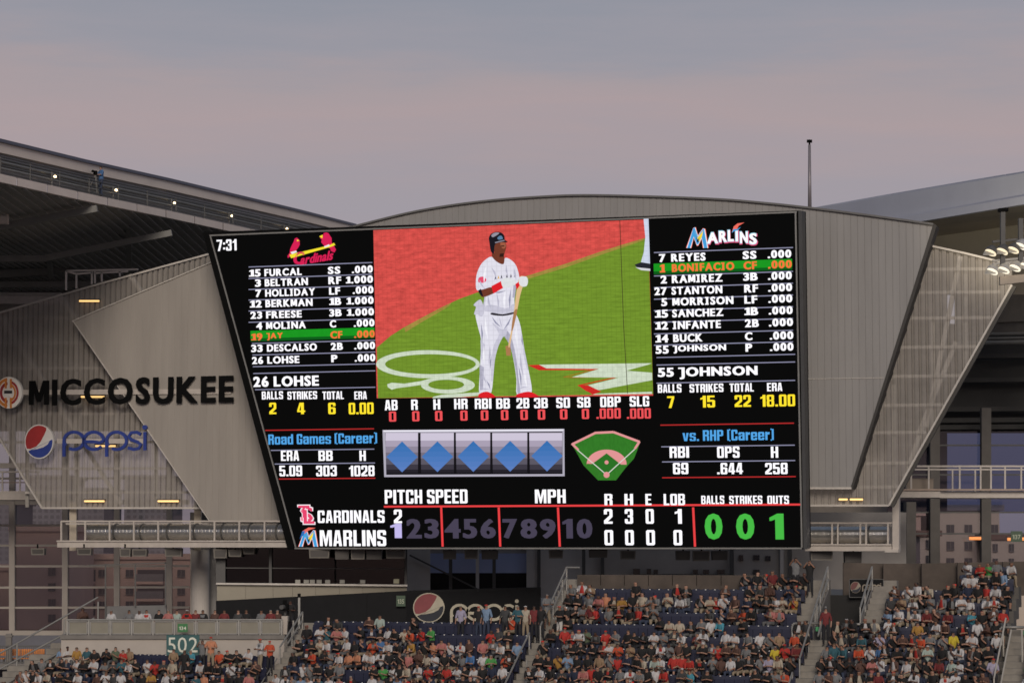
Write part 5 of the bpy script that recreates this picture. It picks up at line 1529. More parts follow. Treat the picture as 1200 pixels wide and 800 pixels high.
t = thing('equipment_cabinet', 'beige cabinet standing on the right hand walkway', 'cabinet', loc=P2.p(1080, 573, -1))
mb = MB(); mb.prism([P2.p(x, y, -1.2) for x, y in ((1064, 560.6), (1096, 560.6), (1096, 573.4), (1064, 573.4))], -P2.n * .8); mb.build('casing', mat('tan_box', (.22, .18, .14), .7), t)
mb = MB(); mb.prism([P2.p(x, y, -1.18) for x, y in ((1064, 559.6), (1096.6, 559.6), (1096.6, 561), (1064, 561))], -P2.n * .9); mb.build('lid', mat('tan_box_lid', (.16, .13, .10), .7), t)
# small balcony at the picture's left edge
P3 = Plane(10, 575, 158, yaw=R(4))
t = thing('balcony', 'small cream balcony with railing behind the left screen edge', 'balcony', m=P3.m)
mb = MB(); mb.prism([P3.p(x, y) for x, y in ((-80, 575), (46, 575), (46, 585.4), (-80, 585.4))], -P3.n * 3); mb.build('deck_beam', M_white, t)
mb = MB(); mb.prism([P3.p(x, y, -2) for x, y in ((-80, 541), (30, 541), (30, 547), (-80, 547))], -P3.n * .5); mb.build('upper_beam', M_white, t)
for x in (-40, -18, 2.4, 23, 44):
    mb = MB(); mb.beam(P3.p(x, 575, -.1), P3.p(x, 552.6, -.1), .09, .09, 0, P3.n); mb.build('rail_post', M_white, t)
mb = MB(); mb.beam(P3.p(-80, 552.6, -.1), P3.p(46, 552.6, -.1), .1, .1, 0, P3.n); mb.build('top_rail', M_white, t)
mb = MB(); mb.beam(P3.p(-80, 565, -.1), P3.p(46, 565, -.1), .06, .06, 0, P3.n); mb.build('middle_rail', mat('rust_rail', (.22, .16, .13), .6), t)
t = thing('square_column', 'cream square column carrying the left walkway', 'column', loc=at(86, 640, 152))
mb = MB(); mb.beam(at(86, 588, 152), at(86, 645, 152), .34, .4, 0, (1, 0, 0)); mb.build('shaft', mat('cream_column', (.40, .34, .26), .6), t)
mb = MB(); mb.beam(at(86, 590, 152), at(86, 596, 152), .42, .46, 0, (1, 0, 0)); mb.build('capital', MATS['cream_column'], t)
t = thing('square_column', 'cream square column behind the duct of the left walkway', 'column', loc=at(232, 640, 150))
mb = MB(); mb.beam(at(232, 588, 150.4), at(232, 645, 150.4), .3, .4, 0, (1, 0, 0)); mb.build('shaft', MATS['cream_column'], t)
mb = MB(); mb.beam(at(232, 592, 150.4), at(232, 597, 150.4), .38, .46, 0, (1, 0, 0)); mb.build('capital', MATS['cream_column'], t)

# ---- loudspeakers and boxes hanging under walkway and board
spk = [(36, 52, 642, 650, 150), (90, 107, 642, 650, 147), (140, 153, 642, 652, 147), (154.6, 172, 643, 651.6, 147), (193, 213, 642, 651.6, 147), (250, 266, 643, 653.6, 146), (267.4, 283, 643.6, 652, 146), (284.6, 298, 642, 649, 146),
       (362, 386, 643, 653.6, 143.5), (392.4, 409, 644, 655, 143.5), (411, 427.6, 644, 655, 143.5), (429, 447.6, 644, 655, 143.5), (452, 475, 644, 654, 143.5), (519, 534.6, 644, 655, 143), (544, 560, 643.6, 654.6, 143), (564, 584, 644, 655, 143),
       (643, 660, 644, 654, 142), (690, 712, 643, 653, 142), (727, 745, 645, 655, 142), (792, 809, 645, 656, 141), (812, 832, 645, 657, 141), (834, 853, 645, 656, 141), (950, 976, 644, 656, 140), (990, 1010, 646, 660, 140)]
names = ['dark', 'grey', 'pale', 'dull']
ms_ = [mat('box_taupe', (.24, .22, .19), .7), mat('box_taupe_dark', (.13, .12, .11), .7)]
under = ['under the left walkway near the picture edge', 'under the left end of the walkway', 'under the walkway, first of a close pair', 'under the walkway, second of a close pair', 'under the walkway before the round column', 'under the walkway at the round column', 'under the walkway beside the press box', 'under the walkway next to the board corner',
         'over the left part of the press box', 'over the press box, first of three touching', 'over the press box, middle of three touching', 'over the press box, last of three touching', 'over the right end of the press box', 'left above the blue glazing', 'centre above the blue glazing', 'right above the blue glazing',
         'right after the grey wall strip', 'above the top of the middle stairs', 'in the darkest stretch under the board', 'first of three under the count digits', 'middle of three under the count digits', 'last of three under the count digits', 'beneath the board corner and short walkway', 'beneath the middle of the short walkway']
for i, (x0, x1, y0, y1, Y) in enumerate(spk):
    c = at((x0 + x1) / 2, y0, Y)
    t = thing('loudspeaker', 'taupe hanging loudspeaker box ' + under[i], 'loudspeaker', loc=c, group='loudspeaker boxes hung under the walkways and board')
    mb = MB(); mb.prism([at(x0, y0, Y), at(x1, y0, Y), at(x1 - .6, y1, Y + .25), at(x0 + .6, y1, Y + .25)], (0, .7, 0)); mb.build('cabinet', ms_[i % 2 if 8 <= i else 0], t)
    mb = MB(); mb.prism([at(x0 + 1.5, y0 + 1.4, Y - .02), at(x1 - 1.5, y0 + 1.4, Y - .02), at(x1 - 2, y1 - 1.6, Y + .19), at(x0 + 2, y1 - 1.6, Y + .19)], (0, .02, 0)); mb.build('grille', ms_[1], t)
    mb = MB(); mb.beam(at((x0 + x1) / 2, y0 - 5, Y + .4), at((x0 + x1) / 2, y0 + 1, Y + .4), .08, .08, 0, (1, 0, 0)); mb.build('hanger', M_black, t)

# orange lamps behind the right glass
for i, (x0, x1, y) in enumerate(((1136, 1149.6, 630.4), (1180.6, 1185, 631.4), (1194, 1204, 631))):
    p = at((x0 + x1) / 2, y, 160)
    t = thing('strip_lamp', ['orange strip lamp glowing between the two taupe columns', 'tiny orange strip lamp left of the green sign', 'orange strip lamp right of the green sign'][i], 'lamp', loc=p, group='orange strip lamps by the right glass')
    mb = MB(); mb.tube(at(x0, y, 160), at(x1, y, 160), .1, 8); mb.build('glowing_tube', mat('orange_lamp', (.9, .5, .2), .5, var=0, emit=rgb(255, 150, 80), es=.8), t)
    mb = MB(); mb.beam(at(x0 - .5, y - 2.6, 160), at(x1 + .5, y - 2.6, 160), .25, .08); mb.build('reflector', M_dark, t)

# ================================================================ OUTSIDE
def building(lab, x0, x1, y0, Y, zb, m, wins, name='apartment_building', wm=None, roof=None):
    p = at((x0 + x1) / 2, HOR, Y)
    t = thing(name, lab, 'building', loc=V((p.x, Y, 0)))
    mb = MB(); a, b = at(x0, y0, Y), at(x1, y0, Y)
    mb.box((a.x, Y, zb), (b.x, Y + 18, a.z)); mb.build('wall', m, t)
    mb = MB(); mb.box((a.x - .4, Y - .3, a.z), (b.x + .4, Y + 18.3, a.z + .5)); mb.build('roof', roof or m, t)
    if wins:
        wx, wy, ww, wh = wins
        me = None
        for x in wx:
            for y in wy:
                c = at(x, y, Y)
                hw, hh = ww * Y / F / 2, wh * Y / F / 2
                mb = MB()
                mb.box((c.x - hw, Y - .12, c.z - hh), (c.x + hw, Y - .05, c.z + hh))
                f = mb.build('window', wm or mat('window_dark', (.02, .022, .028), .3), t)
                if ww >= 6:
                    mb = MB()
                    mb.box((c.x - .04, Y - .2, c.z - hh), (c.x + .04, Y - .121, c.z + hh)); mb.box((c.x - hw, Y - .2, c.z - hh - .1), (c.x + hw, Y - .125, c.z - hh))
                    mb.build('window_frame', mat('window_frame', (.10, .09, .08), .6), f)
    return t
Mbrick = mat('brick_render', (.56, .39, .32), .9, 0, .1, .15)
Mbrick2 = mat('brick_render_dark', (.44, .31, .26), .9, 0, .1, .15)
Mtower = mat('tower_grey', (.16, .16, .19), .7, 0, .12, .1)
Mcream = mat('cream_render', (.46, .38, .31), .9, 0, .08, .15)
building('brick coloured apartment block with dark windows behind the left glass', 16, 72, 622, 230, 0, Mbrick, ([61], [669, 687, 705.5, 723.5], 8.5, 8))
building('brick coloured apartment wing with balconies behind the glass mullions', 72, 226, 655, 250, 0, Mbrick2, ([120, 152, 212.5], [671, 691.6, 708], 9, 7.6))
t = building('low brown building before the apartment towers', -60, 16, 668, 240, 0, Mbrick2, None, 'low_building')
def balcony_bay(x0, x1, ys, Y):
    for y in ys:
        mb = MB(); a, b = at(x0, y, Y), at(x1, y, Y)
        mb.box((a.x, Y - 1.2, a.z - .15), (b.x, Y - .02, a.z + .1)); mb.build('balcony_slab', Mbrick, BT)
        mb = MB(); mb.box((a.x, Y - .1, a.z + .1), (b.x, Y - .03, a.z + 1.4 * .85)); mb.build('balcony_opening', MATS['window_dark'], BT)
        mb = MB(); mb.box((a.x, Y - 1.2, a.z + .1), (b.x, Y - 1.15, a.z + .8)); mb.build('balcony_rail', mat('balcony_rail', (.14, .135, .14), .6), BT)
BT = bpy.data.objects['apartment_building.001']
balcony_bay(80, 112, (682, 702, 722), 250); balcony_bay(161, 193, (682, 702, 722), 250)
building('grey apartment tower, farther left of the two behind the glass', 34, 78, 560, 420, 0, Mtower, ([40, 47, 54, 61, 68], list(range(570, 660, 7)), 4, 3.4), 'tower_block', mat('tower_window', (.075, .078, .10), .4))
building('wide grey tower with window rows behind the glass columns', 146, 198, 560, 430, 0, Mtower, ([151, 158, 165, 172, 179, 186, 193], list(range(570, 665, 7)), 4, 3.4), 'tower_block', mat('tower_window', (.075, .078, .10), .4))
building('dark slab tower at the left edge behind the glass', -40, 12, 590, 380, 0, mat('tower_dark', (.13, .13, .155), .7, 0, .12, .1), ([-30, -20, -10, 0, 8], list(range(598, 670, 7)), 4, 3.4), 'tower_block', mat('tower_window', (.075, .078, .10), .4))
building('narrow slab tower seen just right of the first mullions', 92, 122, 575, 400, 0, MATS['tower_dark'], ([98, 105, 112, 118], list(range(584, 650, 7)), 4, 3.4), 'tower_block', mat('tower_window', (.075, .078, .10), .4))
building('cream apartment block with square windows behind the right glass', 1101, 1171, 598, 230, 0, Mcream, ([1113.5, 1134.6, 1165], [619, 638.6, 658], 9, 9))
building('low cream apartment wing with a tiled roof behind the right glass', 1160, 1300, 632, 225, 0, Mcream, ([1166, 1185, 1210], [641, 658], 6, 8), roof=mat('tile_brown', (.14, .08, .06), .8))
building('small cream block partly hidden by the wide taupe column', 1078, 1098, 628, 226, 0, Mcream, ([1087.5], [637, 655], 6, 9), roof=mat('tile_brown', (.14, .08, .06), .8))
building('brown apartment blocks seen under the board through dark glazing', 1062, 1079, 604, 232, 0, Mbrick2, None)

# ground
mb = MB(); mb.poly([(-2500, -300, 0), (2500, -300, 0), (2500, 5000, 0), (-2500, 5000, 0)])
o = mb.build('ground', mat('ground_asphalt', (.06, .06, .058), .9, 0, .3, .05), kind='structure')
# ================================================================ THE SEATING BOWL
RUN, RISE = .884, .52
SO = at(600, 796, 120)
ru = V((math.cos(YAW), -math.sin(YAW), 0))
uh = V((math.sin(YAW), math.cos(YAW), 0))
def SP_(s, i, h=0): return SO + ru * s + uh * (i * RUN) + V((0, 0, i * RISE + h))
_n = ru.cross(uh * RUN + V((0, 0, RISE)))
def inv(px, py, h=0):
    """seat coordinates (along, row) whose point h above the floor shows at this picture point"""
    d = ray(px, py)
    o = SO + V((0, 0, h))
    t = (o - EYE).dot(_n) / d.dot(_n)
    q = EYE + d * t - o
    return q.dot(ru), q.dot(uh) / RUN
s1 = inv(326, 797)[0]; s2 = inv(617, 797)[0]; s3 = inv(947, 797)[0]; s4 = inv(1188, 790)[0]
AH = .52                                  # half width of an aisle
SB = inv(72, 768)                         # left end of the first block at its top row
TUN = (s3 - .35, s3 + 1.6)               # the tunnel's sides
LSTAIR = (s3 - 1.4, s3 - .45); RSTAIR = (s3 + 1.68, s3 + 2.7)
TI = 3                                    # the tunnel opens above this row
def left_edge(i): return inv(60, 787)[0] + .68 * i
TOP = {}                                  # number of rows of each block
TOP = {1: 0, 2: 3, 3: 6, 4: 8}
print('rows', TOP, 's', s1, s2, s3, s4)
def block_of(s, i):
    """0 where nobody can sit"""
    if s < left_edge(i) + .25: return 0
    if s < s1 - AH: return 1 if i <= TOP[1] else 0
    if s < s1 + AH: return 0
    if s < s2 - AH: return 2 if i <= TOP[2] else 0
    if s < s2 + AH: return 0
    if i <= TI:
        if s < s3 - AH: return 3
        if s < s3 + AH: return 0
    else:
        if s < LSTAIR[0]: return 3 if i <= TOP[3] + (1 if s > s3 - 4.5 else 0) else 0
        if s < RSTAIR[1]: return 0
    if s < s4 - AH: return 4 if i <= TOP[4] - (2 if s < s3 + 6 else 0) else 0
    if s < s4 + AH: return 0
    return 5 if i <= 3 else 0
BASE = V((0, 0, 0))
stand_lab = {1: 'bank of concrete seating steps below the teal 502 sign', 2: 'bank of concrete seating steps below the black soda banner', 3: 'bank of concrete seating steps below the scoreboard count digits', 4: 'bank of concrete seating steps at the lower right, beyond the tunnel', 5: 'narrow bank of concrete seating steps past the last stairs'}
def slab(mb, s0, s1_, i, th=.9, r=1.0, lift=0):
    a, b = SP_(s0, i - .45), SP_(s1_, i - .45)
    z = SP_(0, i).z + lift
    a.z = b.z = z
    c, d = b + uh * RUN * r, a + uh * RUN * r
    mb.prism([a, b, c, d], (0, 0, -th))
M_step = mat('step_concrete', (.10, .092, .082), .9, 0, .2, 1.5, .1)
M_stair = mat('stair_concrete', (.22, .20, .172), .9, 0, .2, 1.5, .1)
I0 = -4
for bl, (f0, f1) in {1: (lambda i: left_edge(i), lambda i: s1 - AH), 2: (lambda i: s1 + AH, lambda i: s2 - AH), 3: (lambda i: s2 + AH, lambda i: s3 - AH if i <= TI else LSTAIR[0]), 4: (lambda i: s3 + AH if i <= TI else RSTAIR[1] if i <= 6 else s3 + 5.8, lambda i: s4 - AH), 5: (lambda i: s4 + AH, lambda i: s4 + 6)}.items():
    t = thing('seating_stand', stand_lab[bl], 'stand', loc=SP_((f0(0) + f1(0)) / 2, 0))
    topi = TOP.get(bl, 3)
    for i in range(I0, topi + (1 if bl in (1, 4) else 2 if bl == 2 else 3)):
        mb = MB(); slab(mb, f0(i), f1(i), i, .9 if i > I0 else 2.0); mb.build('row_step', M_step, t)
# stairs, two treads to a row
for nm, c0, c1, i0, i1, lab in (('a', s1 - AH, s1 + AH, I0, 4, 'concrete stairs left of the black banner, climbing past the terrace end'), ('b', s2 - AH, s2 + AH, I0, 8, 'long concrete stairs climbing right of the black banner'), ('c', s3 - AH, s3 + AH, I0, TI, 'concrete stairs leading up to the tunnel'), ('d', LSTAIR[0], LSTAIR[1], TI + 1, 8, 'narrow concrete stairs climbing along the near side of the tunnel, by the darker crowd'), ('e', RSTAIR[0], RSTAIR[1], TI + 1, 8, 'concrete stairs climbing between the tunnel and the crowd at the right'), ('f', s4 - AH, s4 + AH, I0, 4, 'concrete stairs at the lower right corner')):
    t = thing('aisle_stairs', lab, 'stairs', loc=SP_((c0 + c1) / 2, 0))
    for i in range(i0, i1 + 1):
        for hf in (0, 1):
            mb = MB()
            a, b = SP_(c0 + .01, i - .45 + hf * .5), SP_(c1 - .01, i - .45 + hf * .5)
            a.z = b.z = SP_(0, i).z + hf * RISE / 2 + .006
            mb.prism([a, b, b + uh * RUN * .5, a + uh * RUN * .5], (0, 0, -.8))
            mb.build('step', M_stair, t)
# stairs at the picture's left end
t = thing('aisle_stairs', 'wide concrete stairs at the lower left corner beside the first spectators', 'stairs', loc=SP_(left_edge(0) - 1, 0))
for i in range(I0, 4):
    for hf in (0, 1):
        mb = MB(); e_ = left_edge(i)
        a, b = SP_(e_ - 2.4, i - .45 + hf * .5), SP_(e_ - .01, i - .45 + hf * .5)
        a.z = b.z = SP_(0, i).z + hf * RISE / 2 + .006
        mb.prism([a, b, b + uh * RUN * .5, a + uh * RUN * .5], (0, 0, -.8)); mb.build('step', M_stair, t)
# ---- handrails
def rail(lab, pts_list, posts, r=.045, Y=None, name='handrail', m=None):
    """pts given in seat coordinates (s, i, height)"""
    p0 = SP_(*pts_list[0][0])
    t = thing(name, lab, 'handrail', loc=p0)
    for pl in pts_list:
        mb = MB(); mb.path([SP_(*q) for q in pl], r, 6); mb.build('rail', m or M_rail, t)
    for s, i, h0, h1 in posts:
        mb = MB(); mb.tube(SP_(s, i, h0), SP_(s, i, h1), r * .9, 6); mb.build('post', m or M_rail, t)
    return t
L = left_edge
rail('galvanised double handrail climbing beside the lower left stairs', [[(L(-3) - 2.3, -3, .95), (L(4) - 2.3, 4.4, 1.2)], [(L(-3) - 2.3, -3, .3), (L(4) - 2.3, 4.0, .4)], [(L(-3) - .6, -3, .2), (L(2) - .9, 2.2, .3)]], [(L(i) - 2.32, i, -.2, 1.1) for i in (-2, .4, 2.6, 4.2)])
rail('handrail at the top of the stairs beside the black wall', [[(s1 - .3, .6, 1.0), (s1 - .3, 3.6, 1.0), (s1 - .3, 3.6, 0)], [(s1 - .3, 1.6, .6), (s1 - .3, 3.6, .6)]], [(s1 - .3, .6, 0, 1.0), (s1 - .3, 2.2, -.6, 1.0)])
rail('low side rail of the stairs by the terrace', [[(s1 - AH, -2.5, .35), (s1 - AH, .8, .35)]], [(s1 - AH, 0, 0, .35)], .03)
rail('long handrail up the middle stairs, ending by the people at the top', [[(s2 - AH, -1.8, .8), (s2 - AH, 2.2, .9), (s2 - AH, 2.2, 0)], [(s2 - .1, 2.6, 1.0), (s2 - .1, 7.2, 1.25), (s2 + .55, 7.2, 1.25)], [(s2 - .1, 4.8, .6), (s2 - .1, 7.2, .8)]], [(s2 - .1, 2.6, 0, 1.0), (s2 - .1, 4.8, 0, 1.05), (s2 - .1, 6.4, 0, 1.1), (s2 - .1, 7.2, 0, 1.25), (s2 + .0, 0, 0, .9)])
rail('handrail rising to the tunnel along the stairs between the right hand blocks', [[(s3 - AH, -2.4, .8), (s3 - AH, -.6, .85)], [(s3 - .35, .2, 1.0), (s3 - .35, 4.4, 1.2)], [(s3 + .1, 2.2, .9), (s3 + .1, 4.2, 1.1), (s3 + .1, 4.2, 0)]], [(s3 - AH, -.6, 0, .85), (s3 - .35, .2, 0, 1.0), (s3 - .35, 2.3, 0, 1.1), (s3 - .35, 4.4, 0, 1.2)])
rail('pale double handrail at the lower right corner stairs', [[(s4 - .6, -.9, .9), (s4 - .6, 3.4, 1.1)], [(s4 - .35, -.9, .5), (s4 - .35, 3.2, .7)], [(s4 - .9, -2.4, .6), (s4 - .9, -.8, .7)]], [(s4 - .6, -.9, 0, .9), (s4 + .3, 1.6, 0, 1.6), (s4 - .6, 2.4, 0, 1.1)], .04, m=mat('corner_rail', (.40, .37, .32), .5))

# ---- the tunnel mouth
tz = SP_(0, TI).z
t = thing('tunnel_mouth', 'dark tunnel mouth cut into the seats, with concrete side walls', 'tunnel', loc=SP_(s3, TI))
top_i = 7.8
def TQ(s, i, z): q = SP_(s, i); q.z = z; return q
for s_, nm in ((TUN[0], 1), (TUN[1], -1)):
    mb = MB()
    a, b, c = TQ(s_, TI + .5, tz), TQ(s_, top_i, tz), TQ(s_, top_i, SP_(0, top_i).z + .1)
    d = TQ(s_, TI + .5, SP_(0, TI + .5).z + .3)
    mb.prism([a, b, c, d], ru * (-.08 * nm)); mb.build('side_wall', M_conc_dk, t)
mb = MB(); mb.prism([TQ(TUN[0], top_i, tz), TQ(TUN[1], top_i, tz), TQ(TUN[1], top_i, SP_(0, top_i).z - .3), TQ(TUN[0], top_i, SP_(0, top_i).z - .3)], uh * .1); mb.build('back_wall', mat('tunnel_black', (.02, .019, .018), .9), t)
mb = MB(); mb.prism([TQ(TUN[0], TI + .5, tz + .002), TQ(TUN[1], TI + .5, tz + .002), TQ(TUN[1], top_i, tz + .002), TQ(TUN[0], top_i, tz + .002)], V((0, 0, -.3))); mb.build('floor', M_conc_dk, t)
mb = MB(); mb.prism([TQ(TUN[0] - .1, TI + .48, tz), TQ(TUN[0] - 1.0, TI + .48, tz), TQ(TUN[0] - 1.0, TI + .48, tz + .5), TQ(TUN[0] - .1, TI + .48, tz + .5)], -uh * .05); mb.build('landing_riser', M_stair, t)
for s_, lab in ((TUN[0] - .05, 'handrail sloping down along the near side of the tunnel mouth'), (TUN[1] + .05, 'handrail with infill sloping along the far side of the tunnel mouth')):
    rail(lab, [[(s_, TI + 1.2, 1.05), (s_, top_i - .3, 1.15)], [(s_, TI + 1.2, .55), (s_, top_i - .3, .6)]], [(s_, i, 0, 1.1) for i in (TI + 1.2, TI + 2.5, top_i - .3)])
# bent rails with green tags in front
def hoop(x0, x1, yt, yb, lab):
    s_, i_ = inv(x0, yb, 0)
    Yh = SP_(s_, i_).y
    t = thing('bent_rail', lab, 'railing', loc=at(x0, yb, Yh))
    pts = [(x0, yb), (x0, yt + 3), (x0 + .8, yt + 1), (x0 + 3, yt), (x1 - 3, yt), (x1 - .8, yt + 1), (x1, yt + 3), (x1, yb)]
    mb = MB(); mb.path([at(x, y, Yh) for x, y in pts], .06, 8); mb.build('bent_tube', M_rail, t, smooth=True)
    g = (x0 + 3, x0 + 8) if x0 > 980 and x0 < 1100 else (x1 - 6.5, x1 - 1.2)
    mb = MB(); mb.prism([at(g[0], yt + 4, Yh - .06), at(g[1], yt + 4, Yh - .06), at(g[1], yt + 9, Yh - .06), at(g[0], yt + 9, Yh - .06)], (0, .02, 0)); mb.build('green_tag', mat('tag_green', (.05, .30, .11), .6), t)
hoop(928.5, 962.4, 730, 757, 'bent steel rail with green tag on the near side of the tunnel landing')
hoop(989, 1023.6, 731, 758, 'bent steel rail with green tag on the far side of the tunnel landing')
hoop(1172, 1206, 734.5, 760, 'bent steel rail with green tag above the corner stairs')
# banner at the back of the tunnel
pb = TQ((TUN[0] + TUN[1]) / 2, top_i - .1, tz)
BT2 = Plane(1015, 700, TQ(TUN[0], top_i - .3, tz).y - .5, yaw=R(6))
t = thing('soda_banner', 'small black banner with globe emblem and pepsi letters above the tunnel', 'banner', m=BT2.m)
mb = MB(); mb.plane_rect(BT2, 995.6, 678.6, 1035, 699, 0, .05); mb.build('banner_sheet', MATS['banner_sheet'], t)
mb = MB()
c = [(995.4, 678.4), (1035.2, 678.4), (1035.2, 699.4), (995.4, 699.4)]
for i in range(4): mb.beam(BT2.p(*c[i], .02), BT2.p(*c[(i + 1) % 4], .02), .03, .05, 0, BT2.n)
mb.build('frame', M_dark, t)
globe(BT2, 1002.6, 687.8, 6.1, 6.7, t, mat('banner_red2', (.13, .045, .04), .7), MATS['banner_navy'], mat('banner_cream2', (.26, .22, .17), .7), .02)
soda_word(BT2, 1010.6, 1032.6, 690.6, 5.6, 2, MATS['banner_cream2'], t, .06, .03, .02)
# ---- parapets behind the top rows
def parapet(pts, y_extra, Y0, lab, m, gold=False):
    pass
t = thing('parapet_wall', 'low brown parapet behind the top row of dark seats', 'wall', loc=SP_(s2 + 8, TOP[3] + 1.2))
s_a, s_b = inv(672, 700)[0], inv(900, 700)[0]
i_ = TOP[3] + 1.5
zt = EYE.z - (690 - 641) / F * SP_(s_a, i_).y
for a_ in range(8):
    q0, q1 = s_a + (s_b - s_a) * a_ / 8, s_a + (s_b - s_a) * (a_ + 1) / 8
    mb = MB(); A_, B_ = SP_(q0 + .02, i_), SP_(q1 - .02, i_)
    lo = SP_(0, i_).z
    mb.prism([V((A_.x, A_.y, lo)), V((B_.x, B_.y, lo)), V((B_.x, B_.y, lo + .75)), V((A_.x, A_.y, lo + .75))], uh * .2)
    mb.build('wall_panel', mat('parapet_brown', (.075, .058, .046), .85, 0, .3, .8), t)
t = thing('parapet_wall', 'brown parapet catching orange light behind the upper right crowd', 'wall', loc=SP_(s3 + 2, TOP[4]))
for x0, x1, yA, yB in ((988, 1035, 659, 660), (1035, 1080, 660, 660), (1080, 1122, 660, 659), (1122, 1175, 659, 658), (1175, 1260, 658, 656)):
    Y_ = SP_(*inv((x0 + x1) / 2, 690)).y + 2.2
    mb = MB(); mb.prism([at(x0 + .2, yA, Y_), at(x1 - .2, yB, Y_), at(x1 - .2, yB + 40, Y_), at(x0 + .2, yA + 40, Y_)], (0, .2, 0)); mb.build('wall_panel', MATS['parapet_brown'], t)
t = thing('parapet_glint_strip', 'crinkled golden strip of light reflections along the parapet right of the short walkway', 'strip', loc=at(1040, 663, 134))  # gold light reflections on the parapet, modelled as a crinkled coloured strip
mb = MB()
for i in range(26):
    x = 990 + i * 5
    mb.prism([at(x, 660 + random.uniform(0, 2.4) + (i > 7) * 1.5, 133), at(x + 5, 660.5 + random.uniform(0, 2.4) + (i > 7) * 1.5, 133 + random.uniform(-.1, .1)), at(x + 5, 667 - (i > 7) * 3, 133), at(x, 667 - (i > 7) * 3, 133)], (0, .05, 0))
mb.build('crinkled_glint_foil', mat('gold_glint_foil', (.50, .34, .20), .3, .6, .4, 6), t)

# ================================================================ SEATS
ORDN = ['zeroth', 'first', 'second', 'third', 'fourth', 'fifth', 'sixth', 'seventh', 'eighth', 'ninth', 'tenth', 'eleventh', 'twelfth', 'thirteenth', 'fourteenth', 'fifteenth', 'sixteenth', 'seventeenth', 'eighteenth', 'nineteenth', 'twentieth', 'penultimate', 'last']
M_seat = mat('navy_seat', (.010, .012, .034), .42, var=.15)
M_glint_plate = mat('seat_glint_plate', (.85, .83, .78), .3)
def seat_mb():
    mb = MB()
    mb.prism([V((-.215, .26, .42)), V((.215, .26, .42)), V((.225, .33, .86)), V((.12, .345, .90)), V((-.12, .345, .90)), V((-.225, .33, .86))], (0, .05, 0))
    mb.prism([V((-.215, .20, .36)), V((.215, .20, .36)), V((.21, .22, .74)), V((-.21, .22, .74))], (0, -.06, 0))
    mb.box((-.25, .2, .2), (-.225, .3, .62)); mb.box((.225, .2, .2), (.25, .3, .62))
    mb.box((-.02, .20, 0), (.02, .26, .36))
    b = len(mb.f)
    mb.box((-.03, .31, .855), (.03, .325, .885), 1)  # small pale plate added to stand for the glint on the seat top
    return mb
ROT = Matrix.Rotation(-YAW, 4, 'Z')
seat_src = seat_mb()
seat_base = None
def place(o, s, i, rz=0, sc=1.0, dx=(0, 0, 0)):
    o.matrix_world = Matrix.Translation(SP_(s, i) + V(dx)) @ ROT @ Matrix.Rotation(rz, 4, 'Z') @ Matrix.Scale(sc, 4)
PITCH_S = .445
# which cells stay empty, as seen in the photograph: (x0, x1, y) of the seat backs
EMPTY = [(160, 197, 768), (245, 256, 783), (402, 434, 789), (452, 534, 731), (545, 556, 731), (574, 604, 733), (497, 566, 745), (508, 570, 745), (612, 626, 752), (668, 748, 733), (752, 772, 733), (774, 832, 719), (840, 872, 735), (876, 930, 740), (832, 850, 752), (866, 874, 752), (838, 880, 797), (1108, 1134, 726), (1142, 1146, 726), (1156, 1178, 727), (1078, 1084, 710), (966, 972, 782), (1176, 1186, 742), (1056, 1062, 740), (640, 662, 770), (420, 426, 786), (455, 480, 744), (536, 546, 744), (700, 745, 688), (752, 790, 688), (812, 842, 688), (854, 880, 690)]
empty_cells = set()
for x0, x1, y in EMPTY:
    sa, ia = inv(x0, y, .7); sb, ib = inv(x1, y, .7)
    i = round((ia + ib) / 2)
    for j in range(math.ceil(sa / PITCH_S), math.floor(sb / PITCH_S) + 1):
        empty_cells.add((i, j))

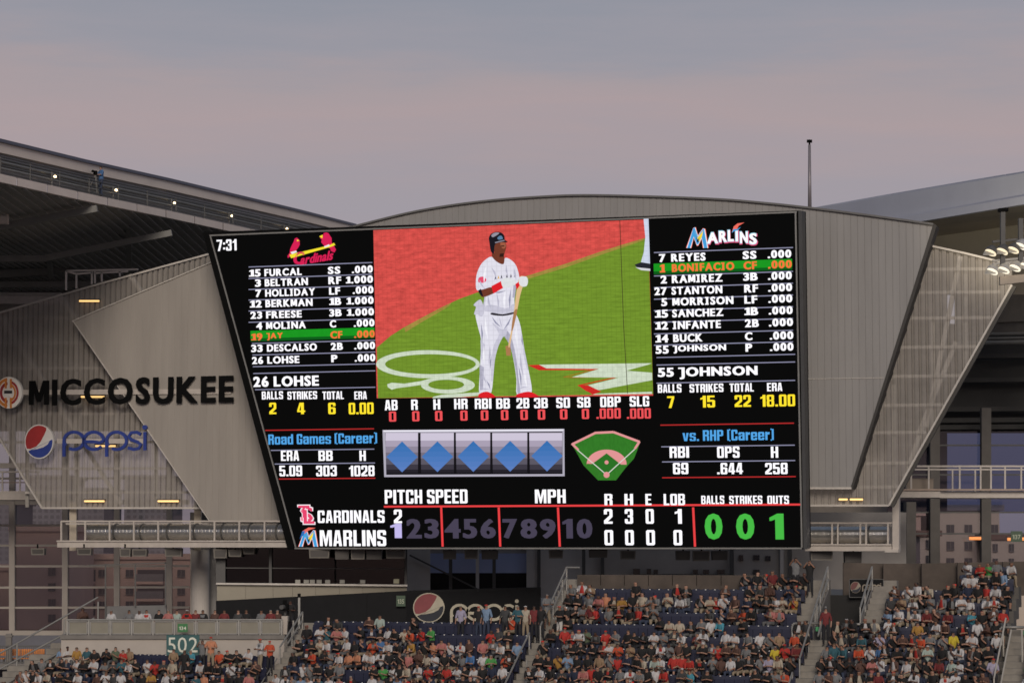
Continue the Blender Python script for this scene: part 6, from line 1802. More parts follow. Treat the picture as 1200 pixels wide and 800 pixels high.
# ================================================================ PEOPLE
def skeleton(kind, v=0):
    """joints (name, position, radius) and bones (a, b, region); facing -Y"""
    J, B = {}, []
    def j(n, x, y, z, r): J[n] = (V((x, y, z)), r)
    def b(a, c, reg): B.append((a, c, reg))
    lean = {0: 0, 1: .06, 2: .20, 3: .03, 4: .02}.get(v, 0) if kind == 'sit' else 0
    if kind == 'sit':
        j('pelvis', 0, .12, .55, .145); j('belly', 0, .11 - lean * .5, .72, .135); j('chest', 0, .10 - lean, .92, .15)
        j('neck', 0, .08 - lean * 1.3, 1.09, .055); j('head', 0, .06 - lean * 1.5, 1.19, .082); j('crown', 0, .06 - lean * 1.5, 1.27, .078)
        for sd in (-1, 1):
            n = 'LR'[sd > 0]
            j('hip' + n, sd * .1, .08, .53, .09); j('knee' + n, sd * (.15 if v != 1 else .2), -.34, .56, .066); j('ankle' + n, sd * .15, -.36, .12, .042); j('toe' + n, sd * .17, -.5, .06, .04)
            j('shoulder' + n, sd * .185, .10 - lean, 1.01, .066)
            el = {0: (.25, .02, .76), 1: (.26, -.02 - lean, .78), 2: (.22, -.2, .72), 3: (.26, -.04, .80), 4: (.24, .0, .77)}[v]
            wr = {0: (.13, -.20, .68), 1: (.05, -.17 - lean, .84), 2: (.07, -.36, .74), 3: (.06, -.16, 1.02) if sd > 0 else (.1, -.22, .70), 4: (.1, -.28, .90)}[v]
            ha = {0: (.08, -.27, .67), 1: (-.05, -.19 - lean, .84), 2: (.03, -.42, .78), 3: (.03, -.13, 1.10) if sd > 0 else (.05, -.29, .68), 4: (.04, -.34, .96)}[v]
            j('elbow' + n, sd * el[0], el[1], el[2], .045); j('wrist' + n, sd * wr[0], wr[1], wr[2], .032); j('hand' + n, sd * ha[0], ha[1], ha[2], .038)
    else:
        j('pelvis', 0, 0, .95, .14); j('belly', 0, 0, 1.12, .13); j('chest', 0, .01, 1.34, .15)
        j('neck', 0, .0, 1.51, .055); j('head', 0, -.02, 1.61, .082); j('crown', 0, -.02, 1.69, .078)
        for sd in (-1, 1):
            n = 'LR'[sd > 0]
            j('hip' + n, sd * .1, 0, .88, .09); j('knee' + n, sd * .12, -.02 - (.05 if v == 1 and sd > 0 else 0), .48, .06); j('ankle' + n, sd * .13, .03, .09, .04); j('toe' + n, sd * .15, -.12, .04, .04)
            j('shoulder' + n, sd * .195, .01, 1.43, .066)
            el = {0: (.28, .02, 1.15), 1: (.3, -.1, 1.22), 2: (.3, -.12, 1.36)}[v]
            wr = {0: (.28, -.08, .93), 1: (.12, -.3, 1.22), 2: (.12, -.22, 1.55)}[v]
            ha = {0: (.27, -.12, .84), 1: (.05, -.36, 1.25), 2: (.07, -.24, 1.62)}[v]
            j('elbow' + n, sd * el[0], el[1], el[2], .045); j('wrist' + n, sd * wr[0], wr[1], wr[2], .032); j('hand' + n, sd * ha[0], ha[1], ha[2], .038)
    b('pelvis', 'belly', 'torso'); b('belly', 'chest', 'torso'); b('chest', 'neck', 'neck'); b('neck', 'head', 'head'); b('head', 'crown', 'head')
    for n in 'LR':
        b('pelvis', 'hip' + n, 'hips'); b('hip' + n, 'knee' + n, 'thigh'); b('knee' + n, 'ankle' + n, 'shin'); b('ankle' + n, 'toe' + n, 'foot')
        b('chest', 'shoulder' + n, 'torso'); b('shoulder' + n, 'elbow' + n, 'upper_arm'); b('elbow' + n, 'wrist' + n, 'forearm'); b('wrist' + n, 'hand' + n, 'hand')
    return J, B
def seg_d(p, a, b):
    ab = b - a
    t = max(0, min(1, (p - a).dot(ab) / ab.length_squared))
    return (p - a - ab * t).length
def body_geo(kind, v, sub):
    J, B = skeleton(kind, v)
    names = list(J)
    me = bpy.data.meshes.new('t'); me.from_pydata([J[n][0] for n in names], [(names.index(a), names.index(c)) for a, c, _ in B], [])
    ob = bpy.data.objects.new('t', me); COL.objects.link(ob)
    ob.modifiers.new('skin', 'SKIN')
    sv = me.skin_vertices[0].data
    for i, n in enumerate(names):
        r = J[n][1]
        sv[i].radius = (r, r)
        sv[i].use_root = n == 'pelvis'
    if sub:
        m = ob.modifiers.new('sub', 'SUBSURF'); m.levels = sub; m.render_levels = sub
    return ob, J, B
def region_of(c, J, B):
    best = None
    for a, b_, reg in B:
        d = seg_d(c, J[a][0], J[b_][0]) / ((J[a][1] + J[b_][1]) / 2)
        if best is None or d < best[0]: best = (d, reg)
    return best[1]
GEO = {}
todo = [(('sit', v, sub)) for v in range(5) for sub in (0, 1)] + [('stand', v, 1) for v in range(3)]
obs = {k_: body_geo(*k_) for k_ in todo}
dg = bpy.context.evaluated_depsgraph_get(); dg.update()
for k_, (ob, J, B) in obs.items():
    e = ob.evaluated_get(dg); me = e.to_mesh()
    vv = [v.co.copy() for v in me.vertices]; ff = [list(p.vertices) for p in me.polygons]; nn = [v.normal.copy() for v in me.vertices]
    e.to_mesh_clear()
    # broaden the chest, flatten front to back a little
    crown = J['crown'][0]; head = J['head'][0]
    reg = []
    for f in ff:
        c = sum((vv[i] for i in f), V()) / len(f)
        r = region_of(c, J, B)
        if r == 'head':
            r = 'hair' if (c.z > head.z + .02 and c.y > head.y - .055) or c.y > head.y + .02 or c.z > crown.z + .03 else 'head'
        if r == 'neck' and c.z < J['neck'][0].z - .035: r = 'torso'
        reg.append(r)
    # split the shin faces: short trousers end at the knee
    GEO[k_] = (vv, ff, nn, reg, J)
for ob, J, B in obs.values():
    me = ob.data; bpy.data.objects.remove(ob); bpy.data.meshes.remove(me)

SHIRT = {'white': (.62, .60, .59), 'cream': (.50, .43, .33), 'black': (.014, .013, .013), 'grey': (.20, .20, .20), 'dark grey': (.06, .06, .06), 'red': (.50, .035, .025), 'dark red': (.20, .03, .03), 'pink': (.50, .18, .16), 'orange': (.60, .085, .03), 'peach': (.62, .26, .14), 'mustard': (.45, .24, .05), 'yellow': (.65, .50, .04), 'green': (.08, .35, .08), 'olive': (.12, .15, .09), 'teal': (.035, .12, .15), 'cyan': (.08, .33, .42), 'light blue': (.22, .32, .46), 'blue': (.08, .19, .40), 'navy': (.02, .028, .06), 'brown': (.11, .055, .04), 'tan': (.33, .22, .13), 'mint': (.42, .50, .44), 'lilac': (.42, .38, .50)}
SM = {k_: mat('shirt_' + k_.replace(' ', '_'), tuple(x * .72 for x in c), .85, var=.22, scale=9) for k_, c in SHIRT.items()}
SKIN = [mat('skin_%d' % i, tuple(x * .75 for x in c), .6, var=.06) for i, c in enumerate([(.46, .26, .18), (.38, .20, .13), (.26, .13, .08), (.12, .055, .035)])]
HAIR = [mat('hair_%d' % i, c, .7, var=.1) for i, c in enumerate([(.012, .009, .008), (.03, .018, .012), (.09, .05, .025), (.2, .18, .16)])]
TR = [mat('trouser_%d' % i, c, .85, var=.1) for i, c in enumerate([(.015, .015, .018), (.03, .04, .07), (.24, .19, .13), (.10, .10, .10), (.45, .43, .40)])]
CAPM = {'red': mat('cap_red', (.60, .03, .02), .8), 'black': mat('cap_black', (.012, .012, .012), .8), 'white': mat('cap_white', (.6, .58, .55), .8), 'blue': mat('cap_blue', (.08, .2, .35), .8)}
FEAT = mat('face_dark', (.03, .018, .015), .7, var=0)
SHOE = mat('shoe', (.05, .05, .05), .6)
def shell(vv, ff, nn, reg, keep, off):
    idx = {}; V2, F2 = [], []
    for f, r in zip(ff, reg):
        if r in keep:
            q = []
            for i in f:
                if i not in idx:
                    idx[i] = len(V2); V2.append(vv[i] + nn[i] * off)
                q.append(idx[i])
            F2.append(q)
    return V2, F2
PROTO = {}
def mk_mesh(name, V_, F_, mats, mi=None):
    me = bpy.data.meshes.new(name); me.from_pydata([tuple(p) for p in V_], [], F_)
    for m in mats: me.materials.append(m)
    if mi: me.polygons.foreach_set('material_index', mi)
    me.polygons.foreach_set('use_smooth', [True] * len(me.polygons))
    return me
for kind, nv in (('sit', 5), ('stand', 3)):
    for v in range(nv):
        vv, ff, nn, reg, J = GEO[kind, v, 1]
        bv, bf, bm_ = list(vv), [list(f) for f in ff], [0] * len(ff)
        for i, r in enumerate(reg):
            if r == 'foot': bm_[i] = 2
        h = J['head'][0]
        # face: nose, two eyes, mouth
        def bit(lo, hi, mi):
            b = len(bv)
            x0, y0, z0 = lo; x1, y1, z1 = hi
            bv.extend([V((x0, y0, z0)), V((x1, y0, z0)), V((x1, y1, z0)), V((x0, y1, z0)), V((x0, y0, z1)), V((x1, y0, z1)), V((x1, y1, z1)), V((x0, y1, z1))])
            for q in ((0, 1, 2, 3), (4, 5, 6, 7), (0, 1, 5, 4), (1, 2, 6, 5), (2, 3, 7, 6), (3, 0, 4, 7)):
                bf.append([b + c for c in q]); bm_.append(mi)
        fy = h.y - .078
        bit((-.012, fy - .018, h.z - .005), (.012, fy + .02, h.z + .03), 0)
        bit((-.04, fy - .004, h.z + .03), (-.018, fy + .02, h.z + .042), 1); bit((.018, fy - .004, h.z + .03), (.04, fy + .02, h.z + .042), 1)
        bit((-.024, fy - .002, h.z - .034), (.024, fy + .02, h.z - .024), 1)
        body = mk_mesh('person_body', bv, bf, [SKIN[0], FEAT, SHOE], bm_)
        P_ = {'body': body}
        sv_, sf_ = shell(vv, ff, nn, reg, {'torso', 'upper_arm'}, .014)
        # a print on the chest: the front faces of the breast
        cz = J['chest'][0].z
        mi_ = []
        for f in sf_:
            c = sum((sv_[q] for q in f), V()) / len(f)
            mi_.append(1 if abs(c.x) < .09 and c.y < J['chest'][0].y - .05 and cz - .09 < c.z < cz + .05 else 0)
        P_['shirt'] = mk_mesh('shirt', sv_, sf_, [SM['black'], SM['black']], mi_)
        P_['trousers'] = mk_mesh('trousers', *shell(vv, ff, nn, reg, {'hips', 'thigh', 'shin'}, .012), [TR[0]])
        P_['shorts'] = mk_mesh('shorts', *shell(vv, ff, nn, reg, {'hips', 'thigh'}, .014), [TR[0]])
        P_['hair'] = mk_mesh('hair', *shell(vv, ff, nn, reg, {'hair'}, .012), [HAIR[0]])
        cv, cf = shell(vv, ff, nn, reg, {'hair'}, .018)
        cv = [p for p in cv]; 
        top_only = [f for f in cf if sum(cv[i].z for i in f) / len(f) > h.z + .03]
        b = len(cv)
        cv += [V((-.06, fy + .03, h.z + .065)), V((.06, fy + .03, h.z + .065)), V((.05, fy - .06, h.z + .05)), V((-.05, fy - .06, h.z + .05)), V((-.06, fy + .03, h.z + .078)), V((.06, fy + .03, h.z + .078)), V((.05, fy - .06, h.z + .058)), V((-.05, fy - .06, h.z + .058))]
        top_only += [[b, b + 1, b + 2, b + 3], [b + 4, b + 5, b + 6, b + 7], [b, b + 1, b + 5, b + 4], [b + 1, b + 2, b + 6, b + 5], [b + 2, b + 3, b + 7, b + 6], [b + 3, b, b + 4, b + 7]]
        P_['cap'] = mk_mesh('cap', cv, top_only, [CAPM['red']])
        PROTO[kind, v] = P_
def set_mat(o, m, slot=0):
    o.material_slots[slot].link = 'OBJECT'
    o.material_slots[slot].material = m
rc = random.Random(11)
people = []
def person(kind, v, M, shirt, cap=None, group=None, skin=None, legs=None, label=None, legm=None):
    P_ = PROTO[kind, v]
    o = bpy.data.objects.new('person', P_['body']); COL.objects.link(o)
    o.matrix_world = M
    ORG[o.name] = M
    set_mat(o, SKIN[skin if skin is not None else rc.choice([0, 0, 1, 1, 2, 3])])
    def add(n, m):
        c = bpy.data.objects.new(n, P_[n]); COL.objects.link(c); c.parent = o; set_mat(c, m); return c
    s_ = add('shirt', SM[shirt])
    set_mat(s_, SM[rc.choice(['white', 'white', 'grey', 'red', 'cream']) if rc.random() < .4 and shirt in ('black', 'navy', 'dark grey', 'grey') else (rc.choice(['grey', 'black', 'red']) if rc.random() < .3 and shirt in ('white', 'orange', 'red') else shirt)], 1)
    legs = legs or rc.choice(['trousers', 'shorts'])
    add(legs, TR[legm if legm is not None else rc.choice([0, 0, 1, 2, 3])])
    if cap: add('cap', CAPM[cap])
    add('hair', HAIR[rc.choice([0, 0, 0, 1, 1, 2, 3])]) if not cap else None
    o['category'] = 'person'
    if group: o['group'] = group
    if label: o['label'] = label
    return o

SEATED = """
73,764,light blue 82,767,white 91,765,mustard 100,765,teal 113,765,black 123,767,black 132.5,765,olive 144,767,red 156,765,tan 50,778,grey 61,780,black 71,778,black 80,780,navy 89,777,white 99,777,black 110,779,white 121,780,grey 132,778,dark grey 143,780,teal 153,779,white 160,781,black 172,780,white 184,780,red
28,792,white 40,793,black 50,792,white 58,794,cream 70,795,black 82,795,black 92,794,white 104,795,navy 113,794,brown 122,793,white 133,794,dark grey 144,793,white 154,795,black 167,794,black 180,795,mustard 195,793,white 205,790,white 217,797,black 226,795,teal 236,795,peach 245,795,black,white 257,796,black 266,796,black 275,796,black 285,795,pink 295,797,white 303,796,white
204,771,tan,black 226,768,cyan 258,768,orange 269,768,black,red 279,768,black 289,769,white 225,782,black 236,780,white,blue 258,783,black 272,781,white,red 283,780,black 300,783,brown 313,784,black
374,740,white 383,741,teal 393,741,pink 404,739,white 384,727,black 397,727,dark grey 367,753,black,red 376,755,cream 386,754,white 395,755,black 405,754,white 414,753,black 358,769,black,red 369,770,orange 378,768,black 387,768,grey,red 398,768,white,red 409,770,peach 420,771,peach 429,770,white 352,783,white 361,783,grey 372,782,black 382,783,black 392,784,grey 344,796,grey 353,797,light blue 365,797,white 376,796,teal 385,796,white 397,797,pink 413,797,black
433,727,brown 444,727,mint 488,728,black 436,742,navy 454,744,white 463,744,black 472,746,cream 481,742,orange 486,741,red 494,741,green 437,757,orange 447,757,blue 486,757,mustard 496,757,black 507,757,peach 518,757,pink 527,757,white 537,759,white 547,757,brown 425,771,white 434,771,white 457,771,black 469,771,black 477,771,pink 487,770,brown 497,770,cream 508,771,white 517,771,black 529,771,black 540,773,grey 548,773,blue 557,772,white 569,771,green
439,786,black,red 451,785,green 461,785,white 469,786,black 477,785,cream 485,785,white 493,785,red 501,785,black 509,786,red 520,786,white 530,787,black 540,788,white 549,787,black 558,787,navy 568,788,white 436,799,white 446,799,grey 458,798,black 468,798,light blue 479,798,red 490,799,black
600,733,orange 575,744,red 585,745,dark grey 597,743,black 568,758,pink 578,757,grey 588,760,white 596,757,black 606,757,light blue 618,757,black,red 597,772,black 608,774,orange 576,789,red 585,789,black 597,787,white
662,744,red,red 674,744,red 686,746,olive 696,745,dark grey 711,745,red,red 722,745,grey 734,745,black 743,747,black 753,746,black 762,747,white 771,747,grey 782,745,dark grey 800,747,white 663,758,grey 672,762,black 682,762,black 696,759,black 712,761,white 725,762,orange 740,762,tan 751,762,black 762,763,black 775,763,white 783,763,grey 792,761,brown 802,763,black
655,768,mustard 663,774,light blue 675,775,black 690,774,black 702,775,tan 713,775,grey 724,776,red 735,775,navy 746,774,black 756,774,cream 767,774,mint 776,777,white 788,777,red 798,776,red 676,794,navy 685,795,pink 694,793,red 712,793,black 726,791,grey 738,791,white 748,795,grey 756,793,black 767,794,white 779,794,red 797,792,dark grey,white 810,795,cyan
682,716,grey 699,716,red 716,718,grey 725,719,black 740,716,black 765,715,grey 690,702,grey 701,702,pink 709,703,peach 715,701,black,red 725,702,mustard 737,701,black 746,703,cream 756,702,grey 764,702,grey,red 775,702,cream 785,704,white 797,702,grey 671,688,grey 681,688,white 692,690,tan 746,688,black 796,688,black 807,688,black 848,688,brown
837,703,red 847,704,white 860,706,brown 903,720,pink 913,720,pink,white 873,719,orange 915,705,cream 922,704,mustard 934,704,white 775,733,black 787,733,cream 798,733,cream 809,731,black 822,732,grey 832,733,white 844,732,cyan 821,751,white 853,749,white 860,753,white 877,750,grey 890,750,white 911,743,tan 822,764,black,white 834,764,grey 843,764,red 852,764,brown 861,764,brown 870,765,grey 878,764,black 892,764,black 903,765,yellow 918,764,red,red 931,764,dark red 939,764,grey
796,777,red 809,778,black 821,779,grey 832,779,brown 845,780,white 861,780,black 870,781,black 879,781,grey,white 889,780,lilac 901,781,cream 911,782,black 925,781,black 828,796,black 888,797,black 898,797,black,white 907,797,grey 920,796,orange 953,745,black 943,753,orange
1012,668,white 1036,676,pink,white 1045,676,white,white 1042,740,white 1039,720,light blue 975,765,teal 984,768,teal 1000,752,black 1011,750,teal 1023,750,black 1029,750,lilac 1010,767,orange 1021,768,white 1034,768,blue 958,795,grey 966,797,brown 975,797,grey 984,782,black 997,784,black 1010,784,brown 1020,784,pink 1030,783,white
1130,661,white 1151,660,red 1158,662,green 1166,662,grey 1185,663,white 1098,678,white 1114,676,white 1124,676,black,red 1155,677,black,red 1173,677,light blue 1195,677,pink 1063,691,white 1078,692,white 1090,693,cream 1108,690,black,red 1153,690,red 1166,690,white 1056,706,tan 1071,706,white 1079,706,black 1090,706,grey 1118,706,black 1127,707,white 1135,708,white 1155,711,white 1165,707,white 1177,707,black 1185,707,black 1193,706,black 1058,722,white 1071,722,white 1084,721,dark red 1093,721,brown 1111,721,dark red 1137,722,cyan 1149,722,black,red 1182,725,red 1192,722,brown
1076,738,mustard 1099,735,white 1111,736,brown 1127,738,black 1147,738,white 1159,737,brown 1058,751,brown 1077,753,orange 1089,753,grey 1107,754,grey 1119,755,yellow 1139,755,white 1152,755,black 1177,755,white,white 1188,755,black 1087,770,mint,white 1103,770,black 1114,773,mint 1124,772,white 1146,771,black 1163,773,lilac,red 1172,773,black 1062,776,white 1070,789,white 1103,786,dark red 1110,789,white 1118,789,white 1143,786,black 1163,788,white 1198,787,green
"""
ENT = []
for w_ in SEATED.replace('\n', ' ').replace('light blue', 'light_blue').replace('dark grey', 'dark_grey').replace('dark red', 'dark_red').split(' '):
    if not w_: continue
    q = w_.split(',')
    ENT.append((float(q[0]), float(q[1]), q[2].replace('_', ' '), q[3] if len(q) > 3 else None))
taken = {}
cells = []
for x, y, c, cap in ENT:
    s, i = inv(x, y + 1, .86)
    i = round(i)
    s = inv(x, y, .86)[0] if abs(inv(x, y, .86)[1] - i) < .01 else None
    # keep the picture column: slide along the row
    p = None
    s = (x - 600) / F * 120
    for _ in range(8):
        px = proj(SP_(s, i, .86))[0]
        s += (x - px) / F * 120
    best = None
    for j in sorted(range(round(s / PITCH_S) - 4, round(s / PITCH_S) + 5), key=lambda j: abs(j * PITCH_S - s)):
        if (i, j) not in taken and block_of(j * PITCH_S, i):
            best = j; break
    if best is None: continue
    taken[(i, best)] = (c, cap, max(-.12, min(.12, s - best * PITCH_S)))
named = dict(taken)
# the remaining seats: a mostly dark crowd
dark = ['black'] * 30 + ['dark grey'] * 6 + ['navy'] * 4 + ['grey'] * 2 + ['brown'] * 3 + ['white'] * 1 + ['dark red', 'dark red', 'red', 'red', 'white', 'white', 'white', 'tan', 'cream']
filler = {}
smin = int(inv(0, 800)[0] / PITCH_S) - 4; smax = int((s4 + 5) / PITCH_S)
for i in range(-3, TOP[4] + 1):
    for j in range(smin, smax):
        s = j * PITCH_S
        bl = block_of(s, i)
        if not bl: continue
        x_, y_ = proj(SP_(s, i, .8))
        if x_ < -30 or x_ > 1240: continue
        if (i, j) in named: continue
        if (i, j) in empty_cells: filler[(i, j)] = None; continue
        dens = .93
        if bl == 2 and i >= TOP[2]: dens = .1
        if bl == 2 and i == TOP[2] - 1: dens = .45
        if bl == 3 and i >= TOP[3]: dens = .06 if s < s3 - 5 else .9
        if bl == 1 and i == TOP[1]: dens = .0
        if i < -1: dens = .9
        filler[(i, j)] = (rc.choice(dark if i < 4 or rc.random() < .3 else ['black', 'black', 'black', 'dark grey', 'navy', 'brown']), rc.choice([None] * 7 + ['black', 'red', 'white']), rc.uniform(-.06, .06)) if rc.random() < dens else None  # upper rows dressed darker, standing in for the shade under the board
print('named', len(named), 'filler', sum(1 for f in filler.values() if f), 'empty', sum(1 for f in filler.values() if not f))

# seats: the empty ones singly, those under people joined
empties = [k_ for k_, f in filler.items() if f is None]
empties.sort(key=lambda c: c[0])
me_seat = None
wherebl = {1: 'in the block below the teal sign', 2: 'in the block below the black banner', 3: 'in the block between middle stairs and tunnel', 4: 'in the block beyond the tunnel', 5: 'past the last stairs'}
for (i, j) in empties[:290]:
    if me_seat is None:
        o = seat_src.build('stadium_chair', [M_seat, M_glint_plate], None, m=Matrix.Identity(4)); me_seat = o.data
    else:
        o = bpy.data.objects.new('stadium_chair', me_seat); COL.objects.link(o)
    place(o, j * PITCH_S, i)
    bl = block_of(j * PITCH_S, i)
    row = sorted(q for q in empties if q[0] == i and block_of(q[1] * PITCH_S, i) == bl)
    nth = row.index((i, j)) + 1
    n = TOP.get(bl, 3) - i + 1
    w1 = (ORDN[n] + ' row down ') if n > 0 else 'very top row '
    w2 = f'{ORDN[min(nth, 20)]} empty from left'
    tag(o, 'empty navy seat, ' + w1 + wherebl[bl].replace('in the block ', '') + ', ' + w2, 'seat', 'empty seats ' + wherebl[bl])
mb = MB()
import itertools
for (i, j) in itertools.chain(empties[290:], named, [k_ for k_, f in filler.items() if f]):
    M = Matrix.Translation(SP_(j * PITCH_S, i)) @ ROT
    b = len(mb.v)
    mb.v += [M @ p for p in seat_src.v]
    mb.f += [[b + q for q in f] for f in seat_src.f]; mb.mi += seat_src.mi
me = bpy.data.meshes.new('occupied_seats'); me.from_pydata(mb.v, [], mb.f); me.materials.append(M_seat); me.materials.append(M_glint_plate)
me.polygons.foreach_set('material_index', mb.mi)
o = bpy.data.objects.new('occupied_seats', me); COL.objects.link(o); tag(o, 'navy blue seats under the seated crowd', 'seats', kind='stuff')

# split the named people: the largest in the picture singly
def colour(c): return {'mint': 'pale mint', 'tan': 'tan', 'cyan': 'turquoise'}.get(c, c)
singles = sorted(named, key=lambda k_: (k_[0], k_[1]))[:]
singles = [k_ for k_ in singles]
SINGLE_MAX = 300
# nearest rows show largest; bright shirts before black ones inside a row
singles.sort(key=lambda k_: (k_[0] // 3, named[k_][0] in ('black', 'dark grey')))
single_set = set(singles[:SINGLE_MAX])
allp = dict(named); allp.update({k_: f for k_, f in filler.items() if f})
blname = {1: 'below the teal sign', 2: 'below the black banner', 3: 'between middle stairs and tunnel', 4: 'beyond the tunnel', 5: 'past the corner stairs'}
labs = {}
BASES = {}
def neighbour(i, j, d):
    for q in (1, 2):
        if (i, j + d * q) in allp: return allp[(i, j + d * q)]
    return None
def rowword(bl, i):
    n = TOP.get(bl, 3) - i + 1
    return (ORDN[n] if 0 < n < len(ORDN) else 'low') + ' row down'
cnt = {}
for k_ in single_set:
    i, j = k_; c, cap, _ = named[k_]
    bl = block_of(j * PITCH_S, i)
    base = f"{colour(c)} shirt" + (f", {cap} cap" if cap else "") + f", {rowword(bl, i)} {blname[bl]}"
    labs[k_] = [base, bl]
    BASES[k_] = base
    cnt[base] = cnt.get(base, 0) + 1
used = set()
for k_ in sorted(single_set):
    i, j = k_
    base, bl = labs[k_]
    c = 'seated person, ' + base
    if cnt[base] > 1:
        nb = neighbour(i, j, 1); nl = neighbour(i, j, -1)
        opts = []
        if nb: opts.append(f"{base}, left of {colour(nb[0])}")
        if nl: opts.append(f"{base}, right of {colour(nl[0])}")
        if nb and nl: opts.append(f"{base}, between {colour(nl[0])} and {colour(nb[0])}")
        same = sorted(q for q in single_set if BASES[q] == base)
        nth = same.index(k_)
        opts.append(f"{base}, {ORDN[nth + 1]} such from the left")
        # prefer a neighbour phrase only when it is true of one person alone
        def others(f):
            n = 0
            for q in same:
                qa, ql = neighbour(q[0], q[1], 1), neighbour(q[0], q[1], -1)
                if f(qa, ql): n += 1
            return n
        pick = opts[-1]
        if nb and others(lambda a, l: a and a[0] == nb[0]) == 1: pick = opts[0]
        elif nl and others(lambda a, l: l and l[0] == nl[0]) == 1: pick = f"{base}, right of {colour(nl[0])}"
        c = 'person, ' + pick
    labs[k_] = c
poses = [0, 1, 2, 3, 4]
for n_, k_ in enumerate(sorted(single_set)):
    i, j = k_; c, cap, d = named[k_]
    s = j * PITCH_S + d
    v = rc.choice([0, 0, 1, 1, 2, 3, 4])
    M = Matrix.Translation(SP_(s, i)) @ ROT @ Matrix.Rotation(rc.uniform(-.55, .45), 4, 'Z') @ Matrix.Rotation(rc.uniform(-.1, .1), 4, 'Y') @ Matrix.Rotation(rc.uniform(-.02, .14), 4, 'X') @ Matrix.Diagonal((rc.uniform(.82, .95), .9, rc.uniform(.86, .99), 1))
    person('sit', v, M, c, cap, group='spectators seated in the stands', label=labs[k_])
# everyone else: one crowd object
cv, cf, cm = [], [], []
pal = list(SM.values()) + SKIN + HAIR + TR + list(CAPM.values())
pi = {m.name: n for n, m in enumerate(pal)}
rest = [(k_, allp[k_]) for k_ in sorted(allp) if k_ not in single_set]
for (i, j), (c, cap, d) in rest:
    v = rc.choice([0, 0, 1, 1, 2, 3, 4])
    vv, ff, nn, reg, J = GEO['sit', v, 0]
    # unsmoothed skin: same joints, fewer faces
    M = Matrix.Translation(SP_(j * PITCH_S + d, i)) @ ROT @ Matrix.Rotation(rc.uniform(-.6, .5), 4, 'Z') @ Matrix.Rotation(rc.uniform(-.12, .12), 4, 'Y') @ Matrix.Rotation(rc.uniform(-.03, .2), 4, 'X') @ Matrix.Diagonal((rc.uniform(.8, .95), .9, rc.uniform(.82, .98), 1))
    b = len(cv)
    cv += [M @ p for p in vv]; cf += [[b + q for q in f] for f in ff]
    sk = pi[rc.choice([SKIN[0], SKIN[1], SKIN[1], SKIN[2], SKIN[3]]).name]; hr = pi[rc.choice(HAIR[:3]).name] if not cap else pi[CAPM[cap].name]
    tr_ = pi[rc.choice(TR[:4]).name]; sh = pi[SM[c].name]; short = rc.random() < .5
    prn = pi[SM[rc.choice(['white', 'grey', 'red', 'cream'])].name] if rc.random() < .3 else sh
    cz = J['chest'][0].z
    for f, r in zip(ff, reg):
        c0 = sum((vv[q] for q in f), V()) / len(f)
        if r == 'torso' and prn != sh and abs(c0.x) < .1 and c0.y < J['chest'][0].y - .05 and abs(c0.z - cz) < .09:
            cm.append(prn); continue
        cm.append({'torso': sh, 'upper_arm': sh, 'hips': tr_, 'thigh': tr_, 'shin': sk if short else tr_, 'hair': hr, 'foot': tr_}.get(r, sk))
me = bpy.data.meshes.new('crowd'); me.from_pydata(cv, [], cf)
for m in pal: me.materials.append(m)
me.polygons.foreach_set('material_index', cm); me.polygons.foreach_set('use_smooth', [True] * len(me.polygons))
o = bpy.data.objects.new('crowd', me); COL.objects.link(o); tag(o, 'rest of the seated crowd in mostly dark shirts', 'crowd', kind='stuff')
print('crowd faces', len(cf), 'people', len(rest))

# ---- people who stand, by the picture column of the body and the row of the feet
def stander(x, yfoot, shirt, v, lab, cap=None, Y=None, legs=None, legm=None, skin=None, rz=0, sc=1.0, base=None):
    sx_ = .88
    if Y is None:
        s, i = inv(x, yfoot, 0); i = round(i)
        for _ in range(6): s += (x - proj(SP_(s, i))[0]) / F * 120
        p = SP_(s, i)
    else: p = at(x, yfoot, Y)
    M = Matrix.Translation(p) @ ROT @ Matrix.Rotation(rz, 4, 'Z') @ Matrix.Diagonal((sc * sx_, sc * sx_, sc, 1))
    return person('stand', v, M, shirt, cap, legs=legs, legm=legm, skin=skin, label=lab)
stander(247, 789, 'peach', 1, 'standing man in peach shirt and red cap beside the teal sign', 'red', legs='trousers', legm=2, rz=.3, sc=1.04)
stander(237, 789, 'grey', 2, 'person in grey holding up a camera next to the man in peach', None, legs='trousers', legm=0, sc=.95)
stander(216, 801, 'black', 0, 'dark figure in black standing in front of the teal sign', legs='trousers', legm=0, skin=3)
stander(305, 788, 'white', 1, 'standing person in white shirt and red cap near the terrace end', 'red', legs='trousers', legm=2, rz=-.6)
stander(316, 789, 'orange', 1, 'person in orange vest and red cap standing by the terrace end', 'red', legs='trousers', legm=0, sc=.95)
stander(540, 750, 'lilac', 0, 'person in pale lilac shirt standing before the cream banner letters', legs='trousers', legm=0, sc=.98)
stander(561, 750, 'black', 0, 'person in black and red cap standing before the banner', 'red', legs='trousers', legm=1, sc=.98)
stander(570, 750, 'light blue', 0, 'broad person in light blue shirt and red cap standing before the banner', 'red', legs='trousers', legm=1, sc=1.03)
stander(592, 750, 'dark grey', 0, 'person in dark grey standing before the last banner letters', legs='trousers', legm=0)
stander(607, 750, 'teal', 1, 'person in teal standing under the dotted letter of the banner', legs='trousers', legm=0)
stander(616, 751, 'cream', 0, 'person in cream shirt standing by the white barrier post', 'white', legs='trousers', legm=2)
stander(626, 752, 'dark red', 0, 'person in dark red standing at the top left of the middle stairs', legs='trousers', legm=0, skin=3)
stander(634, 751, 'black', 0, 'person in black standing at the end of the black wall', legs='trousers', legm=0, skin=3)
stander(641, 746, 'grey', 1, 'person in grey shirt and beige shorts walking on the middle stairs', None, legs='shorts', legm=2, rz=.8)
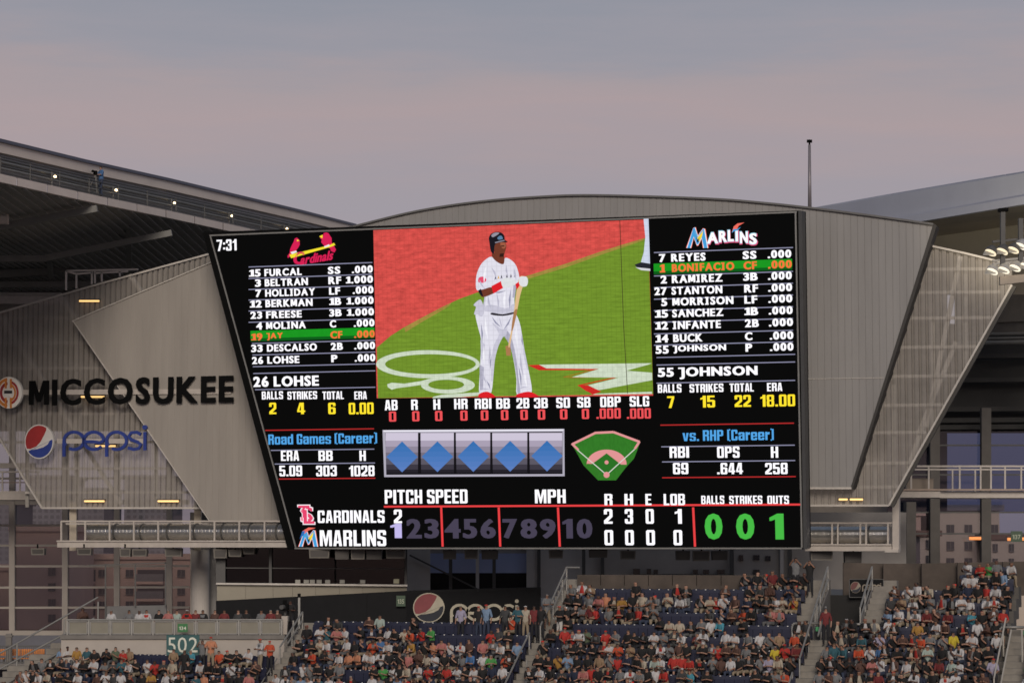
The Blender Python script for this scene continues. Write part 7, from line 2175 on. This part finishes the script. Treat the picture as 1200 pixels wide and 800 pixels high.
stander(656, 753, 'black', 1, 'person in black with red cap and pale trousers on the middle stairs', 'red', legs='trousers', legm=4, rz=-.4)
stander(634, 808, 'white', 0, 'boy in white low on the middle stairs', legs='shorts', legm=2, sc=.62)
stander(968, 757, 'dark red', 0, 'woman in maroon top and black trousers standing in the tunnel mouth', legs='trousers', legm=0)
stander(933, 700, 'grey', 2, 'tall person in grey with raised arms standing in the top row', legs='trousers', legm=0, sc=1.08)
stander(949, 700, 'black', 2, 'person in black standing in the top row beside the tall one in grey', legs='trousers', legm=0)
0 and stander(1130, 677, 'white', 1, 'person in white standing above the crowd at the right wall', legs='trousers', legm=0, sc=.8)
# on the terrace, leaning behind the railing
tl = [(130, 'white'), (151, 'grey'), (163, 'white'), (171.5, 'white'), (186, 'black'), (197, 'pink'), (207, 'mint'), (219, 'red'), (229, 'dark red'), (237.5, 'black'), (251.6, 'brown'), (262.6, 'dark red'), (279, 'dark grey'), (288.4, 'black'), (306, 'grey'), (317, 'dark red'), (325, 'brown')]
tlab = ['leftmost of the people leaning on it, alone', 'left of the white shirted pair', 'first of the white shirted pair', 'second of the white shirted pair', 'broad, right of the white shirted pair', 'left of the small green sign', 'just above the small green sign', 'with white cap', 'woman right of the white cap', 'before the round column', 'right of the round column', 'under the parapet start', 'under the parapet, bending', 'next to the bending one', 'near the camera pedestal', 'second from the camera pedestal', 'touching the camera pedestal']
for n_, (x, c) in enumerate(tl):
    Yt = TP.p(x, 745).y + .55
    stander(x, 753.5, c, 1 if n_ % 2 else 0, f"{colour(c)} shirt behind terrace railing, {tlab[n_]}", 'white' if n_ == 7 else None, Y=Yt, rz=.15, sc=.94)
pm = thing('folding_chair', 'dark folding chair under the man on the terrace end', 'chair', loc=at(97, 745, TY + 1.2))
mb = MB(); p = at(97, 747, TY + 1.2)
mb.box((p.x - .25, p.y - .2, p.z + .42), (p.x + .25, p.y + .25, p.z + .46)); mb.build('seat', M_dark, pm)
mb = MB(); mb.box((p.x - .25, p.y + .25, p.z + .46), (p.x + .25, p.y + .29, p.z + .95)); mb.build('backrest', M_dark, pm)
for dx in (-.22, .22):
    for dy in (-.18, .22):
        mb = MB(); mb.tube(p + V((dx, dy, 0)), p + V((dx, dy, .42)), .018, 6); mb.build('leg', M_dark, pm)
M = Matrix.Translation(at(97, 746, TY + 1.2)) @ Matrix.Rotation(.5, 4, 'Z') @ Matrix.Scale(1.1, 4)
person('sit', 4, M, 'brown', None, label='man in brown shirt sitting at the left end of the terrace', legs='trousers', legm=0)
# cameraman on the roof walkway
Yr = roofY(116) + .6
stander(118, 231, 'blue', 1, 'cameraman in blue standing on the roof walkway behind a tripod', None, Y=Yr, legs='trousers', legm=1, skin=1, rz=-.6, sc=.98)
pc = at(112, 204, Yr - .25)
t = thing('tripod_camera', 'black video camera on a pale tripod held by the man on the roof', 'camera', loc=pc)
mb = MB(); mb.box((pc.x - .09, pc.y - .2, pc.z - .02), (pc.x + .09, pc.y + .1, pc.z + .16)); mb.build('camera_body', M_black, t)
mb = MB(); mb.tube(pc + V((-.05, -.25, .1)), pc + V((-.1, -.42, .1)), .07, 10); mb.build('lens', M_black, t)
for dx, dy in ((-.42, -.1), (.12, -.3), (.1, .3)):
    mb = MB(); mb.tube(pc, pc + V((dx, dy, -1.05)), .022, 6); mb.build('leg', M_rail, t)
# broadcast camera on the terrace pedestal
pc = TP.p(332, 712, -.55)
t = thing('broadcast_camera', 'black broadcast camera on the pedestal at the terrace end', 'camera', loc=pc)
mb = MB(); mb.box((pc.x - .2, pc.y - .3, pc.z - .12), (pc.x + .15, pc.y + .3, pc.z + .2)); mb.build('camera_body', M_black, t)
mb = MB(); mb.tube(pc + V((-.05, -.3, .04)), pc + V((-.12, -.62, .04)), .11, 12); mb.build('lens', M_dark, t)
mb = MB(); mb.box((pc.x - .12, pc.y + .05, pc.z + .2), (pc.x + .06, pc.y + .25, pc.z + .36)); mb.build('viewfinder', M_black, t)
mb = MB(); mb.tube(pc + V((0, 0, -.12)), pc + V((0, 0, -.36)), .06, 8); mb.build('mount', M_dark, t)
stander(340, 744, 'black', 1, 'camera operator in black behind the broadcast camera', None, Y=pc.y + .5, legs='trousers', legm=0, sc=.98, rz=.3)

# orange seats behind the fence at the far lower left
t = thing('picket_fence', 'grey picket fence below the glass wall at the lower left', 'fence', loc=at(30, 775, 140))
YF = 139
mb = MB(); mb.beam(at(-60, 757, YF), at(72, 756.5, YF), .08, .08); mb.beam(at(-60, 776, YF), at(60, 775.5, YF), .08, .08); mb.build('fence_rail', M_dark, t)
mb = MB()
for i in range(60):
    x = -60 + i * 2.25
    mb.beam(at(x, 757, YF), at(x, 776, YF), .02, .02, 0, (1, 0, 0))
mb.build('pickets', M_dark, t, kind='stuff')
for n_, (x0, x1) in enumerate(((-6, 7), (14, 24), (24.6, 38), (39.5, 52))):
    p = at((x0 + x1) / 2, 770, YF + 1.2)
    t = thing('orange_bench', ['orange bench seat at the picture edge behind the picket fence', 'orange bench seat just right of the grey fence column', 'wide orange bench seat in the middle behind the pickets', 'orange bench seat nearest the stairs behind the pickets'][n_], 'bench', loc=p, group='orange seats behind the picket fence')
    hw = (x1 - x0) / F * YF / 2
    mb = MB(); mb.box((p.x - hw, p.y, p.z + .1), (p.x + hw, p.y + .06, p.z + .45)); mb.build('backrest', mat('orange_plastic', (.62, .20, .03), .5, var=.3, scale=5), t)
    mb = MB(); mb.box((p.x - hw, p.y - .4, p.z - .06), (p.x + hw, p.y, p.z)); mb.build('seat', MATS['orange_plastic'], t)
    mb = MB(); mb.box((p.x - hw + .05, p.y - .3, p.z - .45), (p.x - hw + .1, p.y, p.z - .06)); mb.build('leg', M_dark, t)
    mb = MB(); mb.box((p.x + hw - .1, p.y - .3, p.z - .45), (p.x + hw - .05, p.y, p.z - .06)); mb.build('leg', M_dark, t)
t = thing('concrete_column', 'grey column standing in the line of the picket fence', 'column', loc=at(10.5, 780, YF))
mb = MB(); mb.beam(at(10.5, 742, YF + .2), at(10.5, 780, YF + .2), .26, .3, 0, (1, 0, 0)); mb.build('shaft', M_conc, t)
mb = MB(); mb.beam(at(10.5, 744, YF + .2), at(10.5, 746, YF + .2), .34, .38, 0, (1, 0, 0)); mb.build('cap', M_conc, t)
t = thing('lower_deck_floor', 'grey floor and back wall behind the picket fence', 'floor', loc=at(0, 790, 142))
mb = MB(); mb.prism([at(-80, 744, 160), at(80, 744, 160), at(80, 810, 160), at(-80, 810, 160)], (0, .2, 0)); mb.build('back_wall', mat('slate_wall', (.13, .13, .15), .8), t)
mb = MB(); mb.prism([at(-80, 777, YF - 1), at(60, 777, YF - 1), at(60, 777, 165), at(-80, 777, 165)], (0, 0, -.3)); mb.build('floor_slab', M_conc, t)
